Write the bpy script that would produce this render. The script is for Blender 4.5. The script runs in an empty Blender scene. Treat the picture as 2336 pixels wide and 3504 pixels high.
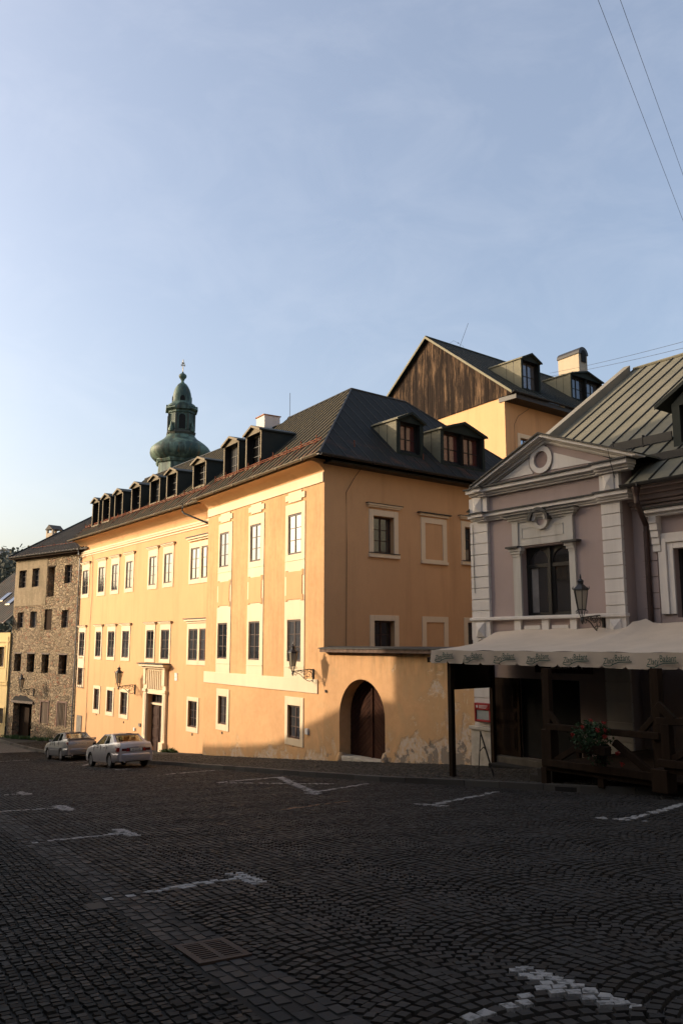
import bpy, math, random
import numpy as np
from mathutils import Vector, Matrix
random.seed(7); rng = np.random.default_rng(11)
C0 = bpy.context.scene; COL = C0.collection
R = math.radians

# ------------------------------------------------------------------ camera, sky, sun, exposure
PITCH = R(9.04)
cam = bpy.data.cameras.new('camera'); co = bpy.data.objects.new('camera', cam); COL.objects.link(co)
co.location = (0, 0, 0); co.rotation_euler = (R(90) + PITCH, 0, 0)
cam.sensor_fit = 'VERTICAL'; cam.sensor_height = 22.5; cam.sensor_width = 15.0; cam.lens = 2803 / 3504 * 22.5
cam.clip_start = 0.1; cam.clip_end = 4000
C0.camera = co
SUN = Vector((-.942, .132, .309)).normalized()          # towards the sun
SUN_EL = math.asin(SUN.z); SUN_ROT = math.atan2(SUN.x, SUN.y)
sl = bpy.data.lights.new('sun', 'SUN'); sl.energy = 2.7; sl.angle = R(.6); sl.color = (1, .80, .60)
so = bpy.data.objects.new('sun', sl); COL.objects.link(so)
so.rotation_euler = SUN.to_track_quat('Z', 'Y').to_euler(); so.location = (-40, 0, 60)
wd = bpy.data.worlds.new('World'); C0.world = wd; wd.use_nodes = True
nt = wd.node_tree; nt.nodes.clear()
sky = nt.nodes.new('ShaderNodeTexSky'); sky.sky_type = 'NISHITA'; sky.sun_disc = False
sky.sun_elevation = SUN_EL; sky.sun_rotation = SUN_ROT; sky.air_density = 1.0; sky.dust_density = 8.0; sky.ozone_density = 1.0; sky.altitude = 600
bg = nt.nodes.new('ShaderNodeBackground'); bg.inputs[1].default_value = .15
tc = nt.nodes.new('ShaderNodeTexCoord'); mp = nt.nodes.new('ShaderNodeMapping'); mp.inputs['Scale'].default_value = (5, 5, 9); mp.inputs['Rotation'].default_value = (0, .5, .4)
nz = nt.nodes.new('ShaderNodeTexNoise'); nz.inputs['Scale'].default_value = 1.3; nz.inputs['Detail'].default_value = 9; nz.inputs['Roughness'].default_value = .62; nz.inputs['Distortion'].default_value = .6
rp = nt.nodes.new('ShaderNodeMapRange'); rp.inputs[1].default_value = .46; rp.inputs[2].default_value = .85; rp.inputs[3].default_value = .13; rp.inputs[4].default_value = .21
mx = nt.nodes.new('ShaderNodeMix'); mx.data_type = 'RGBA'; mx.inputs['B'].default_value = (5.0, 4.95, 5.1, 1)
nt.links.new(tc.outputs['Generated'], mp.inputs[0]); nt.links.new(mp.outputs[0], nz.inputs['Vector']); nt.links.new(nz.outputs[0], rp.inputs[0])
hv = nt.nodes.new('ShaderNodeHueSaturation'); hv.inputs['Saturation'].default_value = 1.12; nt.links.new(sky.outputs[0], hv.inputs['Color'])
nt.links.new(rp.outputs[0], mx.inputs['Factor']); nt.links.new(hv.outputs[0], mx.inputs['A']); nt.links.new(mx.outputs['Result'], bg.inputs[0])
ou = nt.nodes.new('ShaderNodeOutputWorld'); nt.links.new(bg.outputs[0], ou.inputs[0])
vs = C0.view_settings; vs.view_transform = 'Standard'; vs.look = 'None'; vs.exposure = 0.82; vs.gamma = 1

# ------------------------------------------------------------------ survey helpers (eye = origin, metres)
F_, CX, CY = 2803., 1168., 1752.; SN, CS = math.sin(PITCH), math.cos(PITCH)
def ray(x, y):
    a = (x - CX) / F_; b = -(y - CY) / F_
    return np.array([a, CS - b * SN, SN + b * CS])
class Wall:
    """a vertical plane: s runs to the right seen from the street, z up, o outwards"""
    def __init__(w, P, ang):
        w.P = np.array([P[0], P[1], 0.]); a = R(ang)
        w.d = np.array([-math.sin(a), -math.cos(a), 0]) if ang < 0 else np.array([math.sin(a), math.cos(a), 0])
        w.n = np.array([w.d[1], -w.d[0], 0])
    def sz(w, x, y, off=0):
        r = ray(x, y); t = ((w.P + w.n * off) @ w.n) / (r @ w.n); p = r * t
        return float((p - w.P) @ w.d), float(p[2])
    def s(w, x, y=2198, off=0): return w.sz(x, y, off)[0]
    def p(w, s, z, o=0):
        q = w.P + w.d * s + w.n * o; return (q[0], q[1], z)
def gz(X, Y): return -1.65 + .035 * X - .0881 * Y + .0018 * max(0., min(Y, 64.5) - 40) ** 2 + .0881 * max(0., Y - 64.5)
def ground(x, y, h=0.):
    r = ray(x, y); t = 1.
    while t < 300:
        p = r * t
        if p[2] < gz(p[0], p[1]) + h: return p
        t += .01
K = ray(1107.5, 2200) * 31.5 / ray(1107.5, 2200)[1]
B = Wall(K, -32.6); Cw = Wall(K, 51.3); D = Wall(K, -38)
A = Wall(B.p(-11.2, 0, -.5), -36)
Ew = Wall(D.p(D.s(1626), 0), -36.9)
Fw = Wall(A.p(-20.45, 0, 0), -50)
def zf(ox, oy, k): return lambda x, y: (ox + x / k, oy + y / k)
Z1 = zf(0, 1700, 2.24); Z2 = zf(600, 1300, 2.613); Z3 = zf(600, 1900, 2.613); Z4 = zf(1050, 1300, 2.24); Z5 = zf(1050, 1900, 2.24)
Z7 = zf(300, 1480, 3.136); Z9 = zf(1600, 1450, 3.92); Z10 = zf(1600, 1700, 2.13); ZR = zf(1600, 1100, 2.13); ZT = zf(1450, 2100, 1.77)

# ------------------------------------------------------------------ mesh builder
class MB:
    def __init__(m): m.v = []; m.f = []; m.m = []
    def add(m, vs, fs, mi=0):
        b = len(m.v); m.v += [tuple(map(float, v)) for v in vs]
        for f in fs: m.f.append([b + i for i in f]); m.m.append(mi)
        return m
    def hexa(m, p, mi=0):
        return m.add(p, [(0, 3, 2, 1), (4, 5, 6, 7), (0, 1, 5, 4), (1, 2, 6, 5), (2, 3, 7, 6), (3, 0, 4, 7)], mi)
    def box(m, x0, x1, y0, y1, z0, z1, mi=0):
        return m.hexa([(x0, y0, z0), (x1, y0, z0), (x1, y1, z0), (x0, y1, z0), (x0, y0, z1), (x1, y0, z1), (x1, y1, z1), (x0, y1, z1)], mi)
    def wbox(m, w, s0, s1, z0, z1, o0, o1, mi=0):
        P = w.p; return m.hexa([P(s0, z0, o1), P(s1, z0, o1), P(s1, z0, o0), P(s0, z0, o0), P(s0, z1, o1), P(s1, z1, o1), P(s1, z1, o0), P(s0, z1, o0)], mi)
    def prism(m, top, bot, mi=0):
        n = len(top); vs = list(top) + list(bot)
        fs = [tuple(range(n)), tuple(range(2 * n - 1, n - 1, -1))] + [(i, i + n, (i + 1) % n + n, (i + 1) % n) for i in range(n)]
        return m.add(vs, fs, mi)
    def wprism(m, w, poly, o0, o1, mi=0):
        return m.prism([w.p(s, z, o1) for s, z in poly], [w.p(s, z, o0) for s, z in poly], mi)
    def quad(m, *p, mi=0): return m.add(p, [tuple(range(len(p)))], mi)
    def tube(m, pts, r, n=6, mi=0, cap=True):
        pts = [Vector(p) for p in pts]; rs = r if isinstance(r, (list, tuple)) else [r] * len(pts)
        vs = []; fs = []; N = len(pts)
        for i, p in enumerate(pts):
            t = (pts[min(i + 1, N - 1)] - pts[max(i - 1, 0)]).normalized()
            a = t.cross(Vector((0, 0, 1)))
            if a.length < .05: a = t.cross(Vector((1, 0, 0)))
            a.normalize(); b = t.cross(a)
            for k in range(n):
                an = 2 * math.pi * k / n; vs.append(p + (a * math.cos(an) + b * math.sin(an)) * rs[i])
        for i in range(N - 1):
            for k in range(n): fs.append((i * n + k, i * n + (k + 1) % n, (i + 1) * n + (k + 1) % n, (i + 1) * n + k))
        if cap: fs += [tuple(range(n - 1, -1, -1)), tuple(range((N - 1) * n, N * n))]
        return m.add(vs, fs, mi)
    def beam(m, p, q, w, h, up=(0, 0, 1), mi=0):
        p = Vector(p); q = Vector(q); t = (q - p).normalized(); a = t.cross(Vector(up)).normalized(); b = a.cross(t)
        c = [(-1, -1), (1, -1), (1, 1), (-1, 1)]
        return m.hexa([p + a * (x * w / 2) + b * (y * h / 2) for x, y in c] + [q + a * (x * w / 2) + b * (y * h / 2) for x, y in c], mi)
    def lathe(m, prof, shape, c=(0, 0, 0), mi=0, cap=True):
        n = len(shape); vs = []; fs = []
        for r, z in prof:
            for x, y in shape: vs.append((c[0] + x * r, c[1] + y * r, c[2] + z))
        for i in range(len(prof) - 1):
            for k in range(n): fs.append((i * n + k, i * n + (k + 1) % n, (i + 1) * n + (k + 1) % n, (i + 1) * n + k))
        if cap: fs += [tuple(range(n - 1, -1, -1)), tuple(range((len(prof) - 1) * n, len(prof) * n))]
        return m.add(vs, fs, mi)
    def build(m, name, mats, parent=None, smooth=False, bev=0):
        if not m.v: return None
        o0 = ORG.get(parent.name, (0, 0, 0)) if parent else (0, 0, 0)
        me = bpy.data.meshes.new(name); me.from_pydata([(x - o0[0], y - o0[1], z - o0[2]) for x, y, z in m.v], [], m.f)
        for k in (mats if isinstance(mats, (list, tuple)) else [mats]): me.materials.append(k)
        me.polygons.foreach_set('material_index', m.m)
        if smooth:
            me.polygons.foreach_set('use_smooth', [True] * len(me.polygons)); me.set_sharp_from_angle(angle=R(35))
        me.update(); o = bpy.data.objects.new(name, me); COL.objects.link(o)
        if parent: o.parent = parent; ORG[o.name] = o0
        if bev:
            b = o.modifiers.new('bevel', 'BEVEL'); b.width = bev; b.segments = 1; b.limit_method = 'ANGLE'
        return o
ORG = {}
def tag(o, label, cat, group=None):
    o['label'] = label; o['category'] = cat
    if group: o['group'] = group
    return o
def struct(o, kind='structure'): o['kind'] = kind; return o
def thing(name, loc, label, cat, group=None, rz=0, local=False):
    o = bpy.data.objects.new(name, None); COL.objects.link(o); o.location = loc; o.rotation_euler = (0, 0, rz)
    o.empty_display_size = .3; ORG[o.name] = (0, 0, 0) if local else tuple(loc); return tag(o, label, cat, group)
def copy_tree(o, parent=None):
    c = o.copy(); COL.objects.link(c); c.parent = parent
    for ch in list(o.children): copy_tree(ch, c)
    return c
def clip(poly, a, b, c):            # keep a*x+b*y<=c
    out = []
    for i in range(len(poly)):
        p, q = poly[i], poly[(i + 1) % len(poly)]; fp = a * p[0] + b * p[1] - c; fq = a * q[0] + b * q[1] - c
        if fp <= 0: out.append(p)
        if fp * fq < 0: t = fp / (fp - fq); out.append((p[0] + (q[0] - p[0]) * t, p[1] + (q[1] - p[1]) * t))
    return out

# ------------------------------------------------------------------ materials
class NT:
    def __init__(s, name):
        s.m = bpy.data.materials.new(name); s.m.use_nodes = True; s.t = s.m.node_tree
        s.b = s.t.nodes['Principled BSDF']; s.geo = s.t.nodes.new('ShaderNodeNewGeometry')
    def n(s, t, **k):
        x = s.t.nodes.new(t)
        for a, b in k.items():
            if a in x.bl_rna.properties: setattr(x, a, b)
            else: x.inputs[a.replace('_', ' ')].default_value = b
        return x
    def l(s, a, b): s.t.links.new(a, b)
    def noise(s, scale, stretch=(1, 1, 1), detail=6, rough=.6, dist=0, vec=None):
        mp = s.n('ShaderNodeMapping'); mp.inputs['Scale'].default_value = stretch; s.l(vec or s.geo.outputs['Position'], mp.inputs[0])
        x = s.n('ShaderNodeTexNoise', Scale=scale, Detail=detail, Roughness=rough, Distortion=dist); s.l(mp.outputs[0], x.inputs['Vector']); return x.outputs[0]
    def ramp(s, fac, lo, hi, a=0., b=1.):
        r = s.n('ShaderNodeMapRange'); r.inputs[1].default_value = lo; r.inputs[2].default_value = hi; r.inputs[3].default_value = a; r.inputs[4].default_value = b
        s.l(fac, r.inputs[0]); return r.outputs[0]
    def mix(s, fac, a, b, bt='MIX'):
        x = s.n('ShaderNodeMix', data_type='RGBA', blend_type=bt)
        for k, v in (('Factor', fac), ('A', a), ('B', b)):
            if isinstance(v, (int, float)): x.inputs[k].default_value = v
            elif isinstance(v, tuple): x.inputs[k].default_value = (*v, 1)
            else: s.l(v, x.inputs[k])
        return x.outputs['Result']
    def math(s, op, a, b=0.):
        x = s.n('ShaderNodeMath', operation=op)
        for i, v in enumerate((a, b)):
            if isinstance(v, (int, float)): x.inputs[i].default_value = v
            else: s.l(v, x.inputs[i])
        return x.outputs[0]
    def bump(s, h, strength=.4, dist=.02):
        x = s.n('ShaderNodeBump', Strength=strength, Distance=dist); s.l(h, x.inputs['Height']); s.l(x.outputs[0], s.b.inputs['Normal'])
    def fin(s, col=None, rough=.8, metal=0., spec=.3):
        if col is not None:
            if isinstance(col, tuple): s.b.inputs['Base Color'].default_value = (*col, 1)
            else: s.l(col, s.b.inputs['Base Color'])
        if isinstance(rough, (int, float)): s.b.inputs['Roughness'].default_value = rough
        else: s.l(rough, s.b.inputs['Roughness'])
        s.b.inputs['Metallic'].default_value = metal; s.b.inputs['Specular IOR Level'].default_value = spec; return s.m
def hs(c, k): return tuple(min(1, x * k) for x in c)
def plain(name, c, rough=.7, var=.25, scale=3., bump=.15, metal=0., spec=.3, stretch=(1, 1, 1)):
    s = NT(name); n1 = s.noise(scale, stretch); f = s.ramp(n1, .3, .7)
    s.bump(s.noise(scale * 12, stretch), bump, .01)
    return s.fin(s.mix(f, hs(c, 1 - var), hs(c, 1 + var)), rough, metal, spec)
def plaster(name, c, dirt=(.3, .22, .13), amt=.35, streak=.25, bump=.25):
    s = NT(name)
    big = s.ramp(s.noise(.35, (1, 1, .7), 5), .3, .7); fine = s.ramp(s.noise(3.2, (1, 1, .5), 8, .7), .3, .75)
    st = s.ramp(s.noise(1.6, (1, 1, .09), 6, .65), .52, .8)
    c1 = s.mix(big, hs(c, .93), hs(c, 1.05)); c2 = s.mix(s.math('MULTIPLY', fine, .22), c1, hs(c, .72))
    c3 = s.mix(s.math('MULTIPLY', st, streak), c2, dirt)
    s.bump(s.math('ADD', s.noise(1.1, (1, 1, 1), 4), s.math('MULTIPLY', s.noise(28, detail=3), .35)), bump, .03)
    return s.fin(c3, .92, 0, .15)
OCHRE = (.665, .395, .20); CREAM = (.80, .65, .45)
m_ochre = plaster('ochre_plaster', OCHRE, (.36, .20, .09), streak=.42); m_cream = plaster('cream_plaster', CREAM, streak=.12, bump=.12)
def worn_wall(name, zlow, zband, damp=1.):
    """ochre plaster with peeled, damp patches that have edges of their own; more of them near the pavement"""
    s = NT(name); sep = s.n('ShaderNodeSeparateXYZ'); s.l(s.geo.outputs['Position'], sep.inputs[0])
    px = s.math('MULTIPLY', sep.outputs['X'], .035); gy = s.math('MULTIPLY', sep.outputs['Y'], -.0881)
    h = s.math('SUBTRACT', sep.outputs['Z'], s.math('ADD', s.math('ADD', px, gy), -1.53))
    low = s.ramp(h, 0., zlow, 1., 0.); right = s.ramp(sep.outputs['X'], 1.0, 3.2, 0., 1.)
    nn = s.noise(1.15, (1, 1, .8), 9, .62, .4); n2 = s.noise(2.3, (1, 1, 1), 8, .7, .3)
    thr = s.math('ADD', nn, s.math('ADD', s.math('MULTIPLY', low, .30 * damp), s.math('MULTIPLY', right, .20 * damp)))
    peel = s.ramp(thr, .74, .82); halo = s.ramp(thr, .60, .70)
    thr2 = s.math('ADD', n2, s.math('ADD', s.math('MULTIPLY', low, .28 * damp), s.math('MULTIPLY', right, .11 * damp))); raw = s.ramp(thr2, .83, .86)
    big = s.ramp(s.noise(.5, detail=5), .3, .7); c = s.mix(big, hs(OCHRE, .86), hs(OCHRE, 1.03))
    fine = s.ramp(s.noise(5, detail=8), .4, .8); c = s.mix(s.math('MULTIPLY', fine, .3), c, (.42, .22, .07))
    drip = s.ramp(s.noise(3.5, (1, 1, .12), 7, .7), .44, .66); top = s.ramp(sep.outputs['Z'], -1.5, -.45); dr = s.math('MULTIPLY', s.math('MULTIPLY', drip, top), s.ramp(sep.outputs['X'], .6, 3., .25, 1.))
    c = s.mix(s.math('MULTIPLY', dr, 1.), c, (.09, .09, .05)); c = s.mix(s.math('MULTIPLY', halo, .5), c, (.50, .33, .17))
    c = s.mix(s.math('MULTIPLY', s.math('MULTIPLY', peel, .85), s.ramp(s.noise(7, detail=5), .3, .6)), c, (.60, .51, .41)); c = s.mix(s.math('MULTIPLY', raw, .85), c, (.22, .185, .15))
    hh = s.math('SUBTRACT', s.math('MULTIPLY', s.noise(2.5), .4), s.math('ADD', peel, raw)); s.bump(hh, .6, .03)
    return s.fin(c, .93, 0, .12)
m_worn = worn_wall('worn_ochre_plaster', 1.6, 0); m_base = worn_wall('ochre_plaster_damp_foot', 1.0, 0, .95)
m_mauve = plaster('mauve_plaster', (.37, .29, .265), (.16, .12, .11), streak=.2); m_white = plaster('white_stucco', (.64, .595, .545), (.2, .17, .14), streak=.3, bump=.2)
m_stucco = plaster('weathered_white_stucco', (.50, .47, .42), (.16, .13, .09), streak=.6, bump=.4)
m_grime = plain('dark_cornice_metal', (.045, .043, .04), .6)
m_frame = plain('brown_window_paint', (.055, .03, .022), .5); m_oldframe = plain('old_frame_wood', (.12, .09, .07), .7)
m_black = plain('dark_painted_wood', (.02, .018, .016), .5)
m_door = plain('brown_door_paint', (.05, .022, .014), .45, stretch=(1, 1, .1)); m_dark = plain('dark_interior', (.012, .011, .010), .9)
m_iron = plain('wrought_iron', (.014, .013, .012), .45, spec=.5); m_gutter = plain('gutter_metal', (.16, .13, .09), .45, metal=.3); m_gutter_dk = plain('dark_gutter_metal', (.03, .028, .026), .5)
m_rust = plain('rusty_iron', (.20, .055, .02), .8); m_pipe = plain('brown_pipe', (.05, .028, .022), .45); m_greypipe = plain('grey_pipe', (.16, .17, .17), .45)
m_stoneblock = plain('pale_stone', (.46, .41, .33), .85, bump=.4); m_chim = plaster('chimney_plaster', (.44, .36, .26), streak=.5); m_chimbrick = plain('chimney_brick', (.33, .15, .08), .9)
m_hatch = plain('grey_hatch_metal', (.18, .16, .13), .6); m_plate = plain('enamel_plate', (.75, .74, .7), .4)
def glassy(name, fac=.45, tint=(.75, .8, .9), base=(.012, .012, .014)):
    s = NT(name); g = s.n('ShaderNodeBsdfGlossy', Roughness=.04); g.inputs['Color'].default_value = (*tint, 1)
    d = s.n('ShaderNodeBsdfDiffuse'); oi = s.n('ShaderNodeObjectInfo'); s.l(s.mix(s.ramp(oi.outputs['Random'], .35, 1.), base, hs(tuple(b + .01 for b in base), 3.6)), d.inputs['Color'])
    bp = s.n('ShaderNodeBump', Strength=.06, Distance=.05); s.l(s.noise(1.1, detail=2), bp.inputs['Height']); s.l(bp.outputs[0], g.inputs['Normal'])
    mxs = s.n('ShaderNodeMixShader'); mxs.inputs[0].default_value = fac; s.l(d.outputs[0], mxs.inputs[1]); s.l(g.outputs[0], mxs.inputs[2])
    s.l(mxs.outputs[0], s.t.nodes['Material Output'].inputs[0]); s.t.nodes.remove(s.b); return s.m
m_pane = glassy('window_glass', .38); m_pane_dim = glassy('dusty_window_glass', .12, base=(.02, .02, .02)); m_pane_dorm = glassy('dormer_glass', .05, base=(.008, .008, .008)); m_pane_red = glassy('glass_before_red_curtain', .12, base=(.05, .014, .010))
def metal_roof(name, c, c2, rust=.0, rough=.5, metal=.15, zr=None):
    s = NT(name); n1 = s.ramp(s.noise(.6, detail=6), .3, .7); n2 = s.ramp(s.noise(4, (1, 1, 1), 7, .7), .35, .75)
    col = s.mix(n1, c, c2); col = s.mix(s.math('MULTIPLY', n2, .4), col, hs(c, .6))
    pn = s.n('ShaderNodeNewGeometry'); col = s.mix(s.math('MULTIPLY', pn.outputs['Random Per Island'], .35), col, hs(c2, 1.35))
    if rust:
        r = s.ramp(s.noise(1.4, (1, 1, 1), 8, .75), .5, .66); 
        if zr:
            sep = s.n('ShaderNodeSeparateXYZ'); s.l(s.geo.outputs['Position'], sep.inputs[0]); r = s.math('MULTIPLY', r, s.ramp(sep.outputs['Z'], zr[0], zr[1], 1., 0.))
        col = s.mix(s.math('MULTIPLY', r, rust), col, (.24, .10, .05))
    s.bump(s.noise(2.5, detail=4), .2, .03); return s.fin(col, rough, 0., .03)
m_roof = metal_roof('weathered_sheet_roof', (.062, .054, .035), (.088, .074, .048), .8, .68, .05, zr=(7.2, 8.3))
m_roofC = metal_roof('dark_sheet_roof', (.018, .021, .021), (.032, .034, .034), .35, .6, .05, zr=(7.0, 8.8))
m_roofJ = metal_roof('dark_green_sheet_roof', (.018, .026, .024), (.03, .038, .035), 0, .6, .05); m_roofE = metal_roof('olive_sheet_roof', (.10, .10, .076), (.18, .165, .122), 0, .6, .05)
m_roofF = metal_roof('grey_sheet_roof', (.07, .066, .058), (.125, .115, .10), .3, .65, .05); m_seam = plain('seam_metal', (.03, .028, .022), .5)
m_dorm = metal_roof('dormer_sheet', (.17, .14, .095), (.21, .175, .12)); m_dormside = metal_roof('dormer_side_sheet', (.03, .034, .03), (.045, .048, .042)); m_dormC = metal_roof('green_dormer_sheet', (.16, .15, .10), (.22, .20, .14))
def copper():
    s = NT('green_copper'); n = s.noise(1.1, (1, 1, .3), 7, .65); a = s.mix(s.ramp(n, .42, .6), (.03, .055, .045), (.12, .18, .135))
    st = s.ramp(s.noise(1.7, (1, 1, .14), 7, .7, .3), .5, .68); a = s.mix(s.math('MULTIPLY', st, .75), a, (.03, .026, .016)); r2 = s.ramp(s.noise(1.2, (1, 1, .18), 6), .6, .7)
    a = s.mix(s.math('MULTIPLY', r2, .6), a, (.16, .09, .03)); s.bump(n, .3, .06); return s.fin(a, .6, .1, .35)
m_copper = copper(); m_copperdk = plain('dark_copper', (.055, .06, .045), .6); m_gilt = plain('gilded_iron', (.42, .34, .2), .4, metal=.4)
def rubble():
    s = NT('rubble_stone_wall'); mp = s.n('ShaderNodeMapping'); mp.inputs['Scale'].default_value = (1, 1, 1.5); s.l(s.geo.outputs['Position'], mp.inputs[0])
    ds = s.n('ShaderNodeTexNoise', Scale=1.7, Detail=4.); s.l(mp.outputs[0], ds.inputs['Vector']); ad = s.n('ShaderNodeVectorMath', operation='ADD'); sc = s.n('ShaderNodeVectorMath', operation='SCALE'); sc.inputs['Scale'].default_value = .35
    s.l(ds.outputs['Color'], sc.inputs[0]); s.l(sc.outputs[0], ad.inputs[1]); s.l(mp.outputs[0], ad.inputs[0])
    v = s.n('ShaderNodeTexVoronoi', Scale=3.6); s.l(ad.outputs[0], v.inputs['Vector']); e = s.n('ShaderNodeTexVoronoi', feature='DISTANCE_TO_EDGE', Scale=3.6); s.l(ad.outputs[0], e.inputs['Vector'])
    sepc = s.n('ShaderNodeSeparateColor'); s.l(v.outputs['Color'], sepc.inputs[0])
    c = s.mix(sepc.outputs[0], (.17, .13, .09), (.44, .34, .225)); c = s.mix(s.math('MULTIPLY', s.ramp(sepc.outputs[1], .75, .9), .5), c, (.30, .12, .07))
    mort = s.ramp(e.outputs['Distance'], .02, .09, 1., 0.); c = s.mix(mort, c, (.37, .29, .19))
    pl = s.ramp(s.noise(.45, detail=6), .5, .58); c = s.mix(s.math('MULTIPLY', pl, .7), c, (.34, .265, .17))
    gr = s.ramp(s.noise(.7, (1, 1, .3), 6), .58, .75); c = s.mix(s.math('MULTIPLY', gr, .5), c, (.13, .12, .06))
    hgt = s.math('SUBTRACT', s.math('ADD', s.ramp(e.outputs['Distance'], 0., .16), s.math('MULTIPLY', s.noise(9), .6)), s.math('MULTIPLY', pl, .3)); s.bump(hgt, 1., .09); return s.fin(c, .95, 0, .1)
m_rubble = rubble()
def brickpale():
    s = NT('pale_brick_patch'); sep = s.n('ShaderNodeSeparateXYZ'); s.l(s.geo.outputs['Position'], sep.inputs[0]); cb = s.n('ShaderNodeCombineXYZ')
    s.l(s.math('MULTIPLY', sep.outputs['X'], 1.3), cb.inputs[0]); s.l(sep.outputs['Z'], cb.inputs[1])
    b = s.n('ShaderNodeTexBrick', Scale=1.); b.inputs['Brick Width'].default_value = .3; b.inputs['Row Height'].default_value = .085; b.inputs['Mortar Size'].default_value = .012
    b.inputs['Color1'].default_value = (.37, .29, .19, 1); b.inputs['Color2'].default_value = (.29, .22, .145, 1); b.inputs['Mortar'].default_value = (.30, .24, .16, 1); s.l(cb.outputs[0], b.inputs['Vector'])
    n = s.ramp(s.noise(1.1, (1, 1, .4), 7, .72), .38, .6); c = s.mix(s.math('MULTIPLY', n, .85), b.outputs['Color'], (.19, .155, .10)); s.bump(b.outputs['Fac'], -.5, .02); return s.fin(c, .95, 0, .1)
m_brick = brickpale()
def boards(name, c1, c2, c3):
    s = NT(name); n = s.noise(5, (1, 1, .05), 7, .7); c = s.mix(s.ramp(n, .35, .65), c1, c2); n2 = s.ramp(s.noise(1.5, (1, 1, .16), 8, .8), .50, .64); c = s.mix(s.math('MULTIPLY', n2, .8), c, c3)
    g = s.n('ShaderNodeNewGeometry'); c = s.mix(s.math('MULTIPLY', g.outputs['Random Per Island'], .4), c, hs(c1, .55)); s.bump(n, .5, .02); return s.fin(c, .9, 0, .12)
m_gable = boards('weathered_gable_boards', (.011, .007, .005), (.032, .020, .014), (.24, .15, .085)); m_gate = boards('brown_gate_boards', (.03, .013, .008), (.055, .023, .014), (.08, .035, .02))
m_timber = boards('dark_timber', (.024, .014, .008), (.042, .024, .013), (.055, .034, .019)); m_boarding = boards('grey_window_boards', (.12, .09, .065), (.20, .15, .11), (.28, .23, .18))
def stone_mat(name, c1, c2, warm=(.04, .03, .022), spec=.18):
    s = NT(name); g = s.n('ShaderNodeNewGeometry'); rnd = g.outputs['Random Per Island']; c = s.mix(rnd, c1, c2)
    wn = s.n('ShaderNodeTexWhiteNoise', noise_dimensions='1D'); s.l(rnd, wn.inputs['W']); c = s.mix(s.math('MULTIPLY', s.ramp(wn.outputs['Value'], .6, 1.), .5), c, warm)
    n = s.ramp(s.noise(.6, detail=6), .3, .7); c = s.mix(s.math('MULTIPLY', n, .4), c, hs(c1, .7)); f = s.noise(45, detail=3); s.bump(f, .35, .006)
    return s.fin(c, s.ramp(wn.outputs['Value'], 0., 1., .65, .9), 0, spec)
m_cob = stone_mat('granite_setts', (.020, .0185, .017), (.040, .037, .033)); m_cobL = stone_mat('worn_footway_setts', (.011, .011, .010), (.022, .021, .018)); m_cobR = stone_mat('brown_footway_setts', (.038, .034, .028), (.066, .058, .047))
m_gut = stone_mat('gutter_setts', (.020, .020, .020), (.036, .035, .033)); m_joint = plain('joint_grit', (.013, .012, .010), .95, scale=2)
_p = NT('worn_white_road_paint'); _q = _p.ramp(_p.noise(14, detail=8, rough=.75), .36, .52); _p.bump(_p.noise(45, detail=3), .35, .006)
m_paint = _p.fin(_p.mix(_q, (.05, .05, .048), (.30, .29, .275)), .85); m_orange = plain('worn_orange_road_paint', (.14, .07, .03), .8, .3, 9); m_kerb = stone_mat('kerb_stone', (.055, .05, .045), (.085, .08, .07)); m_kerbL = stone_mat('old_kerb_slab', (.016, .015, .013), (.026, .024, .020))
m_leaf = plain('leaf', (.045, .085, .025), .7, .5, 4); m_leafdk = plain('dark_leaf', (.022, .05, .016), .7, .4, 4); m_flower = plain('red_petal', (.32, .02, .015), .6)
m_canvas = plain('cream_canvas', (.52, .425, .325), .85, .07, 1.5, bump=.3); m_green = plain('green_print', (.02, .075, .055), .8, .1); m_letter = plain('dark_print_shadow', (.09, .08, .07), .8, .1)
m_red = plain('red_lacquer', (.30, .012, .012), .35, .1, spec=.5); m_white2 = plain('white_print', (.6, .58, .55), .6, .1); m_paper = plain('paper_notice', (.30, .32, .30), .5, .15)

# ------------------------------------------------------------------ generic building pieces
def wall_holes(mb, w, s0, s1, z0, z1, holes, mi=0, o=0., rmi=None):
    ss = sorted({s0, s1, *[h[0] for h in holes], *[h[1] for h in holes]}); zs = sorted({z0, z1, *[h[2] for h in holes], *[h[3] for h in holes]})
    for i in range(len(ss) - 1):
        for j in range(len(zs) - 1):
            a, b = (ss[i] + ss[i + 1]) / 2, (zs[j] + zs[j + 1]) / 2
            if any(h[0] < a < h[1] and h[2] < b < h[3] for h in holes): continue
            mb.quad(w.p(ss[i], zs[j], o), w.p(ss[i + 1], zs[j], o), w.p(ss[i + 1], zs[j + 1], o), w.p(ss[i], zs[j + 1], o), mi=mi)
    for h in holes:
        a, b, c, d, r = h[:5]; rm = mi if rmi is None else rmi; P = w.p
        mb.quad(P(a, c, o), P(a, d, o), P(a, d, o - r), P(a, c, o - r), mi=rm); mb.quad(P(b, d, o), P(b, c, o), P(b, c, o - r), P(b, d, o - r), mi=rm)
        mb.quad(P(a, d, o), P(b, d, o), P(b, d, o - r), P(a, d, o - r), mi=rm); mb.quad(P(b, c, o), P(a, c, o), P(a, c, o - r), P(b, c, o - r), mi=rm)
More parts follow.
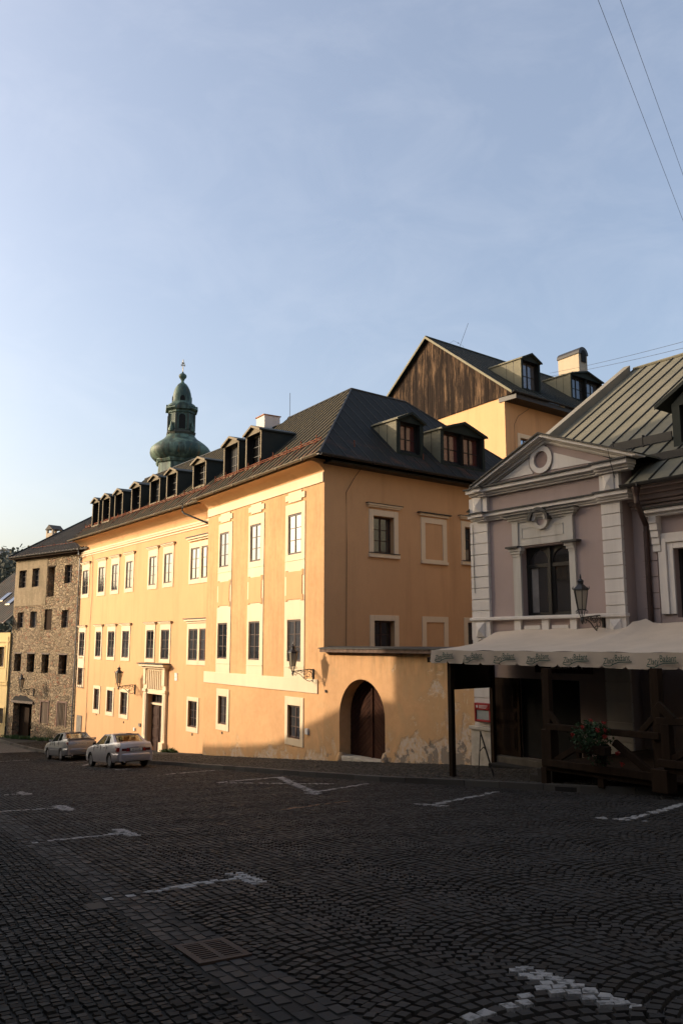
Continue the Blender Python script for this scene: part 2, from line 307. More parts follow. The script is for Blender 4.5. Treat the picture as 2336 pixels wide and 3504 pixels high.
def bars(mb, w, s0, s1, z0, z1, o0, o1, fw=.08, cols=2, rows=3, mw=.075, gw=.03):
    mb.wbox(w, s0, s0 + fw, z0, z1, o0, o1); mb.wbox(w, s1 - fw, s1, z0, z1, o0, o1); mb.wbox(w, s0 + fw, s1 - fw, z0, z0 + fw, o0, o1); mb.wbox(w, s0 + fw, s1 - fw, z1 - fw, z1, o0, o1)
    iw = (s1 - s0 - 2 * fw)
    for k in range(1, cols):
        c = s0 + fw + iw * k / cols; mb.wbox(w, c - mw / 2, c + mw / 2, z0 + fw, z1 - fw, o0, o1 - .003)
    ih = z1 - z0 - 2 * fw
    for k in range(1, rows):
        c = z0 + fw + ih * k / rows; mb.wbox(w, s0 + fw, s1 - fw, c - gw / 2, c + gw / 2, o0 + .01, o1 - .012)
def window(w, par, s0, s1, z0, z1, rec=.07, cols=2, rows=3, surr=None, corn=None, sill=None, mf=None, mpn=None, ms=None, label=None, fw=.075, sill_m=None):
    mb = MB(); bars(mb, w, s0, s1, z0, z1, -rec - .05, -rec, fw, cols, rows); o = mb.build('window', mf or m_frame, par)
    if label: o['label'] = label
    MB().wbox(w, s0 + .02, s1 - .02, z0 + .02, z1 - .02, -rec - .045, -rec - .026).build('pane', mpn or m_pane, o)
    if surr:
        l, r, t, b = surr; mb = MB(); e = .035
        mb.wbox(w, s0 - l, s0, z0 - b, z1 + t, -.02, e); mb.wbox(w, s1, s1 + r, z0 - b, z1 + t, -.02, e)
        if t: mb.wbox(w, s0, s1, z1, z1 + t, -.02, e)
        if b: mb.wbox(w, s0, s1, z0 - b, z0, -.02, e)
        mb.build('surround', ms or m_cream, o, bev=.008)
    if corn:                                  # (z bottom, height, side overhang, depth)
        zb, h, ov, dp = corn; mb = MB(); L = (surr[0] if surr else 0); r_ = (surr[1] if surr else 0)
        mb.wbox(w, s0 - L - ov * .4, s1 + r_ + ov * .4, zb, zb + h * .45, -.02, dp * .5); mb.wbox(w, s0 - L - ov * .8, s1 + r_ + ov * .8, zb + h * .45, zb + h * .85, -.02, dp * .85)
        mb.wbox(w, s0 - L - ov, s1 + r_ + ov, zb + h * .85, zb + h, -.02, dp, 1); mb.build('window_cornice', [ms or m_cream, m_grime], o)
    if sill:
        mb = MB(); mb.wbox(w, s0 - sill[0], s1 + sill[0], z0 - sill[1] - .03, z0 - .03, -.02, sill[2]); mb.wbox(w, s0 - sill[0] + .03, s1 + sill[0] - .03, z0 - .03, z0, -.1, sill[2] + .03, 1); mb.build('sill', [ms or m_cream, m_grime], o)
    return o
class Roof:
    """roof plane rising inwards from an eave parallel to wall w"""
    def __init__(r, w, off, z, pitch): r.w, r.off, r.z, r.t = w, off, z, math.tan(R(pitch)); r.cs = math.cos(R(pitch))
    def pt(r, s, u, h=0): # u = horizontal run inwards, h = height above the plane
        return r.w.p(s, r.z + u * r.t + h, r.off - u)
    def ru(r, z): return (z - r.z) / r.t        # run at height z
    def sheet(r, poly, mb, sp=.55, th=.08, mi=0, smi=1, rib=.05, start=0):
        mb.prism([r.pt(s, u) for s, u in poly], [r.pt(s, u, -th) for s, u in poly], mi)
        lo, hi = min(p[0] for p in poly), max(p[0] for p in poly); s = math.floor(lo / sp) * sp + start
        while s < hi:
            c = clip(clip(poly, -1, 0, -(s - .012)), 1, 0, s + .012)
            if len(c) > 2:
                u0, u1 = min(p[1] for p in c), max(p[1] for p in c)
                if u1 - u0 > .1:
                    a = [r.pt(s - .014, u0 + .01, -.01), r.pt(s + .014, u0 + .01, -.01), r.pt(s + .014, u1 - .02, -.01), r.pt(s - .014, u1 - .02, -.01)]; mb.hexa(a + [(x, y, z + rib + .01) for x, y, z in a], smi)
            s += sp
def gutter(w, s0, s1, z, off, par, mat, r=.085, drop=.0):
    mb = MB(); n = 8; L = int((s1 - s0) / 2) + 2; ringo = []
    for k in range(n + 1):
        a = math.pi * k / n; ringo.append((off + r + r * math.cos(a), -r * math.sin(a)))
    prof = ringo + [(x * 1 if 0 else off + r + (x - off - r) * .86, z_ * .86) for x, z_ in reversed(ringo)]
    a = [w.p(s0, z + dz, o) for o, dz in prof]; b = [w.p(s1, z + drop + dz, o) for o, dz in prof]; mb.prism(b, a)
    s = s0 + .5
    while s < s1:
        zz = z + drop * (s - s0) / (s1 - s0); mb.wbox(w, s, s + .03, zz - r - .012, zz + .01, off + .01, off + 2 * r + .01); s += 2.1
    return mb.build('gutter', mat, par, True)
def dormer(rf, par, s0, s1, off, zb, ze, zp, mfront, mside, label=None, wins=1, pane=None, jamb=.11, ov=.08):
    w = rf.w; back = lambda z: rf.off - rf.ru(z); sm = (s0 + s1) / 2
    mb = MB()
    for s, e in ((s0, 1), (s1, -1)):         # cheeks
        poly = [(off, zb - .1), (off, ze), (back(ze) - .1, ze), ]
        mb.prism([w.p(s, z, o) for o, z in poly], [w.p(s + e * .05, z, o) for o, z in poly], 1)
        if e == 1:
            for k in (.6, 1.15):
                zz = rf.z + (rf.off - (off - k)) * rf.t
                if zz < ze - .1: mb.hexa([w.p(s - .012, zz, off - k), w.p(s, zz, off - k), w.p(s, zz, off - k - .02), w.p(s - .012, zz, off - k - .02), w.p(s - .012, ze, off - k), w.p(s, ze, off - k), w.p(s, ze, off - k - .02), w.p(s - .012, ze, off - k - .02)], 2)
    mb.wbox(w, s0, s0 + jamb, zb - .1, ze, off - .04, off + .003); mb.wbox(w, s1 - jamb, s1, zb - .1, ze, off - .04, off + .003); mb.wbox(w, s0 + jamb, s1 - jamb, zb - .1, zb + .1, off - .04, off + .003)
    mb.wprism(w, [(s0, ze - .06), (s1, ze - .06), (s1, ze), (sm, zp), (s0, ze)], off - .04, off + .006)
    d = mb.build('dormer', [mfront, mside, m_seam], par)
    if label: d['label'] = label
    mb = MB(); t = .07; f = off + .14
    for sa in (s0 - ov, s1 + ov):
        za = ze - .03
        tp = [w.p(sm, zp + t, f), w.p(sa, za + t, f), w.p(sa, za + t, back(za)), w.p(sm, zp + t, back(zp))]; mb.prism(tp, [(x, y, z - t) for x, y, z in tp])
    for sa in (s0 - ov, s1 + ov):
        za = ze - .03; mb.prism([w.p(sm, zp + t + .004, f + .012), w.p(sa, za + t + .004, f + .012), w.p(sa, za - .035, f + .012), w.p(sm, zp - .035, f + .012)], [w.p(sm, zp + t + .004, f - .01), w.p(sa, za + t + .004, f - .01), w.p(sa, za - .035, f - .01), w.p(sm, zp - .035, f - .01)], 1)
    mb.build('dormer_roof', [mside, mfront], d)
    a, b = s0 + jamb, s1 - jamb; n = wins
    for k in range(n):
        c0 = a + (b - a) * k / n + (.05 if k else 0); c1 = a + (b - a) * (k + 1) / n - (.05 if k < n - 1 else 0)
        mb = MB(); bars(mb, w, c0, c1, zb + .1, ze - .06, off - .34, off - .28, .06, 2, 2 if n > 1 or pane else 3, .06, .03); fo = mb.build('dormer_window', m_black, d)
        MB().wbox(w, c0 + .02, c1 - .02, zb + .12, ze - .08, off - .36, off - .325).build('pane', pane or m_pane_dorm, fo)
        mb = MB(); mb.wbox(w, c0 - .012, c0, zb + .1, ze - .06, off - .34, off - .05); mb.wbox(w, c1, c1 + .012, zb + .1, ze - .06, off - .34, off - .05); mb.wbox(w, c0, c1, ze - .06, ze - .045, off - .34, off - .05); mb.wbox(w, c0, c1, zb + .08, zb + .1, off - .34, off - .05); mb.build('window_lining', m_black, d)
    return d
def steps(w, z, prof, s0, s1, mb, mi=0):     # horizontal moulding: list of (height, projection) going down from z
    for h, o in prof: mb.wbox(w, s0, s1, z - h, z, -.05, o, mi); z -= h
    return z

exec_parts = []
# ================================================================== YELLOW CORNER BUILDING
yb = thing('corner_building', B.p(-5, -5, -2), 'long ochre corner building with cream window surrounds and dark metal roof with dormers', 'building')
ZB, ZT_ = -9.5, 7.05
UP, MID, LOW = (3.57, 5.24), (-.76, .91), (-3.76, -2.48)
bx = [(-9.70, -8.66), (-6.37, -5.33), (-2.83, -1.73)]
lowB = [(B.s(*Z3(387, 1385)), B.s(*Z3(461, 1385))), (B.s(*Z3(1006, 1490)), B.s(*Z3(1118, 1490)))]
holes = [(a, b, z0, z1, .14) for a, b in bx for z0, z1 in (UP, MID)] + [(a, b, *LOW, .16) for a, b in lowB]
mb = MB(); wall_holes(mb, B, -11.2, 0, ZB, ZT_, holes); mb.quad(B.p(-11.2, ZB), B.p(-11.2, ZT_), B.p(-11.2, ZT_, -.7), B.p(-11.2, ZB, -.7)); wB = mb.build('wall', m_base, yb); wB['label'] = 'projecting bay wall with three window axes'
# window data for the left wing
AU, AM, AL = (3.28, 4.95), (-.92, .69), (-4.29, -2.98)
def ax(x0, x1, y): return A.s(*Z1(x0, y)), A.s(*Z1(x1, y))
aup = [ax(637, 681, 650), ax(759, 804, 630), ax(862, 908, 610), ax(970, 1019, 600), ax(1148, 1200, 570), ax(1263, 1322, 550)]
amid = [ax(611, 651, 1120), ax(738, 777, 1120), ax(831, 879, 1120), ax(941, 991, 1120), ax(1125, 1180, 1140), ax(1237, 1298, 1140)]
alow = [ax(724, 762, 1550), ax(823, 866, 1565), ax(926, 978, 1585), ax(1444, 1511, 1670)]
dbl = (A.s(*Z2(142, 1650)), A.s(*Z2(221, 1640))); dw = dbl[1] - dbl[0]; dbl2 = (dbl[1] + .22, dbl[1] + .22 + dw)
grl = (A.s(*Z1(600, 1380)), A.s(*Z1(636, 1380)))
dpx = (A.s(*Z1(1131, 1700)), A.s(*Z1(1256, 1700))); ZD0, ZD1, ZD2 = -6.3, -3.42, -2.86
holes = [(a, b, *AU, .14) for a, b in aup] + [(a, b, *AM, .14) for a, b in amid] + [(a, b, *AL, .14) for a, b in alow] + [(a, b, *AU, .14) for a, b in (dbl, dbl2)] + [(a, b, *AM, .14) for a, b in (dbl, dbl2)] + [(*grl, -2.88, -1.72, .16), (*dpx, ZD0, ZD2, .32)]
mb = MB(); wall_holes(mb, A, -20.45, .6, ZB, ZT_ + .1, holes); wA = mb.build('wall', m_ochre, yb); wA['label'] = 'long left wing wall'
# the shaded end wall
cu = [Cw.sz(*Z4(505, 1030)), Cw.sz(*Z4(656, 1335))]; CU = (3.6, 5.12)
cwin = [(2.52, 3.64), (7.93, 9.05)]; CL = (-.75, .86)
holes = [(a, b, *CU, .26) for a, b in cwin] + [(2.53, 3.62, *CL, .26), (7.98, 9.05, *CL, .26)]
mb = MB(); wall_holes(mb, Cw, 0, 13.6, ZB, ZT_, holes); q = Cw.p(13.6, 0, 0); mb.quad(Cw.p(13.6, ZB, 0), Cw.p(13.6, ZB, -8.5), Cw.p(13.6, ZT_, -8.5), Cw.p(13.6, ZT_, 0))
mb.quad(Cw.p(13.6, ZB, -8.5), Cw.p(4, ZB, -8.5), Cw.p(4, ZT_, -8.5), Cw.p(13.6, ZT_, -8.5)); wC = mb.build('wall', m_ochre, yb); wC['label'] = 'shaded end wall facing the side yard'
# back walls
mb = MB(); mb.quad(B.p(-11.2, ZB, -9.3), B.p(-3, ZB, -9.3), B.p(-3, ZT_, -9.3), B.p(-11.2, ZT_, -9.3)); mb.quad(A.p(-20.45, ZB, -9), A.p(0, ZB, -9), A.p(0, ZT_, -9), A.p(-20.45, ZT_, -9))
mb.quad(A.p(-20.45, ZB, 0), A.p(-20.45, ZB, -9), A.p(-20.45, ZT_, -9), A.p(-20.45, ZT_, 0)); mb.build('wall', m_ochre, yb)['label'] = 'courtyard side wall'
# bay trim: bands behind windows, plaques, panels, ledge, frieze
mb = MB(); e = .03
bands = [(B.s(*Z3(376, 550)), B.s(*Z3(499, 550)), -1.36), (B.s(*Z3(646, 550)), B.s(*Z3(788, 550)), -1.36), (B.s(*Z3(980, 550)), B.s(*Z3(1158, 550)), -1.36)]
for (a, b, zl), (wa, wb) in zip(bands, bx):
    for z0, z1 in ((-1.40, MID[0]), (MID[1], UP[0]), (UP[1], 5.68)): mb.wbox(B, a, b, z0, z1, -.02, e)
    for z0, z1 in (MID, UP): mb.wbox(B, a, wa, z0, z1, -.02, e); mb.wbox(B, wb, b, z0, z1, -.02, e)
    # raised cross-shaped plaque
    c = (a + b) / 2; h = (b - a) / 2
    mb.wbox(B, c - h, c + h, 5.83, 6.08, -.02, .05); mb.wbox(B, c - h * .68, c + h * .68, 5.74, 6.17, -.02, .047)
    mb.wbox(B, c - h * .98, c + h * .98, 3.30, 3.34, 0, .05); mb.wbox(B, c - h * .98, c + h * .98, -1.0, -.96, 0, .05)
mb.wbox(B, B.s(*Z3(260, 1110)), B.s(*Z3(1276, 1200)), -1.93, -1.40, -.02, .045)
mb.wbox(B, -11.2, -.03, 6.22, 6.62, -.02, .05)
mb.build('facade_band', m_cream, yb, bev=.006)
for a, b, _ in bands:
    mb = MB(); c = (a + b) / 2; h = (b - a) / 2 * .80; mb.wbox(B, c - h, c + h, 1.72, 2.86, .03, .06)
    for sgn in (-1, 1): mb.wbox(B, c + sgn * h - .09, c + sgn * h + .09, 1.66, 1.9, .03, .058); mb.wbox(B, c + sgn * h - .09, c + sgn * h + .09, 2.68, 2.92, .03, .058)
    mb.build('blind_panel', m_ochre, yb, bev=.006)
# windows
for a, b in bx:
    window(B, yb, a, b, *UP, .0); window(B, yb, a, b, *MID, .01)
for a, b in lowB: window(B, yb, a, b, *LOW, .07, surr=(.22, .26, .33, .27))
for k, (a, b) in enumerate(aup): window(A, yb, a, b, *AU, .0, surr=(.2, .2, .47, .24), corn=(5.38, .15, .17, .16))
for k, (a, b) in enumerate(amid): window(A, yb, a, b, *AM, .01, surr=(.18, .18, .36, .2), corn=(1.02, .14, .17, .16))
for a, b in alow: window(A, yb, a, b, *AL, .07, surr=(.17, .2, .2, .24))
for z0, z1, ct in ((*AU, 5.42), (*AM, 1.1)):
    window(A, yb, *dbl, z0, z1, .0, surr=(.2, .11, .3, .24)); window(A, yb, *dbl2, z0, z1, .0, surr=(.11, .2, .3, .24))
    mb = MB(); s0, s1 = dbl[0] - .3, dbl2[1] + .4; mb.wbox(A, s0 + .1, s1 - .1, ct - .1, ct, -.02, .1); mb.wbox(A, s0, s1, ct, ct + .1, -.02, .19); mb.wbox(A, s0 - .06, s1 + .05, ct + .1, ct + .14, -.02, .24, 1); mb.build('window_cornice', [m_cream, m_grime], yb)
go = window(A, yb, *grl, -2.88, -1.72, .08, surr=(.14, .2, .75, .17)); mb = MB()
for k in range(4): s = grl[0] - .02 + (grl[1] - grl[0] + .3) * k / 3; mb.wbox(A, s, s + .02, -3.0, -1.75, .15, .17)
for z in (-3.0, -2.6, -2.2, -1.75): mb.wbox(A, grl[0] - .02, grl[1] + .3, z, z + .02, .15, .17)
for z in (-3.0, -1.75): mb.wbox(A, grl[1] + .28, grl[1] + .3, z, z + .02, 0, .15)
mb.build('window_grille', m_iron, go)
for k, (a, b) in enumerate(cwin): window(Cw, yb, a, b, *CU, .22, mpn=(m_pane if k == 0 else m_pane_dim), surr=(.24, .24, .26, .02), corn=(5.46, .16, .18, .18), sill=(.28, .16, .1), ms=plain('shaded_cream', (.62, .50, .38), .9) if 0 else m_cream)
window(Cw, yb, 2.53, 3.62, *CL, .22, surr=(.24, .24, .22, 0), mpn=m_pane_dim, rows=3); window(Cw, yb, 7.98, 9.05, *CL, .22, surr=(.24, .24, .22, 0), mpn=m_pane_dim)
def blind(w, par, a, b, z0, z1, t, corn=None, sill=True):
    mb = MB(); e = .045; mb.wbox(w, a, a + t, z0, z1, -.02, e); mb.wbox(w, b - t, b, z0, z1, -.02, e); mb.wbox(w, a + t, b - t, z1 - t, z1, -.02, e)
    if sill: mb.wbox(w, a + t, b - t, z0, z0 + .07, -.02, e); mb.wbox(w, a - .03, b + .03, z0 - .12, z0, -.02, .1)
    if corn: mb.wbox(w, a - .1, b + .1, corn - .1, corn, -.02, .11); mb.wbox(w, a - .2, b + .2, corn, corn + .045, -.02, .19, 1)
    mb.build('blind_window', [m_cream, m_grime], par)
ca, cb = Cw.s(*Z4(870, 1200)), Cw.s(*Z4(1065, 1200)); blind(Cw, yb, ca, cb, 3.44, 5.32, .24, 5.48)
ca, cb = Cw.s(*Z5(880, 600)), Cw.s(*Z5(1078, 600)); blind(Cw, yb, ca, cb, -.9, 1.08, .24, None, False)
# cove cornice under the eaves: stepped profile approximating the curve
def cove(w, s0, s1, ztop, zbot, proj, name='eaves_cornice'):
    mb = MB(); n = 9; prof = []
    for k in range(n + 1):
        a = math.pi / 2 * k / n; prof.append((proj * (1 - math.cos(a)) * .82 + .05 * (k > 2) + .07 * (k > 6), zbot + (ztop - zbot) * (math.sin(a) * .9 + .05 * (k > 2) + .05 * (k > 6))))
    prof += [(proj, ztop), (proj, ztop + .12), (-.05, ztop + .12), (-.05, zbot)]
    mb.prism([w.p(s0, z, o) for o, z in prof], [w.p(s1, z, o) for o, z in prof]); return mb.build(name, m_ochre, yb, True)
cove(B, -11.25, -.02, 7.0, 6.60, .62); cove(A, -20.6, .3, 7.0, 6.42, .70)
mb = MB(); mb.wbox(A, -20.45, 0, 6.08, 6.2, -.02, .07); mb.wbox(A, -20.45, 0, 6.2, 6.3, -.02, .11); mb.wbox(A, -20.45, 0, 5.95, 6.03, -.02, .04); mb.build('facade_band', m_cream, yb)
MB().wbox(Cw, -.05, 13.8, 6.93, 7.0, -.02, .55).build('eaves_soffit', m_black, yb)
# portal of the left wing
pl, pr = dpx; mb = MB()
for a, b in ((pl - .42, pl), (pr, pr + .42)):
    mb.wbox(A, a, b, ZD0 - .6, -2.35, -.02, .14); mb.wbox(A, a - .06, b + .06, ZD0 - .6, -5.35, -.02, .26); mb.wbox(A, a - .05, b + .05, -2.75, -2.6, -.02, .2); mb.wbox(A, a + .06, b - .06, -2.35, -1.45, -.02, .2)
    mb.wbox(A, a + .1, b - .1, -5.2, -2.85, .14, .16)
mb.wbox(A, pl, pr, -2.86, -2.68, -.3, .1); mb.wbox(A, pl, pr, -2.68, -1.45, -.02, .1)
n = 9
for k in range(n):
    s = pl + .1 + (pr - pl - .2) * k / (n - 1); mb.wbox(A, s - .055, s + .055, -2.58, -1.55, .1, .16)
mb.wbox(A, pl - .5, pr + .5, -1.45, -1.33, -.02, .26); mb.wbox(A, pl - .62, pr + .62, -1.33, -1.2, -.02, .42); mb.wbox(A, pl - .7, pr + .7, -1.2, -1.15, -.02, .5, 1)
portal = mb.build('doorway', [m_cream, m_grime], yb, bev=.01)
mb = MB(); mb.wbox(A, pl, pr, -3.47, -3.36, -.3, -.15, 1); mb.wbox(A, pl, pr, ZD0, ZD2, -.36, -.32)
mid = (pl + pr) / 2
for a, b in ((pl + .02, mid - .01), (mid + .01, pr - .02)):
    mb.wbox(A, a, b, ZD0, -3.47, -.32, -.25)
    for z0, z1 in ((-6.15, -5.35), (-5.25, -4.7), (-4.62, -4.12), (-4.05, -3.58)): mb.wbox(A, a + .1, b - .1, z0, z1, -.25, -.225); mb.wbox(A, a + .16, b - .16, z0 + .06, z1 - .06, -.225, -.205)
mb.wbox(A, mid - .04, mid + .04, ZD0, -3.47, -.25, -.2); do = mb.build('door', [m_door, m_cream], portal)
mb = MB(); bars(mb, A, pl, pr, -3.36, ZD2, -.31, -.25, .05, 4, 1, .05); fo = mb.build('fanlight', m_frame, portal)
MB().wbox(A, pl + .02, pr - .02, -3.34, ZD2 - .02, -.315, -.29).build('pane', m_pane_dim, fo)
MB().wbox(A, pl - .5, pr + .5, -7.2, ZD0 + .0, -.4, .5).build('doorstep', m_stoneblock, portal, bev=.02)
# small fittings
mb = MB(); mb.wbox(A, *(A.s(*Z1(1343, 1365)), A.s(*Z1(1361, 1365))), A.sz(*Z1(1350, 1380))[1], A.sz(*Z1(1350, 1349))[1], 0, .03); mb.build('number_plate', m_plate, yb)
mb = MB(); mb.wbox(A, *(A.s(*Z1(1343, 1395)), A.s(*Z1(1361, 1395))), A.sz(*Z1(1350, 1409))[1], A.sz(*Z1(1350, 1383))[1], 0, .03); mb.build('number_plate', m_plate, yb)
for (x0, x1, y0, y1), mt in (((1030, 1041, 1767, 1792), m_plate), ((1070, 1083, 1735, 1760), m_hatch)):
    mb = MB(); mb.wbox(A, A.s(*Z1(x0, y0)), A.s(*Z1(x1, y0)), A.sz(*Z1(x0, y1))[1], A.sz(*Z1(x0, y0))[1], 0, .07); mb.build('meter_box', mt, yb)
mb = MB(); mb.wbox(B, B.s(*Z3(1172, 1570)), B.s(*Z3(1196, 1570)), B.sz(*Z3(1180, 1600))[1], B.sz(*Z3(1180, 1548))[1], 0, .08); mb.build('meter_box', m_plate, yb)
mb = MB(); mb.wbox(A, A.s(*Z1(592, 1700)), A.s(*Z1(630, 1700)), A.sz(*Z1(610, 1815))[1], A.sz(*Z1(610, 1674))[1], 0, .04); mb.build('wall_hatch', m_hatch, yb)
for w, p in ((B, Z3(420, 1588)), (B, Z3(153, 1600)), (B, Z3(1055, 1695)), (B, Z3(1346, 1215)), (A, Z1(950, 1728)), (A, Z1(1475, 1822)), (A, Z1(740, 1668))):
    s, z = w.sz(*p); MB().wbox(w, s - .04, s + .04, z - .05, z + .05, 0, .03).build('vent_hole', m_iron, yb)
# lightning cables
mb = MB(); pts = [Cw.p(*Cw.sz(*Z4(380, 680)), .35), Cw.p(*Cw.sz(*Z4(365, 740)), .04), Cw.p(*Cw.sz(*Z4(296, 862)), .04), Cw.p(*Cw.sz(*Z4(300, 1268)), .04), Cw.p(*Cw.sz(*Z5(296, 700)), .04)]; mb.tube(pts, .011, 5); mb.build('cable', m_iron, yb)
mb = MB(); pts = [A.p(*A.sz(*Z1(x, y)), .04) for x, y in ((690, 400), (718, 470), (712, 740), (695, 990), (685, 1255), (672, 1525), (660, 1830))]; mb.tube(pts, .012, 5); pts = [A.p(*A.sz(*Z1(x, y)), .04) for x, y in ((672, 1655), (655, 1820))]; mb.tube(pts, .012, 5); mb.build('cable', m_iron, yb)
# ---- roofs
rB = Roof(B, .72, 7.12, 43); rC = Roof(Cw, .72, 7.12, 43); rA = Roof(A, .8, 7.12, 43)
UR = 5.45
# hip where B and C planes meet: same eave height and pitch -> bisector of the plan corner
def plan(w, s, o): q = w.P + w.d * s + w.n * o; return q[:2]
def solve_corner(w1, o1, w2, o2):
    M_ = np.array([w1.n[:2], w2.n[:2]]); r_ = np.array([w1.n @ w1.P + o1, w2.n @ w2.P + o2]); return np.linalg.solve(M_, r_)
c0 = solve_corner(B, .72, Cw, .72); c1 = solve_corner(B, .72 - UR, Cw, .72 - UR)
def su(r, q): v = np.array([q[0], q[1], 0]) - r.w.P; return float(v @ r.w.d), float(r.off - v @ r.w.n)
mbB = MB(); b0, b1 = su(rB, c0), su(rB, c1)
jl = -11.6
rB.sheet([(jl, 0), b0, b1, (jl, UR)], mbB, .52); mbB.build('roof', [m_roof, m_seam], yb)['label'] = 'sunlit seamed roof over the bay'
mbA = MB(); rA.sheet([(-21.0, 0), (.35, 0), (.75, UR), (-21.0, UR)], mbA, .52); mbA.build('roof', [m_roof, m_seam], yb)['label'] = 'sunlit seamed roof over the left wing'
k0, k1 = su(rC, c0), su(rC, c1); L = 13.6
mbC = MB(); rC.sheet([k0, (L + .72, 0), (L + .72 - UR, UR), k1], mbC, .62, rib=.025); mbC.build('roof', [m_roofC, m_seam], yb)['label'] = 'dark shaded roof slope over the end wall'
# back slopes and ridges
zr = rB.z + UR * rB.t
mb = MB(); P1 = (c1[0], c1[1], zr); P2 = rB.pt(jl, UR); P3 = rC.pt(L + .72 - UR, UR); inn = solve_corner(B, .72 - 2 * UR, Cw, .72 - 2 * UR); Pi = (inn[0], inn[1], rB.z)
mb.quad(P1, P2, B.p(jl, rB.z, .72 - 2 * UR), Pi); mb.quad(P1, Pi, Cw.p(L + .72, rC.z, .72 - 2 * UR), P3); mb.quad(P3, Cw.p(L + .72, rC.z, .72 - 2 * UR), Cw.p(L + .72, rC.z, .72))
mb.quad(rA.pt(-21, UR), rA.pt(.75, UR), A.p(.75, rA.z, .8 - 2 * UR), A.p(-21, rA.z, .8 - 2 * UR)); mb.quad(rA.pt(-21, 0, -.02), rA.pt(-21, UR, -.02), A.p(-21, rA.z, .8 - 2 * UR))
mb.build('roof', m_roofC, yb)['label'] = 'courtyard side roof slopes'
mb = MB(); mb.tube([P1, P2], .06, 6); mb.tube([P1, P3], .06, 6); mb.tube([rA.pt(-21, UR, .02), rA.pt(.75, UR, .02)], .06, 6); mb.tube([(c0[0], c0[1], rB.z + .03), P1], .045, 6); mb.tube([P3, rC.pt(L + .72, 0, .02)], .05, 6); mb.build('ridge_capping', m_seam, yb)
gutter(B, -11.3, b0[0], 7.12, .72, yb, m_gutter); gutter(A, -21.0, .0, 7.12, .8, yb, m_gutter, drop=.02); gutter(Cw, k0[0], L + .7, 7.12, .72, yb, m_gutter_dk)
# snow hooks and rails
for r, s0, s1, sp in ((rB, -11, -.6, 1.25), (rA, -20.6, -.5, 1.25)):
    mb = MB(); s = s0
    while s < s1:
        mb.tube([r.pt(s, .95, .0), r.pt(s, .95, .34)], .028, 5); mb.tube([r.pt(s, .95, .05), r.pt(s, .55, .02)], .015, 5); s += sp
    for h in (.08, .16): mb.tube([r.pt(s0, .95, h), r.pt(s1, .95, h)], .018, 5)
    mb.build('snow_guard', m_rust, yb)
for s in (1.6, 5.5, 9.5): MB().tube([rC.pt(s, .8, 0), rC.pt(s, .8, .28)], .018, 5).build('snow_hook', m_rust, yb)
# swan-neck pipe at the junction
p = [Z7(1015, 765), Z7(1020, 800), Z7(1015, 845), Z7(1040, 870)]; a_ = A.p(*A.sz(*p[0], 1.0), 1.0); mb = MB()
mb.tube([a_, A.p(*A.sz(*p[1], 1.0), 1.0), A.p(*A.sz(*p[2], .95), .95), A.p(*A.sz(*p[3], .9), .9), A.p(*A.sz(*Z7(1285, 970), .15), .15)], .05, 8); mb.build('rain_pipe', m_gutter_dk, yb, True)
# dormers
for x0, x1 in ((50, 122), (160, 240), (290, 378), (470, 568), (668, 776), (847, 962), (1130, 1272)):
    y = {50: 880, 160: 830, 290: 780, 470: 700, 668: 620, 847: 540, 1130: 400}[x0]
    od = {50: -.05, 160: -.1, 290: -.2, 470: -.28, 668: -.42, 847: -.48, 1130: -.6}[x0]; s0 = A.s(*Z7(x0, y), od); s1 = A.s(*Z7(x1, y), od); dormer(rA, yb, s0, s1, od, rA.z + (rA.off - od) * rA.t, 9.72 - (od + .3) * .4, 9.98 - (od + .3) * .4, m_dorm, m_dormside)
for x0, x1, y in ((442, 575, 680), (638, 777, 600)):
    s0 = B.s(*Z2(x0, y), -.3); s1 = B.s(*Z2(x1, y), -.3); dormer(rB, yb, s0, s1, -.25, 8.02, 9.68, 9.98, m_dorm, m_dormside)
def on_roof(r, x, y):
    a = math.atan(r.t); N = r.w.n * math.sin(a) + np.array([0, 0, math.cos(a)]); q = np.array(r.w.p(0, r.z, r.off)); d = ray(x, y); p = d * ((q @ N) / (d @ N)); return p, float((p - r.w.P) @ r.w.d), float((p - r.w.P) @ r.w.n)
_, sA, oA = on_roof(rC, *Z4(690, 585)); oA = min(oA, -.2)
s0, z0 = Cw.sz(*Z4(690, 585), oA); s1 = Cw.s(*Z4(893, 620), oA); ze = Cw.sz(*Z4(693, 300), oA)[1]; zp = Cw.sz(*Z4(760, 265), oA)[1]
dormer(rC, yb, s0, s1, oA, rC.z + (rC.off - oA) * rC.t, ze, ze + .35, m_roofJ, m_dormC, pane=m_pane_red, jamb=.2)
_, s0, oB = on_roof(rC, *Z4(1030, 645)); ze = Cw.sz(*Z4(1028, 372), oB)[1]; s1 = Cw.s(*Z4(1362, 600), oB)
dormer(rC, yb, s0, s1, oB, rC.z + (rC.off - oB) * rC.t, ze, ze + .45, m_roofJ, m_dormC, wins=2, pane=m_pane_red, jamb=.16)
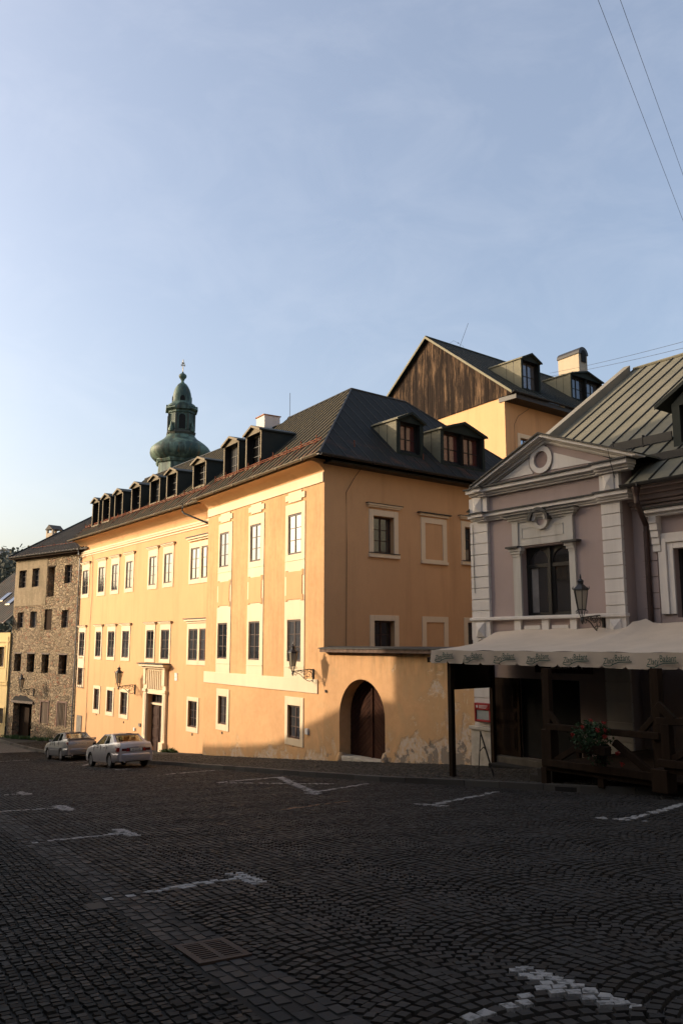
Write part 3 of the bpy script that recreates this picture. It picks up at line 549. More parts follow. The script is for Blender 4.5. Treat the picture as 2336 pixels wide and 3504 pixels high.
# chimney and rods
pr_, sr, orr = on_roof(rB, *Z2(760, 420)); s0 = B.s(*Z2(724, 360), rB.off - UR + .3); s1 = B.s(*Z2(797, 360), rB.off - UR + .3); zc = B.sz(*Z2(760, 322), rB.off - UR + .3)[1]
mb = MB(); o1 = rB.off - UR + .3; mb.wbox(B, s0, s1, zr - 1, zc - .05, o1 - 1.0, o1); mb.wbox(B, s0 - .04, s1 + .04, zc - .05, zc, o1 - 1.06, o1 + .06, 1); mb.build('chimney', [plaster('white_chimney_plaster', (.66, .60, .54)), m_chimbrick], yb)
s_, z_ = B.sz(991.5, 1424, rB.off - UR); mb = MB(); mb.tube([B.p(s_, z_ - .5, .72 - UR), B.p(s_, B.sz(991.5, 1345, .72 - UR)[1], .72 - UR)], .014, 5); mb.lathe([(0.01, -.02), (.09, 0), (.01, .05)], [(math.cos(a * .785), math.sin(a * .785)) for a in range(8)], B.p(s_, z_ - .05, .72 - UR)); mb.build('lightning_rod', m_iron, yb)

# ================================================================== COURTYARD WALL WITH GATE
cw = thing('courtyard_wall', D.p(3.5, -4.2, 0), 'stained peeling ochre wall with an arched carriage gate and tiled coping', 'wall')
g0, g1 = D.s(1161, 2520), D.s(1317, 2520); gc = (g0 + g1) / 2; gr = (g1 - g0) / 2; gtop = -1.30; gsp = gtop - gr * 1.05; DT = -.36; DE = D.s(1626)
mb = MB(); n = 20; arc = [(gc - gr * math.cos(math.pi * k / n), gsp + (gtop - gsp) * math.sin(math.pi * k / n)) for k in range(n + 1)]
for a, b in ((-.0, g0), (g1, DE)): mb.quad(D.p(a, -7), D.p(b, -7), D.p(b, DT), D.p(a, DT))
for (s, z), (s2, z2) in zip(arc, arc[1:]):
    mb.quad(D.p(s, z), D.p(s2, z2), D.p(s2, DT), D.p(s, DT)); mb.quad(D.p(s2, z2), D.p(s, z), D.p(s, z, -.55), D.p(s2, z2, -.55))
for s, f in ((g0, 0), (g1, 1)): mb.quad(D.p(s, -7), D.p(s, gsp), D.p(s, gsp, -.55), D.p(s, -7, -.55))
mb.quad(D.p(DE, -7, -.6), D.p(0, -7, -.6), D.p(0, DT, -.6), D.p(DE, DT, -.6)); mb.quad(D.p(0, DT), D.p(DE, DT), D.p(DE, DT, -.6), D.p(0, DT, -.6)); mb.build('wall', m_worn, cw)
mb = MB(); sL = D.s(1094, 2225, .25); 
mb.wbox(D, sL, DE - .02, DT, -.23, -.85, .26, 0); mb.prism([D.p(sL - .06, -.20, .3), D.p(DE - .02, -.20, .3), D.p(DE - .02, -.14, -.3), D.p(sL - .06, -.14, -.3)], [D.p(sL - .06, -.235, .3), D.p(DE - .02, -.235, .3), D.p(DE - .02, -.18, -.3), D.p(sL - .06, -.18, -.3)], 1)
mb.prism([D.p(sL - .06, -.14, -.3), D.p(DE - .02, -.14, -.3), D.p(DE - .02, -.20, -.9), D.p(sL - .06, -.20, -.9)], [D.p(sL - .06, -.18, -.3), D.p(DE - .02, -.18, -.3), D.p(DE - .02, -.24, -.9), D.p(sL - .06, -.24, -.9)], 1)
mb.build('coping', [plain('coping_stone', (.15, .10, .075), .9, .4, 6), m_grime], cw)
gate = MB(); 
gd = -.52
for side in (-1, 1):
    leaf = [(gc, -6.5), (gc + side * (gr + .05), -6.5)] + [(gc + side * (gr + .05) * math.cos(math.pi / 2 * k / 10), gsp + (gtop + .05 - gsp) * math.sin(math.pi / 2 * k / 10)) for k in range(11)]
    if side < 0: leaf = leaf[::-1]
    leaf = clip(leaf, -side, 0, -side * (gc + side * .02))
    cdir = (side * .64, .77)                  # across-board direction
    vals = [cdir[0] * x + cdir[1] * y for x, y in leaf]; v = min(vals)
    while v < max(vals):
        q = clip(clip(leaf, -cdir[0], -cdir[1], -(v + .006)), cdir[0], cdir[1], v + .134)
        if len(q) > 2: gate.wprism(D, q, gd - .04, gd + random.uniform(0, .006))
        v += .14
go = gate.build('gate', m_gate, cw); mb = MB(); mb.wbox(D, gc - .04, gc + .04, -6.5, gtop, gd - .02, gd + .05); mb.wbox(D, g0 - .1, g1 + .1, -6.5, gtop + .1, gd - .1, gd - .05, 1); mb.build('gate_rail', [m_gate, m_dark], go)
mb = MB(); mb.wbox(D, g0 - .05, g1 + .15, -6, gz(*D.p(gc, 0)[:2]) + .2, -.6, .02); mb.build('threshold', m_stoneblock, cw, bev=.02)
for s in (g0, g1 - .04):
    bz = gz(*D.p(s, 0)[:2]) + .1; mb = MB(); c = D.p(s, bz, -.06); mb.lathe([(.19, -.4), (.18, .05), (.14, .2), (.09, .3), (.02, .34)], [(math.cos(k * .524), math.sin(k * .524)) for k in range(12)], c); mb.build('guard_stone', m_worn, cw, True)

# ================================================================== GROUND
U = np.array([-.489, .872]); V = np.array([.872, .489])      # along the street, across it
def uv(p): return float(np.dot(p[:2], U)), float(np.dot(p[:2], V))
KERB = [(-40., 84.), (-24.5, 61.), (-12.3, 42.4), (-6.7, 34.2), (-2.9, 28.1), (-1.2, 25.3), (1.1, 21.9), (3.1, 19.6), (4.7, 17.5), (6.6, 15.8), (9.5, 13.0), (14., 8.)]
KERB = [tuple(np.array(p) + np.array([.0, .0])) for p in KERB]
def kside(X, Y):                                  # >0 on the footway side of the kerb
    best = 1e9; sg = 1
    for (x0, y0), (x1, y1) in zip(KERB, KERB[1:]):
        dx, dy = x1 - x0, y1 - y0; t = max(0, min(1, ((X - x0) * dx + (Y - y0) * dy) / (dx * dx + dy * dy))); qx, qy = x0 + dx * t, y0 + dy * t
        d = math.hypot(X - qx, Y - qy)
        if d < best: best = d; sg = -1 if dx * (Y - y0) - dy * (X - x0) < 0 else 1
    return best * sg
def gsheet(name, xs, ys, h, mat, fn=None):
    vs = [(x, y, gz(x, y) + h) for y in ys for x in xs]; n = len(xs); fs = []
    for j in range(len(ys) - 1):
        for i in range(n - 1):
            if fn is None or fn((xs[i] + xs[i + 1]) / 2, (ys[j] + ys[j + 1]) / 2): fs.append((j * n + i, j * n + i + 1, (j + 1) * n + i + 1, (j + 1) * n + i))
    mb = MB(); mb.add(vs, fs); return struct(mb.build(name, mat))
m_far = NT('street_base'); _v = m_far.n('ShaderNodeTexVoronoi', Scale=8.5); m_far.l(m_far.geo.outputs['Position'], _v.inputs['Vector']); _s = m_far.n('ShaderNodeSeparateColor'); m_far.l(_v.outputs['Color'], _s.inputs[0])
_e = m_far.n('ShaderNodeTexVoronoi', feature='DISTANCE_TO_EDGE', Scale=8.5); m_far.l(m_far.geo.outputs['Position'], _e.inputs['Vector'])
m_far.bump(m_far.ramp(_e.outputs['Distance'], 0, .2), .6, .02); m_far = m_far.fin(m_far.mix(m_far.ramp(_e.outputs['Distance'], .0, .06), (.018, .016, .014), m_far.mix(_s.outputs[0], (.05, .045, .04), (.10, .088, .075))), .8)
xs = list(np.arange(-70, 60.1, 2.5)); ys = list(np.arange(-40, 100.1, 2.5))
gsheet('street', xs, ys, -.03, m_far)
# raised footway in front of the houses: a strip between the kerb and beyond the walls
def strip(name, line, off0, off1, h, mat, drop=0):
    mb = MB(); nrm = []
    for i, p in enumerate(line):
        a = np.array(line[max(i - 1, 0)]); b = np.array(line[min(i + 1, len(line) - 1)]); t = (b - a) / np.linalg.norm(b - a); nrm.append(np.array([-t[1], t[0]]))
    pts = []
    for p, n in zip(line, nrm):
        q0 = np.array(p) + n * off0; q1 = np.array(p) + n * off1; pts.append((q0, q1))
    vs = []; 
    for q0, q1 in pts: vs += [(q0[0], q0[1], gz(*q0) + h), (q1[0], q1[1], gz(*q1) + h)]
    if drop: 
        for q0, _ in pts: vs.append((q0[0], q0[1], gz(*q0) + h - drop))
    n = len(pts); fs = [(2 * i, 2 * i + 2, 2 * i + 3, 2 * i + 1) for i in range(n - 1)]
    if drop: fs += [(2 * n + i, 2 * n + i + 1, 2 * i + 2, 2 * i) for i in range(n - 1)]
    mb.add(vs, fs); o = mb.build(name, mat); return struct(o)
dense = []
for a, b in zip(KERB, KERB[1:]):
    a, b = np.array(a), np.array(b); m = max(1, int(np.linalg.norm(b - a) / 1.0)); dense += [tuple(a + (b - a) * k / m) for k in range(m)]
dense.append(KERB[-1])
strip('footway', dense, .02, 22., .085, m_joint, .3)
# kerb stones
def kerbstones(name, line, w, h, L, mat, sink=.25, jit=.004):
    mb = MB(); acc = []
    pts = [np.array(p) for p in line]; d = [0]
    for a, b in zip(pts, pts[1:]): d.append(d[-1] + np.linalg.norm(b - a))
    def at(t):
        i = min(max(np.searchsorted(d, t) - 1, 0), len(pts) - 2); f = (t - d[i]) / (d[i + 1] - d[i]); return pts[i] + (pts[i + 1] - pts[i]) * f
    t = 0
    while t < d[-1] - L:
        l = L * random.uniform(.7, 1.25); a, b = at(t + .006), at(min(t + l - .006, d[-1])); tt = (b - a) / np.linalg.norm(b - a); n = np.array([-tt[1], tt[0]]); j = random.uniform(-jit, jit)
        o = n * random.uniform(-.008, .008); q = [a + o, b + o, b + o + n * w, a + o + n * w]
        if -.8 < a[0] / max(a[1], .1) < .8: mb.hexa([(p[0], p[1], gz(*p) - sink) for p in q] + [(p[0], p[1], gz(*p) + h + j) for p in q])
        t += l
    return struct(mb.build(name, mat, bev=.006))
kerbstones('kerb', dense, .16, .13, 1.0, m_kerb)
# markings as ground polygons
def gp(x, y): return ground(x, y)[:2]
MARKS = []
def mark(name, segs, mat=None, w=.12, p=.88):
    MARKS.append((name, [(gp(*a), gp(*b), ww if ww else w) for a, b, ww in segs], mat or m_paint, p))
mark('parking_marking', [((1470, 3530), (1900, 3380), .13), ((1790, 3322), (2150, 3448), .14)])
mark('parking_marking', [((385, 3074), (838, 2997), .10), ((795, 2985), (892, 3020), .17)])
mark('parking_marking', [((95, 2884), (425, 2850), .10), ((400, 2838), (455, 2858), .17)])
mark('parking_marking', [((-60, 2780), (222, 2763), .10), ((200, 2757), (240, 2771), .17)])
mark('parking_marking', [((-60, 2727), (85, 2714), .10), ((70, 2710), (95, 2718), .17)])
mark('parking_marking', [((748, 2677), (956, 2659), .11), ((956, 2659), (1083, 2716), .15), ((751, 2678), (1130, 2682), .08), ((1058, 2713), (1250, 2682), .10)])
mark('parking_marking', [((1425, 2751), (1515, 2757), .12), ((1480, 2752), (1640, 2722), .10), ((1655, 2717), (1695, 2709), .10)])
mark('parking_marking', [((2060, 2798), (2200, 2807), .12), ((2140, 2804), (2345, 2750), .11)])
mark('parking_marking', [((550, 2651), (730, 2636), .11)])
mark('parking_marking', [((210, 2611), (300, 2606), .12), ((100, 2600), (0, 2606), .1)])
mark('parking_marking', [((290, 2619), (320, 2609), .12), ((400, 2633), (440, 2631), .12)])
mark('crossing_marking', [((962, 2770), (1192, 2741), .11)], m_orange, p=.7)
def segdist(P, a, b):
    d = b - a; t = np.clip(((P - a) @ d) / (d @ d), 0, 1)[:, None]; return np.linalg.norm(P - (a + t * d), axis=1)
def stones(name, C, ang, ln, wd, mat, h=.0, bev=.007, tilt=.012, hj=.0022, sink=.03, side=None):
    n = len(C)
    if n == 0: return None
    X, Y = C[:, 0], C[:, 1]; far = np.clip(np.minimum(Y, 64.5) - 40, 0, None); Z = -1.65 + .035 * X - .0881 * Y + .0018 * far ** 2 + h + rng.normal(0, hj, n)
    ca, sa = np.cos(ang), np.sin(ang); tx, ty = rng.normal(0, tilt, n), rng.normal(0, tilt, n)
    V8 = np.zeros((n, 8, 3))
    for k, (i, j) in enumerate(((-1, -1), (1, -1), (1, 1), (-1, 1))):
        jx, jy = rng.normal(0, .004, n), rng.normal(0, .004, n)
        for lay, (ins, dz) in enumerate(((0, -sink), (bev, 0))):
            lx = i * (ln / 2 - ins) + jx; ly = j * (wd / 2 - ins) + jy; px = X + lx * ca - ly * sa; py = Y + lx * sa + ly * ca
            V8[:, lay * 4 + k, 0] = px; V8[:, lay * 4 + k, 1] = py; V8[:, lay * 4 + k, 2] = Z + .035 * (px - X) - .0881 * (py - Y) + dz + (lx * tx + ly * ty if lay else 0)
    Fq = np.array([(4, 5, 6, 7), (0, 1, 5, 4), (1, 2, 6, 5), (2, 3, 7, 6), (3, 0, 4, 7)]); FF = (Fq[None] + (np.arange(n) * 8)[:, None, None]).reshape(-1)
    me = bpy.data.meshes.new(name); me.vertices.add(n * 8); me.vertices.foreach_set('co', V8.reshape(-1)); nf = n * 5
    me.loops.add(nf * 4); me.loops.foreach_set('vertex_index', FF.astype(np.int32)); me.polygons.add(nf); me.polygons.foreach_set('loop_start', (np.arange(nf) * 4).astype(np.int32))
    me.polygons.foreach_set('use_smooth', [False] * nf); me.materials.append(mat)
    if side: me.materials.append(side); me.polygons.foreach_set('material_index', np.tile([0, 1, 1, 1, 1], n).astype(np.int32))
    me.update(calc_edges=True); me.validate(); o = bpy.data.objects.new(name, me); COL.objects.link(o); return struct(o)
# carriageway: segmental arcs of setts
CWD, Rr, PT = 1.30, 1.08, .105; phis = np.arange(-7, 8) * (.0965 / Rr * 1.02); ctr = []; an = []; ln = []; wdl = []
VIN = 2.60
for ci in range(0, 15):
    v0 = VIN + CWD * (ci + .5)
    for r in range(-20, 620):
        for ph in phis:
            ctr.append((v0 + Rr * math.sin(ph), 1.0 + r * PT + Rr * math.cos(ph) + .05 * math.sin(r * .37 + ci))); an.append(-ph); wdl.append(PT * math.cos(ph) - .012)
ctr = np.array(ctr); an = np.array(an); wdl = np.array(wdl)
XY = ctr[:, :1] * V[None] + ctr[:, 1:] * U[None]; base_ang = math.atan2(V[1], V[0])
ks = np.array([kside(x, y) if y < 52 else 1 for x, y in XY]) if False else None
poly = np.array(dense)
def kside_v(P):
    best = np.full(len(P), 1e9); sg = np.ones(len(P))
    for (x0, y0), (x1, y1) in zip(KERB, KERB[1:]):
        dx, dy = x1 - x0, y1 - y0; t = np.clip(((P[:, 0] - x0) * dx + (P[:, 1] - y0) * dy) / (dx * dx + dy * dy), 0, 1); d = np.hypot(P[:, 0] - x0 - dx * t, P[:, 1] - y0 - dy * t)
        s_ = np.where(dx * (P[:, 1] - y0) - dy * (P[:, 0] - x0) < 0, -1., 1.); u_ = d < best; best = np.where(u_, d, best); sg = np.where(u_, s_, sg)
    return best * sg
vis = lambda P, m=.62, y1=52: (P[:, 1] > 2.5) & (P[:, 1] < y1) & (np.abs(P[:, 0]) < m * P[:, 1] + 2.0)
keep = vis(XY) & (kside_v(XY) < -.06); XY, an, wdl = XY[keep], an[keep], wdl[keep]
ANG = base_ang + an + rng.normal(0, .05, len(an)); XY = XY + rng.normal(0, .0045, XY.shape); LN = .0965 - .010 + rng.normal(0, .006, len(an)); WD = wdl + rng.normal(0, .005, len(an))
used_ = np.zeros(len(XY), bool)
# gutter setts beside the old footway, then the footway itself
def band(v0, v1, pv, pu, u1=62, jit=.006):
    c = []; 
    for k, v in enumerate(np.arange(v0 + pv / 2, v1, pv)):
        uu = np.arange(-1 + (k % 2) * pu / 2, u1, pu); c.append(np.stack([np.full(len(uu), v), uu + rng.normal(0, jit * 1.5, len(uu))], 1))
    c = np.concatenate(c); return c[:, :1] * V[None] + c[:, 1:] * U[None] + rng.normal(0, jit, c.shape)
G1 = band(2.13, 2.58, .112, .165); G1 = G1[vis(G1)]
for name, segs, mat, pr in MARKS:
    for tagn, arr, angs, lns, wds, isg in (('r', XY, ANG, LN, WD, 0), ('g', G1, None, None, None, 1)):
        m = np.zeros(len(arr), bool)
        for a, b, w_ in segs: m |= segdist(arr, a, b) < w_ / 2 + np.where(arr[:, 1] > 13, .026, .010)
        m &= rng.random(len(arr)) < pr
        if isg:
            if m.sum() > 0: stones(name, G1[m], np.full(m.sum(), base_ang), np.full(m.sum(), .098), np.full(m.sum(), .150), mat, -.004, side=m_gut)
            G1 = G1[~m]
        else:
            m &= ~used_; used_ |= m
            if m.sum() > 0: stones(name, XY[m], ANG[m], LN[m] + .007, WD[m] + .007, mat, .0, bev=.004, side=m_paint if mat is m_paint else m_cob)
stones('carriageway_setts', XY[~used_], ANG[~used_], LN[~used_], WD[~used_], m_cob)
stones('gutter_setts', G1, np.full(len(G1), base_ang), np.full(len(G1), .098), np.full(len(G1), .148), m_gut, -.005)
KL = band(1.86, 2.11, .24, .62, jit=.01); KL = KL[vis(KL)]; KL = KL[rng.random(len(KL)) < .13]; stones('old_kerb', KL, np.full(len(KL), base_ang), np.full(len(KL), .20), rng.uniform(.3, .5, len(KL)), m_kerbL, .007, .015, .01, .004)
GL = band(-5.5, 2.10, .076, .080, 50, .004); GL = GL[vis(GL, .55, 34)]; stones('footway_setts', GL, base_ang + rng.normal(0, .12, len(GL)), rng.normal(.071, .005, len(GL)), rng.normal(.074, .005, len(GL)), m_cobL, .0, .009, .02, .003)
struct(MB().quad(*[(*(V * v + U * u), gz(*(V * v + U * u)) - .012) for v, u in ((-9, -2), (2.6, -2), (2.6, 40), (-9, 40))]).build('footway_bed', m_joint))
# setts of the raised footway
g = np.stack(np.meshgrid(np.arange(-2, 16, .105), np.arange(0, 62, .11)), -1).reshape(-1, 2); g = g[:, :1] * V[None] + g[:, 1:] * U[None] + rng.normal(0, .012, g.shape)
kk = kside_v(g); g = g[(kk > .2) & (kk < 7) & vis(g, .6, 60)]
inn_ = np.ones(len(g), bool)
for w, s_lo, s_hi in ((B, -12, .1), (A, -22, .5), (D, 0, 7.5), (Ew, -.2, 30)):
    q = g - w.P[:2]; ss = q @ w.d[:2]; oo = q @ w.n[:2]; inn_ &= ~((ss > s_lo) & (ss < s_hi) & (oo < .03))
g = g[inn_]; stones('footway_paving', g, base_ang + rng.normal(0, .1, len(g)), rng.normal(.093, .006, len(g)), rng.normal(.098, .006, len(g)), m_cobR, .12, .010, .02, .003)
# drain grate
gcx = ground(725, 3254); grt = thing('drain_grate', tuple(gcx), 'rusty slotted iron drain grate set in the gutter setts', 'drain grate', rz=base_ang, local=True)
mb = MB(); gl, gw = .58, .40
def gq(x0, x1, y0, y1, z0, z1): mb.box(x0, x1, y0, y1, z0, z1)
gq(-gw / 2, gw / 2, -gl / 2, -gl / 2 + .05, 0, .035); gq(-gw / 2, gw / 2, gl / 2 - .05, gl / 2, 0, .035); gq(-gw / 2, -gw / 2 + .05, -gl / 2 + .05, gl / 2 - .05, 0, .035); gq(gw / 2 - .05, gw / 2, -gl / 2 + .05, gl / 2 - .05, 0, .035); gq(-.02, .02, -gl / 2 + .05, gl / 2 - .05, 0, .034)
for k in range(10): y = -gl / 2 + .075 + k * .054; gq(-gw / 2 + .05, -.02, y - .01, y + .014, 0, .033); gq(.02, gw / 2 - .05, y - .01, y + .014, 0, .033)
mb.build('grate', plain('rusty_cast_iron', (.035, .021, .014), .75), grt); MB().box(-gw / 2 + .03, gw / 2 - .03, -gl / 2 + .03, gl / 2 - .03, -.002, .008).build('sump', m_dark, grt)
grt.rotation_euler = (Matrix.Rotation(base_ang, 3, 'Z') @ Matrix.Rotation(0, 3, 'X')).to_euler(); sn = Vector((-.035, .0881, 1)).normalized(); grt.rotation_euler = (Vector((0, 0, 1)).rotation_difference(sn).to_matrix() @ Matrix.Rotation(base_ang, 3, 'Z')).to_euler(); grt.location = (gcx[0], gcx[1], gcx[2] - .026)

# ================================================================== STONE HOUSE
sh = thing('stone_house', Fw.p(-3, -6.9, 0), 'derelict rubble stone house with empty window openings next to the ochre building', 'house')
fs = lambda x, y: Fw.s(*Z1(x, y)); fz = lambda x, y: Fw.sz(*Z1(x, y))[1]
FL = fs(97, 1000); FT = fz(330, 455)
def rct(x0, x1, y0, y1): c = (y0 + y1) / 2; return fs(x0, c), fs(x1, c), fz((x0 + x1) / 2, y1), fz((x0 + x1) / 2, y0)
wn1 = [rct(152, 207, 565, 698), rct(252, 306, 548, 690), rct(497, 553, 520, 662)]; tall = rct(367, 419, 540, 765)
wn2 = [rct(135, 182, 885, 1005), rct(232, 283, 880, 1003), rct(473, 525, 868, 1003)]; blk = rct(342, 398, 863, 1020)
wn3 = [rct(110, 162, 1202, 1337), rct(208, 265, 1203, 1344), rct(320, 374, 1207, 1353), rct(450, 512, 1211, 1362)]
gt = rct(96, 240, 1578, 1900); bd = rct(314, 369, 1572, 1736); sl_ = rct(442, 505, 1580, 1750)
holes = [(*h, .28) for h in wn1 + wn2 + wn3] + [(*tall, .5), (*blk, .12), (gt[0], gt[1], gt[2] - 1, gt[3], .6), (*bd, .1), (*sl_, .2)]
mb = MB(); eL = Fw.sz(52, 1907, .45); eR = Fw.sz(267, 1875, .45); ezF = (eL[1] + eR[1]) / 2; wall_holes(mb, Fw, FL, 0, -10, ezF - .1, holes); zq = ezF - .15; mb.quad(Fw.p(FL, -10), Fw.p(FL, zq), Fw.p(FL, zq, -11), Fw.p(FL, -10, -11)); mb.quad(Fw.p(FL, -10, -11), Fw.p(FL, zq, -11), Fw.p(0, zq, -11), Fw.p(0, -10, -11)); mb.quad(Fw.p(FL, zq), Fw.p(FL, zq, -11), Fw.p(FL, zq + 4.3, -7.75))
mb.build('wall', m_rubble, sh)
pb = [(fs(118, 700), fs(364, 700))]; zt, zb_ = fz(250, 470), fz(230, 835)
mb = MB(); wall_holes(mb, Fw, fs(122, 650), fs(362, 650), zb_, zt, [(*h, .05) for h in wn1[:2]], o=.03); mb.build('brick_patch', m_brick, sh)['label'] = 'pale brick patch beside the top windows'
for h in wn1 + wn2:
    mb = MB(); bars(mb, Fw, *h, -.26, -.2, .07, 2, 3, .06, .04); f = mb.build('window', m_oldframe, sh); MB().wbox(Fw, h[0], h[1], h[2], h[3], -.3, -.27).build('pane', m_pane_dim, f)
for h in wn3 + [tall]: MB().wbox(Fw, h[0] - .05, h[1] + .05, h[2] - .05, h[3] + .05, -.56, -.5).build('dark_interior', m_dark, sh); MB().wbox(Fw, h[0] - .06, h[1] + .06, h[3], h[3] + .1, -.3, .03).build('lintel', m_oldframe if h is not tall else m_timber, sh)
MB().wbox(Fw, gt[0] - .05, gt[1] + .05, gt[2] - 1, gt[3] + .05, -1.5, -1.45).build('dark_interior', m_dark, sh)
mb = MB(); mb.wbox(Fw, gt[0] + .05, (gt[0] + gt[1]) / 2 + .1, gt[2] - 1, gt[3] - .15, -.56, -.5); mb.build('gate_leaf', m_timber, sh)
mb = MB(); mb.wbox(Fw, gt[0] - .2, gt[1] + .2, gt[3] - .02, gt[3] + .14, -.3, .1); mb.build('lintel', m_oldframe, sh)
mb = MB(); pts = [(gt[0] - .15, gt[3] + .14)] + [(gt[0] + (gt[1] - gt[0]) * k / 8, gt[3] + .24 + .30 * math.sin(math.pi * min(1, (k + 1) / 9)) + random.uniform(-.06, .06)) for k in range(9)] + [(gt[1] + .15, gt[3] + .14)]; mb.wprism(Fw, pts, 0, .012); mb.build('broken_recess', m_dark, sh)
MB().wbox(Fw, blk[0], blk[1], blk[2], blk[3], -.14, -.1).build('boarding', m_timber, sh)
def planks(w, h, n, gap, o, mat, nm='boarding'):
    mb = MB(); wd = (h[1] - h[0]) / n
    for k in range(n): mb.wbox(w, h[0] + k * wd + gap / 2, h[0] + (k + 1) * wd - gap / 2, h[2] + random.uniform(-.05, .05), h[3] + random.uniform(-.05, .02), o, o + .03)
    return mb.build(nm, mat, sh)
planks(Fw, bd, 4, .012, -.06, m_boarding); planks(Fw, sl_, 6, .08, -.02, m_boarding); MB().wbox(Fw, sl_[0], sl_[1], sl_[2], sl_[3], -.24, -.2).build('dark_interior', m_dark, sh)
for h, t in ((bd, .1), (sl_, .12)):
    mb = MB(); mb.wbox(Fw, h[0] - t, h[0], h[2] - t, h[3] + t, -.05, .03); mb.wbox(Fw, h[1], h[1] + t, h[2] - t, h[3] + t, -.05, .03); mb.wbox(Fw, h[0], h[1], h[3], h[3] + t, -.05, .03); mb.build('window_frame', plain('reddish_stone', (.20, .13, .10), .9), sh)
eL = Fw.sz(52, 1907, .45); eR = Fw.sz(267, 1875, .45); ezF = (eL[1] + eR[1]) / 2
rF = Roof(Fw, .45, ezF, 29.2); uF = 8.2; mb = MB(); rF.sheet([(FL - .35, 0), (1.2, 0), (1.2, uF), (FL - .35, uF)], mb, .45, rib=.05); mb.build('roof', [m_roofF, m_seam], sh)
mb = MB(); mb.quad(rF.pt(FL - .35, uF), rF.pt(1.2, uF), Fw.p(1.2, ezF + 2, .45 - 14), Fw.p(FL - .35, ezF + 2, .45 - 14)); mb.build('roof', m_roofF, sh)
mb = MB(); mb.wbox(Fw, FL, 0, ezF - .32, ezF - .2, -.02, .12); mb.wbox(Fw, FL - .3, .1, ezF - .2, ezF - .09, -.02, .42); mb.build('eaves_cornice', m_timber, sh)
gutter(Fw, FL - .3, .1, ezF - .03, .45, sh, m_gutter_dk, .06)
mb = MB(); mb.tube([rF.pt(FL - .35, 0, .06), rF.pt(FL - .35, uF, .06)], .05, 5); mb.build('verge', m_seam, sh)
mb = MB()
for k in range(5): s = FL + 1 + k * 1.6; mb.tube([rF.pt(s, 1.1), rF.pt(s, 1.1, .3)], .02, 5)
mb.tube([rF.pt(FL + 1, 1.1, .12), rF.pt(FL + 7.4, 1.1, .12)], .012, 5); mb.build('snow_guard', m_rust, sh)
p, s_, o_ = on_roof(rF, 172, 1842); s_ = FL + .9; 
sA_, zA_ = Fw.sz(172, 1842, .45 - uF); hh = Fw.sz(172, 1800, .45 - uF)[1]
mb = MB(); cwid = .55; z0c = zA_ - 1.5; zc = zA_ + (hh - zA_) * .42; o1 = .45 - uF
mb.wbox(Fw, sA_ - cwid, sA_ + cwid, z0c, zc, o1 - .9, o1 + .1)
for a, b in ((sA_ - cwid, sA_ - cwid + .18), (sA_ + cwid - .18, sA_ + cwid)):
    for c, d in ((o1 - .9, o1 - .72), (o1 - .08, o1 + .1)): mb.wbox(Fw, a, b, zc, hh - .35, c, d)
mb.prism([Fw.p(sA_ - cwid - .08, hh - .35, o1 + .2), Fw.p(sA_ + cwid + .08, hh - .35, o1 + .2), Fw.p(sA_, hh + .1, o1 + .2)], [Fw.p(sA_ - cwid - .08, hh - .35, o1 - 1.), Fw.p(sA_ + cwid + .08, hh - .35, o1 - 1.), Fw.p(sA_, hh + .1, o1 - 1.)], 1); mb.build('chimney', [m_chim, m_roofF], sh)
# downpipe at the party line
mb = MB(); q = [Z1(601, 392), Z1(604, 440), Z1(630, 470), Z1(612, 760), Z1(590, 1200), Z1(560, 1640), Z1(548, 1830)]; pp = [Fw.p(*Fw.sz(*q[0], .5), .5), Fw.p(*Fw.sz(*q[1], .5), .5)] + [Fw.p(-.16, Fw.sz(*k, .08)[1], .09) for k in q[2:]]; mb.tube(pp, .05, 8)
for z in (5, 2.5, 0, -2.5, -5): mb.wbox(Fw, -.23, -.09, z, z + .04, 0, .15)
mb.build('downpipe', m_greypipe, sh, True)

# ================================================================== LITTLE YELLOW HOUSE AT THE LEFT EDGE
GP = Fw.p(FL, 0, .12); Gw = Wall(GP[:2], -50); yh = thing('yellow_house', Gw.p(-1, -7, 0), 'small pale yellow house with roof skylights left of the rubble house', 'house')
m_yel = plaster('pale_yellow_plaster', (.72, .55, .27), streak=.15)
gs_ = lambda x, y: Gw.s(*Z1(x, y)); gzz = lambda x, y: Gw.sz(*Z1(x, y))[1]; GT = gzz(75, 1040); e1 = gs_(35, 1230); e2 = gs_(28, 1680); wW = 1.15
hl = [(e1 - wW, e1, gzz(20, 1303), gzz(20, 1150)), (e2 - wW, e2, gzz(15, 1738), gzz(15, 1620)), (e1 - 3.4, e1 - 2.2, gzz(20, 1303), gzz(20, 1150)), (e1 - 3.4, e1 - 2.2, gzz(15, 1738), gzz(15, 1620))]
mb = MB(); wall_holes(mb, Gw, -9, 0, -10, GT, [(*h, .25) for h in hl]); mb.quad(Gw.p(-9, -10), Gw.p(-9, GT), Gw.p(-9, GT, -9), Gw.p(-9, -10, -9)); mb.build('wall', m_yel, yh)
for h in hl: window(Gw, yh, *h, .2, surr=(.12, .12, .12, .12), ms=m_yel, rows=2)
mb = MB()
for y in (1110, 1420, 1440): z = gzz(60, y); mb.wbox(Gw, -9, .02, z - .05, z + .05, -.02, .07)
mb.wbox(Gw, -.5, -.2, gzz(60, 1420), GT - .3, -.02, .04); mb.build('moulding', m_yel, yh)
cove(Gw, -9, .02, GT + .35, GT - .15, .5).parent = yh; 
cc = [o for o in COL.objects if o.name.startswith('eaves_cornice') and o.parent == yh]
for o in cc:
    for v in o.data.vertices: v.co -= Vector(ORG[yh.name])
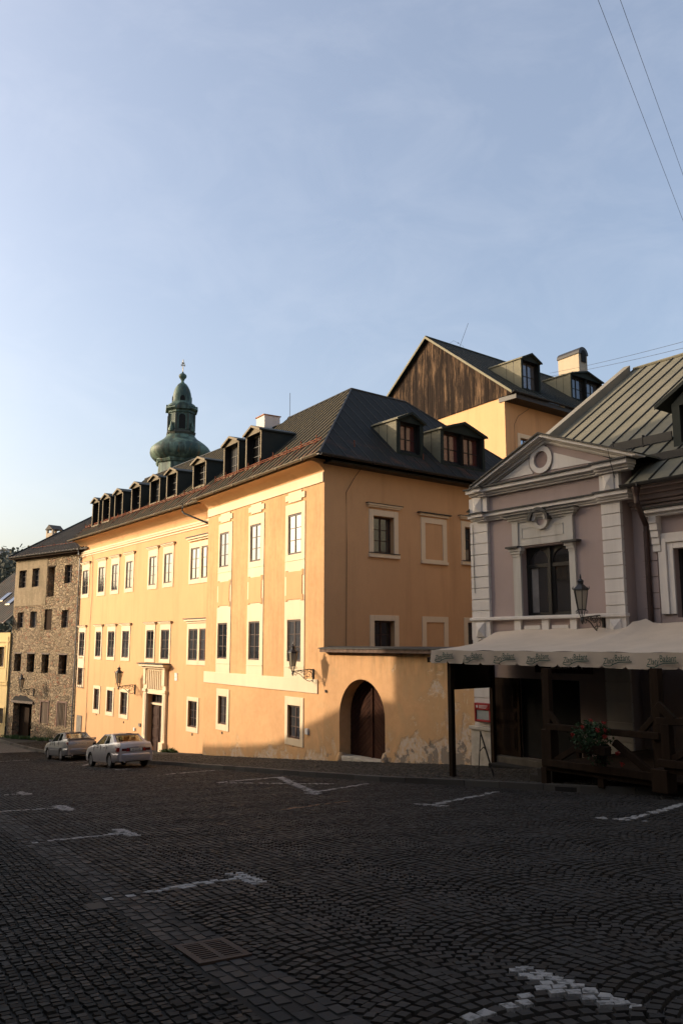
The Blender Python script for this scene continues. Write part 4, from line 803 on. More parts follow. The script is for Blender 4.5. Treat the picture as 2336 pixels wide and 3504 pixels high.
ze_ = Gw.sz(20, 2130, .6)[1]; rG = Roof(Gw, .6, ze_, 40); mb = MB(); rG.sheet([(-9.3, 0), (-.02, 0), (-.02, 5.5), (-9.3, 5.5)], mb, .4, rib=.045); mb.build('roof', [m_roofF, m_seam], yh)
mb = MB(); mb.quad(rG.pt(-9.3, 5.5), rG.pt(-.02, 5.5), Gw.p(-.02, ze_, -9.5), Gw.p(-9.3, ze_, -9.5)); mb.build('roof', m_roofF, yh); gutter(Gw, -9.3, -.02, ze_, .6, yh, m_gutter_dk)
for x0, x1, y0, y1 in ((40, 104, 785, 832), (-12, 42, 772, 805)):
    _, s0, o0 = on_roof(rG, *Z1(x0, y1)); _, s1, o1 = on_roof(rG, *Z1(x1, y0)); u0, u1 = .6 - o0, .6 - o1; s0, s1 = min(s0, s1), max(s0, s1)
    if s1 - s0 < .5: s1 = s0 + .7
    u0, u1 = min(u0, u1), max(u0, u1); u1 = max(u1, u0 + .8)
    a = [rG.pt(s0, u0, .02), rG.pt(s1, u0, .02), rG.pt(s1, u1, .02), rG.pt(s0, u1, .02)]; MB().hexa(a + [(x, y, z + .09) for x, y, z in a]).build('skylight', [m_pane], yh)

# ================================================================== BACK HOUSE WITH BOARDED GABLE
JP = ray(1724, 1356) * 46 / ray(1724, 1356)[1]; GJ = Wall(JP, -33); CJ = Wall(JP, 51.3)
bh = thing('gabled_house', GJ.p(-4, 5, -5), 'ochre house behind with a dark weathered boarded gable and dormers', 'house')
zJ = GJ.sz(1724, 1354)[1]; ap = GJ.sz(1467, 1157); lf = GJ.sz(1329, 1370); rt = GJ.sz(1762, 1340)
sl1 = (ap[1] - lf[1]) / (ap[0] - lf[0]); lfs = ap[0] - (ap[1] - rt[1]) / sl1
LJ = 15.
mb = MB(); mb.quad(GJ.p(lfs + .6, -6), GJ.p(0, -6), GJ.p(0, zJ), GJ.p(lfs + .6, zJ)); mb.quad(GJ.p(lfs + .6, -6), GJ.p(lfs + .6, zJ), GJ.p(lfs + .6, zJ, -LJ), GJ.p(lfs + .6, -6, -LJ))
jw = (CJ.s(1779, 1520), CJ.s(1779, 1520) + 1.05, CJ.sz(1779, 1498)[1] - 1.7, CJ.sz(1779, 1498)[1])
wall_holes(mb, CJ, 0, LJ, -6, zJ + .05, [(*jw, .2)]); mb.build('wall', m_ochre, bh); window(CJ, bh, *jw, .16, surr=(.24, .24, .26, 0))
bd_ = [(lfs, rt[1] - .02), (rt[0], rt[1] - .02), (ap[0], ap[1])]; bd_ = [(lfs + .2, zJ - .05), (rt[0] - .2, zJ - .05), (rt[0] - .1, rt[1] - .02), (ap[0], ap[1] - .08), (lfs + .1, rt[1] - .02)]
mb = MB(); s = lfs
while s < rt[0]:
    q = clip(clip(bd_, -1, 0, -(s + .006)), 1, 0, s + .194)
    if len(q) > 2: mb.wprism(GJ, q, .0, .06 + random.uniform(0, .02))
    s += .2
mb.build('gable_boarding', m_gable, bh)
# roofs of it
off_e = float((np.array(GJ.p(rt[0], 0)) - CJ.P) @ CJ.n); off_a = float((np.array(GJ.p(ap[0], 0)) - CJ.P) @ CJ.n); rJ = Roof(CJ, off_e, rt[1], math.degrees(math.atan((ap[1] - rt[1]) / (off_e - off_a)))); uJ = off_e - off_a
j0 = su(rJ, np.array(GJ.p(rt[0], 0, .35))[:2])[0]; j1 = su(rJ, np.array(GJ.p(ap[0], 0, .35))[:2])[0]
mb = MB(); rJ.sheet([(j0, 0), (LJ, 0), (LJ, uJ), (j1, uJ)], mb, .6); mb.build('roof', [m_roofJ, m_seam], bh)
a = [GJ.p(ap[0], ap[1], .35), GJ.p(lfs, rt[1], .35)]; dv = np.array(CJ.d) * (LJ); mb = MB(); b_ = [tuple(np.array(x) + dv) for x in a]; mb.prism([a[0], b_[0], b_[1], a[1]], [(x, y, z - .12) for x, y, z in (a[0], b_[0], b_[1], a[1])]); mb.build('roof', m_roofJ, bh)
mb = MB()
for q0, q1 in ((ap, (rt[0] + .05, rt[1] - .04)), (ap, (lfs, rt[1]))):
    p0, p1 = np.array(GJ.p(q0[0], q0[1], .36)), np.array(GJ.p(q1[0], q1[1], .36)); mb.prism([tuple(p0 + [0, 0, .06]), tuple(p1 + [0, 0, .06]), tuple(p1 - [0, 0, .1]), tuple(p0 - [0, 0, .1])], [tuple(p0 + [0, 0, .06] - GJ.n * .06), tuple(p1 + [0, 0, .06] - GJ.n * .06), tuple(p1 - [0, 0, .1] - GJ.n * .06), tuple(p0 - [0, 0, .1] - GJ.n * .06)])
mb.build('bargeboard', m_dormC, bh); MB().tube([rJ.pt(j1, uJ, .04), rJ.pt(LJ, uJ, .04)], .06, 5, 0).build('ridge_capping', m_copperdk, bh); gutter(CJ, j0, LJ, rt[1], off_e, bh, m_gutter_dk)
MB().wbox(CJ, j0 + .4, LJ, rt[1] - .35, rt[1] - .083, -.4, off_e).build('eaves_soffit', m_black, bh)
for (bx_, by, xr, ye), wn in (((395, 490, 530, 270), 1), ((755, 560, 980, 380), 2)):
    p_, s0, o0 = on_roof(rJ, *ZR(bx_, by)); s1 = CJ.s(*ZR(xr, by), o0); ze = CJ.sz(*ZR(bx_ + 3, ye), o0)[1]; dormer(rJ, bh, s0, s1, o0, rJ.z + (rJ.off - o0) * rJ.t, ze, ze + .42, m_roofJ, m_dormC, wins=wn, pane=m_pane_dim, jamb=.14)
sc_ = CJ.s(*ZR(780, 300), off_a); zc1 = CJ.sz(*ZR(780, 240), off_a)[1]; sc2 = CJ.s(*ZR(840, 300), off_a)
mb = MB(); dp_ = 1.9; o1 = off_a + .5; mb.wbox(CJ, sc_, sc2, zc1 - 3.5, zc1, o1 - dp_ * 0, o1) if 0 else None
left = GJ.d * -1
def jbox(a0, a1, b0, b1, z0, z1, mi=0):      # a along CJ.d, b along the gable direction (to the left)
    base = CJ.P + CJ.n * (off_a + .35); f = lambda a, b, z: tuple(base + CJ.d * a + left * b + np.array([0, 0, z])); mb.hexa([f(a0, b0, z0), f(a1, b0, z0), f(a1, b1, z0), f(a0, b1, z0), f(a0, b0, z1), f(a1, b0, z1), f(a1, b1, z1), f(a0, b1, z1)], mi)
jbox(sc_, sc2, 0, 2.1, zc1 - 4, zc1 - .0); base = CJ.P + CJ.n * (off_a + .35); sm_ = (sc_ + sc2) / 2; hw = (sc2 - sc_) / 2 + .08
pf = [(sm_ - hw * math.cos(math.pi * k / 8), zc1 + hw * .95 * math.sin(math.pi * k / 8)) for k in range(9)]
mb.prism([tuple(base + CJ.d * a - left * .08 + np.array([0, 0, z])) for a, z in pf], [tuple(base + CJ.d * a + left * 2.18 + np.array([0, 0, z])) for a, z in pf], 1)
pf = [(sm_ - hw * .45 * math.cos(math.pi * k / 8), zc1 + hw * .1 + hw * .45 * math.sin(math.pi * k / 8)) for k in range(9)] + [(sm_ + hw * .45, zc1 - .65), (sm_ - hw * .45, zc1 - .65)]
mb.prism([tuple(base + CJ.d * a - left * .1 + np.array([0, 0, z])) for a, z in pf], [tuple(base + CJ.d * a - left * .05 + np.array([0, 0, z])) for a, z in pf], 2); mb.build('chimney', [m_chim, m_gutter_dk, m_dark], bh)
sa_, za_ = CJ.sz(1567, 1174, off_a); q0 = np.array(CJ.p(sa_, za_ - .5, off_a)); q1 = np.array(CJ.p(*CJ.sz(1601, 1106, off_a), off_a)); mb = MB(); q00 = q0 + (q0 - q1) * .12; mb.tube([tuple(q00), tuple(q1)], .013, 5); mb.lathe([(.01, -.03), (.06, 0), (.01, .04)], [(math.cos(a * .785), math.sin(a * .785)) for a in range(8)], CJ.p(sa_, za_, off_a))
mb.tube([CJ.p(sa_ - .9, za_ - .25, off_a), CJ.p(sa_ - .45, za_ + .06, off_a), CJ.p(sa_, za_, off_a), CJ.p(sa_ + .5, za_ - .12, off_a), CJ.p(sa_ + .62, za_ - .5, off_a)], .008, 4); mb.build('lightning_rod', m_iron, bh)
mb = MB(); mb.tube([CJ.p(*CJ.sz(*ZR(475, 560), .05), .05), CJ.p(*CJ.sz(*ZR(440, 640), .04), .04), CJ.p(*CJ.sz(*ZR(365, 690), .04), .04), CJ.p(*CJ.sz(*ZR(338, 750), .04), .04), CJ.p(*CJ.sz(*ZR(342, 930), .04), .04)], .012, 4); mb.build('cable', m_iron, bh)

# ================================================================== MAUVE HOUSE WITH PEDIMENT
E_ = Ew; es = lambda x, y, o=0: E_.s(x, y, o); ezz = lambda x, y, o=0: E_.sz(x, y, o)[1]
mh = thing('pediment_house', E_.p(3, -3.5, 0), 'mauve and white stucco house with triangular pediment and olive sheet metal roof', 'house')
PL0, PL1 = -.02, es(*Z10(165, 500)); PR0, PR1 = es(*Z10(1005, 500)), es(*Z10(1145, 500))
zc1b = ezz(1840, 1668); zc1t = ezz(*Z9(900, 730)) ; zc2b = ezz(1840, 1757); zc2t = ezz(1840, 1726); zsl = ezz(1913, 2111)
W0, W1, WZ0, WZ1 = es(*Z10(398, 620)), es(*Z10(755, 620)), ezz(*Z10(580, 872)), ezz(*Z10(570, 352))
d0, d1, dz0, dz1 = es(1783, 2450), es(1985, 2450), ezz(1800, 2592), ezz(1800, 2322)
mb = MB(); wall_holes(mb, E_, 0, PR1, -5, 4.6, [(W0, W1, WZ0, WZ1, .3), (d0, d1, dz0, dz1, .4)]); mb.quad(E_.p(0, -5), E_.p(0, 4.6), E_.p(0, 4.6, -11), E_.p(0, -5, -11)); mb.quad(E_.p(PR1, -5), E_.p(PR1, 4.6), E_.p(PR1, 4.6, -.5), E_.p(PR1, -5, -.5)); mb.build('wall', m_mauve, mh)
# pilasters in channelled blocks
def pilaster(a, b, z0, z1, pitch, name='pilaster', o=.10, side=True):
    mb = MB(); mb.wbox(E_, a + .015, b - .015, z0, z1, -.02, o - .03); z = z1
    while z > z0 + .05: zz = max(z - pitch + .022, z0); mb.wbox(E_, a, b, zz, z, -.02, o); z -= pitch
    return mb.build(name, m_white, mh, bev=.006)
pilaster(PL0, PL1, zsl + .05, zc2b, .342); pilaster(PR0, PR1, zsl + .05, zc2b, .342); zpl = ezz(1655, 2484); pilaster(PL0, PL1, zpl, zsl - .55, .36)
for a, b in ((PL0, PL1), (PR0, PR1)):
    mb = MB(); mb.wbox(E_, a - .01, b + .01, zc2t, zc1b, -.02, .11); c, d = (a + b) / 2, .17; zc = (zc2t + zc1b) / 2 - .02
    mb.wbox(E_, c - d, c + d, zc - .27, zc + .27, .11, .14); P = E_.p; mb.add([P(c - d, zc - .27, .14), P(c + d, zc - .27, .14), P(c + d, zc + .27, .14), P(c - d, zc + .27, .14), P(c, zc, .22)], [(0, 1, 4), (1, 2, 4), (2, 3, 4), (3, 0, 4)]); mb.build('frieze_block', m_white, mh)
    mb = MB(); mb.wbox(E_, a - .01, b + .01, zsl - .62, zsl - .02, -.02, .11); zc = zsl - .32; mb.wbox(E_, c - d, c + d, zc - .22, zc + .22, .11, .14); mb.add([P(c - d, zc - .22, .14), P(c + d, zc - .22, .14), P(c + d, zc + .22, .14), P(c - d, zc + .22, .14), P(c, zc, .22)], [(0, 1, 4), (1, 2, 4), (2, 3, 4), (3, 0, 4)]); mb.build('pedestal_block', m_white, mh)
mb = MB(); mb.wbox(E_, PL0 - .06, PL1 + .05, -5, zpl - .1, -.02, .22); mb.wbox(E_, PL0 - .1, PL1 + .08, zpl - .1, zpl, -.02, .27); mb.build('plinth', m_stoneblock, mh, bev=.01)
mb = MB()
for zt_, zb2, pj in ((zc1t, zc1b, .34), (zc2t, zc2b, .26)):
    h = zt_ - zb2
    xl_ = E_.s(1606 if pj > .3 else 1603, 1700, pj * 1.05 + .1); xr_ = E_.s(*(ZR(1150, 1060) if pj > .3 else ZR(1160, 1265)), pj * 1.05 + .1)
    for a, b, ex in ((PL0 - .0, PR1 + .0, 0), (PL0 - .03, PL1 + .03, .12), (PR0 - .03, PR1 + .03, .12)):
        e_ = .004 if ex else 0; t_ = .0 if ex == 0 else .0
        x0, x1 = (xl_ + .0 if ex and a < 1 else a), (xr_ if ex and b > 4 else b)
        mb.wbox(E_, x0 + .1 * (a < 1), x1 - .1 * (b > 4), zb2 - e_, zb2 + h * .2, -.02, pj * .3 + ex); mb.wbox(E_, x0 + .06 * (a < 1), x1 - .06 * (b > 4), zb2 + h * .2, zb2 + h * .45 + e_, -.02, pj * .5 + ex); mb.wbox(E_, x0 + .02, x1 - .02, zb2 + h * .45, zb2 + h * .85 + e_, -.02, pj * .85 + ex); mb.wbox(E_, x0 - .03, x1 + .03, zb2 + h * .85, zb2 + h * .97 + e_, -.02, pj * 1.05 + ex, 1)
mb.build('cornice', [m_white, m_grime], mh)
mb = MB(); mb.wbox(E_, PL0 - .05, PR1 + .05, zsl - .05, zsl + .05, -.02, .17); mb.build('sill_course', m_white, mh, bev=.015)
# pedestals between sill course and canopy
for x0, x1 in ((352, 400), (552, 602), (758, 806)): a, b = es(*Z10(x0, 930)), es(*Z10(x1, 930)); MB().wbox(E_, a, b, zsl - .75, zsl - .05, -.02, .09).build('pedestal', m_white, mh)
for x0, x1 in ((412, 540), (612, 745)): a, b = es(*Z10(x0, 950)), es(*Z10(x1, 950)); MB().wbox(E_, a + .03, b - .03, zsl - .75, zsl - .22, -.02, .05).build('apron_panel', m_white, mh)
# pediment
apx = E_.sz(1838, 1478, .45); lfx = (E_.s(*Z9(22, 845), .45), zc1t + .0); rtx = (E_.s(*ZR(1215, 1005), .45), zc1t)
tri = [(PL0, zc1t - .02), (PR1, zc1t - .02), (apx[0], apx[1] - .05)]; mb = MB(); mb.wprism(E_, tri, -.3, .06); mb.build('tympanum', m_mauve, mh)
mb = MB(); lay = [(0, .035, .46, 1), (.035, .12, .40, 0), (.12, .17, .26, 0), (.17, .24, .17, 0), (.24, .27, .11, 0)]
for q, sg in ((lfx, -1), (rtx, 1)):
    dx, dz = apx[0] - q[0], apx[1] - q[1]; Ln = math.hypot(dx, dz); nx, nzv = dz / Ln, abs(dx) / Ln
    for t0, t1, pj, mi in lay:
        v0, v1 = t0 / nzv, t1 / nzv; q0 = max(0, 1) 
        lo = min(t1 / nzv / abs(dz / dx), .0) if 0 else 0
        xs0 = q[0] - sg * 0; poly_ = [(q[0], q[1] - v0 + .06), (apx[0], apx[1] - v0), (apx[0], apx[1] - v1), (q[0], q[1] - v1 + .06)]
        poly_ = clip(poly_, 0, -1, -(zc1t - .02 - (.0)))
        if len(poly_) > 2: mb.wprism(E_, poly_ if sg > 0 else poly_[::-1], -.02, pj, mi)
mb.build('raking_cornice', [m_white, m_grime], mh)
cc_ = E_.sz(*Z9(1010, 487)); rO, rI = .40, .25; mb = MB(); n = 28; P = E_.p
rx = lambda r, k: (cc_[0] + r * math.cos(2 * math.pi * k / n), cc_[1] + r * math.sin(2 * math.pi * k / n))
for k in range(n):
    a, b, c, d = rx(rO, k), rx(rO, k + 1), rx(rI, k + 1), rx(rI, k); mb.quad(P(*a, .13), P(*b, .13), P(*c, .13), P(*d, .13)); mb.quad(P(*a, .05), P(*b, .05), P(*b, .13), P(*a, .13)); mb.quad(P(*d, .13), P(*c, .13), P(*c, .062), P(*d, .062))
mb.build('roundel', m_white, mh, True)
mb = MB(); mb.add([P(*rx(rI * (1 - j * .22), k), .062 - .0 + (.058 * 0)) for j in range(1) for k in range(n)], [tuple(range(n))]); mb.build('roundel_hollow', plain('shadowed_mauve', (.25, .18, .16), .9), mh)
for pts in ([(462, 765), (838, 478), (848, 590), (900, 672)], [(1133, 622), (1160, 520), (1172, 392), (1700, 520)]):
    MB().wprism(E_, [E_.sz(*Z9(*p)) for p in pts][::-1], .0, .085).build('tympanum_panel', m_white, mh)
# window with overdoor
bx0 = MB(); bars(bx0, E_, W0, W1, WZ0, WZ1, -.3, -.2, .09, 2, 1, .16)
tz = WZ0 + (WZ1 - WZ0) * .73; mid = (W0 + W1) / 2; bx0.wbox(E_, W0, W1, tz - .05, tz + .05, -.3, -.19)
for a, b in ((W0 + .09, mid - .08), (mid + .08, W1 - .09)):
    c = (a + b) / 2; r = (b - a) / 2; zt2 = WZ1 - .09; zs = zt2 - r; n = 8
    for sgn in (-1, 1):
        poly_ = [(c + sgn * r, zt2)] + [(c + sgn * r * math.cos(math.pi / 2 * k / n), zs + r * math.sin(math.pi / 2 * k / n) * .98) for k in range(n + 1)]
        bx0.wprism(E_, poly_, -.29, -.21)
    bx0.wbox(E_, a, a + .05, WZ0 + .09, tz - .05, -.28, -.22); bx0.wbox(E_, b - .05, b, WZ0 + .09, tz - .05, -.28, -.22); bx0.wbox(E_, a, b, WZ0 + .09, WZ0 + .13, -.28, -.22)
bx0.wbox(E_, mid - .04, mid + .04, WZ0, WZ1, -.19, -.15); wo = bx0.build('window', m_black, mh); MB().wbox(E_, W0 + .05, W1 - .05, WZ0 + .05, WZ1 - .05, -.29, -.25).build('pane', m_pane_dim, wo)
MB().wbox(E_, W0 + .14, W0 + .38, WZ0 + .1, tz - .06, -.249, -.245).build('curtain', plain('net_curtain', (.22, .2, .18), .9), wo)
zk = ezz(*Z10(360, 370)); zkt = zk + .02; mb = MB(); wl0, wl1 = es(*Z10(343, 600)), es(*Z10(798, 600))
mb.wbox(E_, wl0, W0, zsl + .05, zk - .28, -.02, .07); mb.wbox(E_, W1, wl1, zsl + .05, zk - .28, -.02, .07)
for a, b in ((wl0, W0), (W1, wl1)):
    for k, (h0, h1, g) in enumerate(((.28, .2, .0), (.2, .12, .05), (.12, .03, .1))): mb.wbox(E_, a - g, b + g * (b < 2) , zk - h0, zk - h1, -.02, .09 + g * .6)
    mb.wbox(E_, a - .16, b + .16 * (a > 2) + .02, zk - .03, zk + .02, -.02, .22, 1)
zct = ezz(*Z10(550, 165)); ztop = zk + .72; mb.wbox(E_, wl0 + .02, wl1 - .02, max(zk + .02, WZ1), ztop, -.02, .06); mb.wbox(E_, wl0 + .02, wl0 + .24, zk + .02, ztop, .06, .10); mb.wbox(E_, wl1 - .24, wl1 - .02, zk + .02, ztop, .06, .10)
a, b = wl0 + .36, wl1 - .36; z0_, z1_ = zk + .22, zk + .54
for q in ((a, b, z0_, z0_ + .02), (a, b, z1_ - .02, z1_), (a, a + .02, z0_, z1_), (b - .02, b, z0_, z1_)): mb.wbox(E_, *q, .06, .075)
for g, h0, h1 in ((.03, 0, .06), (.09, .06, .13), (.16, .13, .19)): mb.wbox(E_, wl0 - g, wl1 + g, ztop + h0, ztop + h1, -.02, .08 + g)
mb.wbox(E_, wl0 - .2, wl1 + .2, ztop + .19, ztop + .215, -.02, .3, 1)
n = 14; cM = (wl0 + wl1) / 2 + .02
for ro, ri, o1, mi in ((.36, .27, .28, 1), (.345, .16, .2, 0)):
    zc3 = ztop - .03
    for k in range(n):
        a0, a1 = math.pi * k / n, math.pi * (k + 1) / n; mb.wprism(E_, [(cM + ro * math.cos(a0), zc3 + ro * math.sin(a0)), (cM + ro * math.cos(a1), zc3 + ro * math.sin(a1)), (cM + ri * math.cos(a1), zc3 + ri * math.sin(a1)), (cM + ri * math.cos(a0), zc3 + ri * math.sin(a0))], .0, o1, mi)
    for k in range(n):
        a0, a1 = -math.pi * k / n, -math.pi * (k + 1) / n
        if mi == 0: mb.wprism(E_, [(cM + .26 * math.cos(a1), zc3 + .26 * math.sin(a1)), (cM + .26 * math.cos(a0), zc3 + .26 * math.sin(a0)), (cM + ri * math.cos(a0), zc3 + ri * math.sin(a0)), (cM + ri * math.cos(a1), zc3 + ri * math.sin(a1))], .0, .15, mi)
mb.wprism(E_, [(cM + .16 * math.cos(2 * math.pi * k / n), ztop - .03 + .16 * math.sin(2 * math.pi * k / n)) for k in range(n)], 0, .09, 2)
mb.build('window_surround', [m_stucco, m_grime, m_mauve], wo)
# ground floor under the canopy
mb = MB(); mb.wbox(E_, es(1690, 2450), d0, dz0, dz1, .02, .09); a, b = es(1690, 2450), d0
for z0, z1 in ((dz0 + .15, dz0 + .85), (dz0 + .95, dz0 + 1.25), (dz0 + 1.35, dz1 - .15)): mb.wbox(E_, a + .12, b - .12, z0, z1, .09, .11); mb.wbox(E_, a + .17, b - .17, z0 + .05, z1 - .05, .11, .125)
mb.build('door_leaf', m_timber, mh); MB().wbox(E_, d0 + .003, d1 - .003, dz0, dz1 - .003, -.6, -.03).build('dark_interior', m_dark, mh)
MB().wbox(E_, d0 - .7, d1 + .2, -5, dz0, .0, .35).build('doorstep', plain('dark_step_stone', (.10, .085, .065), .9), mh, bev=.02); mb = MB(); mb.wbox(E_, d0 - .6, d1 + 1., -5, dz0 - .17, .35, .8); mb.wbox(E_, d0 - .9, d1 + 1., -5, dz0 - .34, .8, 1.25); mb.build('steps', m_joint, mh, bev=.02)
pilaster(es(2077, 2400), PR1, -5, zsl - .7, .5, 'rusticated_base', .06)
sgn_ = MB(); s0, s1 = es(1852, 2290, .3), es(1985, 2290, .3); sgn_.wbox(E_, s0 - .25, s1 + .3, ezz(1900, 2303, .3), ezz(1900, 2240, .3), .2, .28); sb = sgn_.build('name_board', plain('dark_red_board', (.05, .012, .010), .6), mh)
def text_mesh(name, body, size, mat, M, parent, shear=0., extr=.004, sx=1.):
    cu_ = bpy.data.curves.new(name, 'FONT'); cu_.body = body; cu_.size = size; cu_.shear = shear; cu_.extrude = extr; cu_.align_x = 'CENTER'
    o = bpy.data.objects.new(name, cu_); COL.objects.link(o); dg = bpy.context.evaluated_depsgraph_get(); me = bpy.data.meshes.new_from_object(o.evaluated_get(dg)); bpy.data.objects.remove(o); bpy.data.curves.remove(cu_)
    o0 = ORG.get(parent.name, (0, 0, 0)); me.transform(Matrix.Diagonal((sx, 1, 1, 1))); me.transform(Matrix.Translation([-k for k in o0]) @ M); me.materials.clear(); me.materials.append(mat); o = bpy.data.objects.new(name, me); COL.objects.link(o); o.parent = parent; ORG[o.name] = o0; return o
def wmat(w, s, z, o, rot=0., dirv=None):
    d = Vector(dirv) if dirv is not None else Vector(w.d); n = Vector(w.n); up = Vector((0, 0, 1)); M_ = Matrix((d, up, n)).transposed().to_4x4(); M_.translation = Vector(w.p(s, z, o)); return M_ @ Matrix.Rotation(rot, 4, 'Z')
text_mesh('lettering', 'PIZZERIA', .34, plain('faded_white_letters', (.35, .32, .3), .7), wmat(E_, (s0 + s1) / 2 + .05, ezz(1900, 2288, .3), .29), sb, 0, .005, .95)
# right-hand part, set back
RB = -.42; zg = 4.0; w2a, w2z0, w2z1 = E_.s(2311, 2000, RB), E_.sz(2311, 2113, RB)[1], E_.sz(2311, 1876, RB)[1]
mb = MB(); wall_holes(mb, E_, PR1 - .1, 16, -5, 4.3, [(w2a, w2a + 1.25, w2z0, w2z1, .3), (w2a + 4, w2a + 5.25, w2z0, w2z1, .3), (8.9, 10.6, -2.9, -.6, .4)], o=RB); mb.quad(E_.p(16, -5, RB), E_.p(16, 4.3, RB), E_.p(16, 4.3, -11), E_.p(16, -5, -11)); mb.build('wall', m_mauve, mh)['label'] = 'set back wall with horizontal joints and a long eaves line'
mb = MB(); z = E_.sz(2180, 1820, RB)[1]
for k in range(9): mb.wbox(E_, PR1 + .25, w2a - .45, z - k * .405 - .385, z - k * .405, RB - .01, RB + .03)
mb.build('wall_course', m_mauve, mh, bev=.008)
Er = Wall(E_.p(0, 0, RB), -36.9)
for a in (w2a, w2a + 4):
    mb = MB(); bars(mb, Er, a, a + 1.25, w2z0, w2z1, -.28, -.2, .08, 2, 1, .1); mb.wbox(Er, a, a + 1.25, w2z1 - .75, w2z1 - .68, -.28, -.19); f = mb.build('window', m_black, mh); MB().wbox(Er, a + .05, a + 1.2, w2z0 + .05, w2z1 - .05, -.27, -.24).build('pane', m_pane_dim, f)
    mb = MB()
    for k, (g, t) in enumerate(((0, .16), (.16, .12), (.28, .12))):
        o_ = (.05, .1, .07)[k]; mb.wbox(Er, a - g - t, a - g, zsl, w2z1 + g + t, -.02, o_); mb.wbox(Er, a + 1.25 + g, a + 1.25 + g + t, zsl, w2z1 + g + t, -.02, o_); mb.wbox(Er, a - g, a + 1.25 + g, w2z1 + g, w2z1 + g + t, -.02, o_)
    zz = w2z1 + .85; mb.wbox(Er, a - .7, a + 1.95, zz, zz + .08, -.02, .2); mb.wbox(Er, a - .75, a + 2., zz + .08, zz + .18, -.02, .3); mb.wbox(Er, a - .8, a + 2.05, zz + .18, zz + .22, -.02, .36, 1)
    for c in (a - .52, a + 1.55):
        for k in range(5): mb.wbox(Er, c, c + .22, zz - .18 * (k + 1), zz - .18 * k, -.02, .24 - .035 * k)
    mb.build('window_surround', [m_white, m_grime], f, bev=.008)
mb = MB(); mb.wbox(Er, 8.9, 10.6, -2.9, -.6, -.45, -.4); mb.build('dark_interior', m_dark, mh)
cv = MB(); steps(Er, 3.98, [(.1, .5), (.12, .4), (.14, .28), (.1, .18), (.08, .1)], PR1 + .02, 16, cv); cv.build('cornice', m_mauve, mh, bev=.02)
rE = Roof(E_, .3, zg, 35); uE = 9.2; mb = MB(); rE.sheet([(PR1 + .28, 0), (16.3, 0), (16.3, uE), (0, uE), (0, 1.0), (PR1 + .28, 1.)], mb, .56, rib=.05, start=.2)
mb.build('roof', [m_roofE, m_seam], mh); mb = MB(); mb.quad(rE.pt(0, uE), rE.pt(16.3, uE), E_.p(16.3, zg, .3 - 2 * uE), E_.p(0, zg, .3 - 2 * uE)); mb.quad(E_.p(0, zg, .3 - 2 * uE), rE.pt(0, uE), rE.pt(0, 0)); mb.build('roof', m_roofE, mh)
# pediment's own little roof running back into the slope
mb = MB(); ub = rE.ru(apx[1]); 
for q in (lfx, rtx):
    qa = E_.p(q[0], q[1] + .06, .45); mb.prism([E_.p(*apx, .45), qa, E_.p(q[0], q[1] + .06, .3 - rE.ru(q[1])), E_.p(apx[0], apx[1], .3 - ub - .1)], [tuple(np.array(p) - [0, 0, .05]) for p in (E_.p(*apx, .45), qa, E_.p(q[0], q[1] + .06, .3 - rE.ru(q[1])), E_.p(apx[0], apx[1], .3 - ub - .1))])
mb.build('pediment_roof', m_roofE, mh)
mb = MB(); a = [rE.pt(-.06, .4, -.1), rE.pt(.22, .4, -.1), rE.pt(.22, uE - .25, -.1), rE.pt(-.06, uE - .25, -.1)]; mb.hexa(a + [(x, y, z + .42) for x, y, z in a]); mb.build('raised_verge', metal_roof('verge_sheet', (.17, .16, .13), (.24, .22, .18)), mh)
MB().tube([rE.pt(.2, uE, .05), rE.pt(16.3, uE, .05)], .06, 6).build('ridge_capping', m_roofE, mh)
gutter(E_, PR1 + .25, 16.3, zg - .02, .3, mh, m_gutter_dk, .09)
for p0, p1, h in (((2097, 1545), (2291, 1515), .24), ((2150, 1596), (2345, 1565), .20)):
    a = on_roof(rE, *p0); b = on_roof(rE, *p1); ua, ubb = .3 - a[2], .3 - b[2]; um = (ua + ubb) / 2; q = [rE.pt(a[1], um, .03), rE.pt(b[1] + (2 if p1[0] > 2330 else 0), um, .03)]; mb = MB(); mb.beam((q[0][0], q[0][1], q[0][2] + h / 2), (q[1][0], q[1][1], q[1][2] + h / 2), .05, h)
    for k in (.05, .55): x = np.array(q[0]) + (np.array(q[1]) - np.array(q[0])) * k; mb.beam(tuple(x + [0, 0, -.05]), tuple(x + [0, 0, h + .06]), .03, .07, (1, 0, 0))
    mb.build('snow_board', m_black, mh)
_, dS, dO = on_roof(rE, 2312, 1528); s0 = E_.s(2299, 1450, dO); ze = E_.sz(2299, 1385, dO)[1]
dd = dormer(rE, mh, s0, s0 + 1.9, dO, rE.z + (rE.off - dO) * rE.t, ze, ze + .75, m_dormside, m_dormside, ov=.42, jamb=.22)
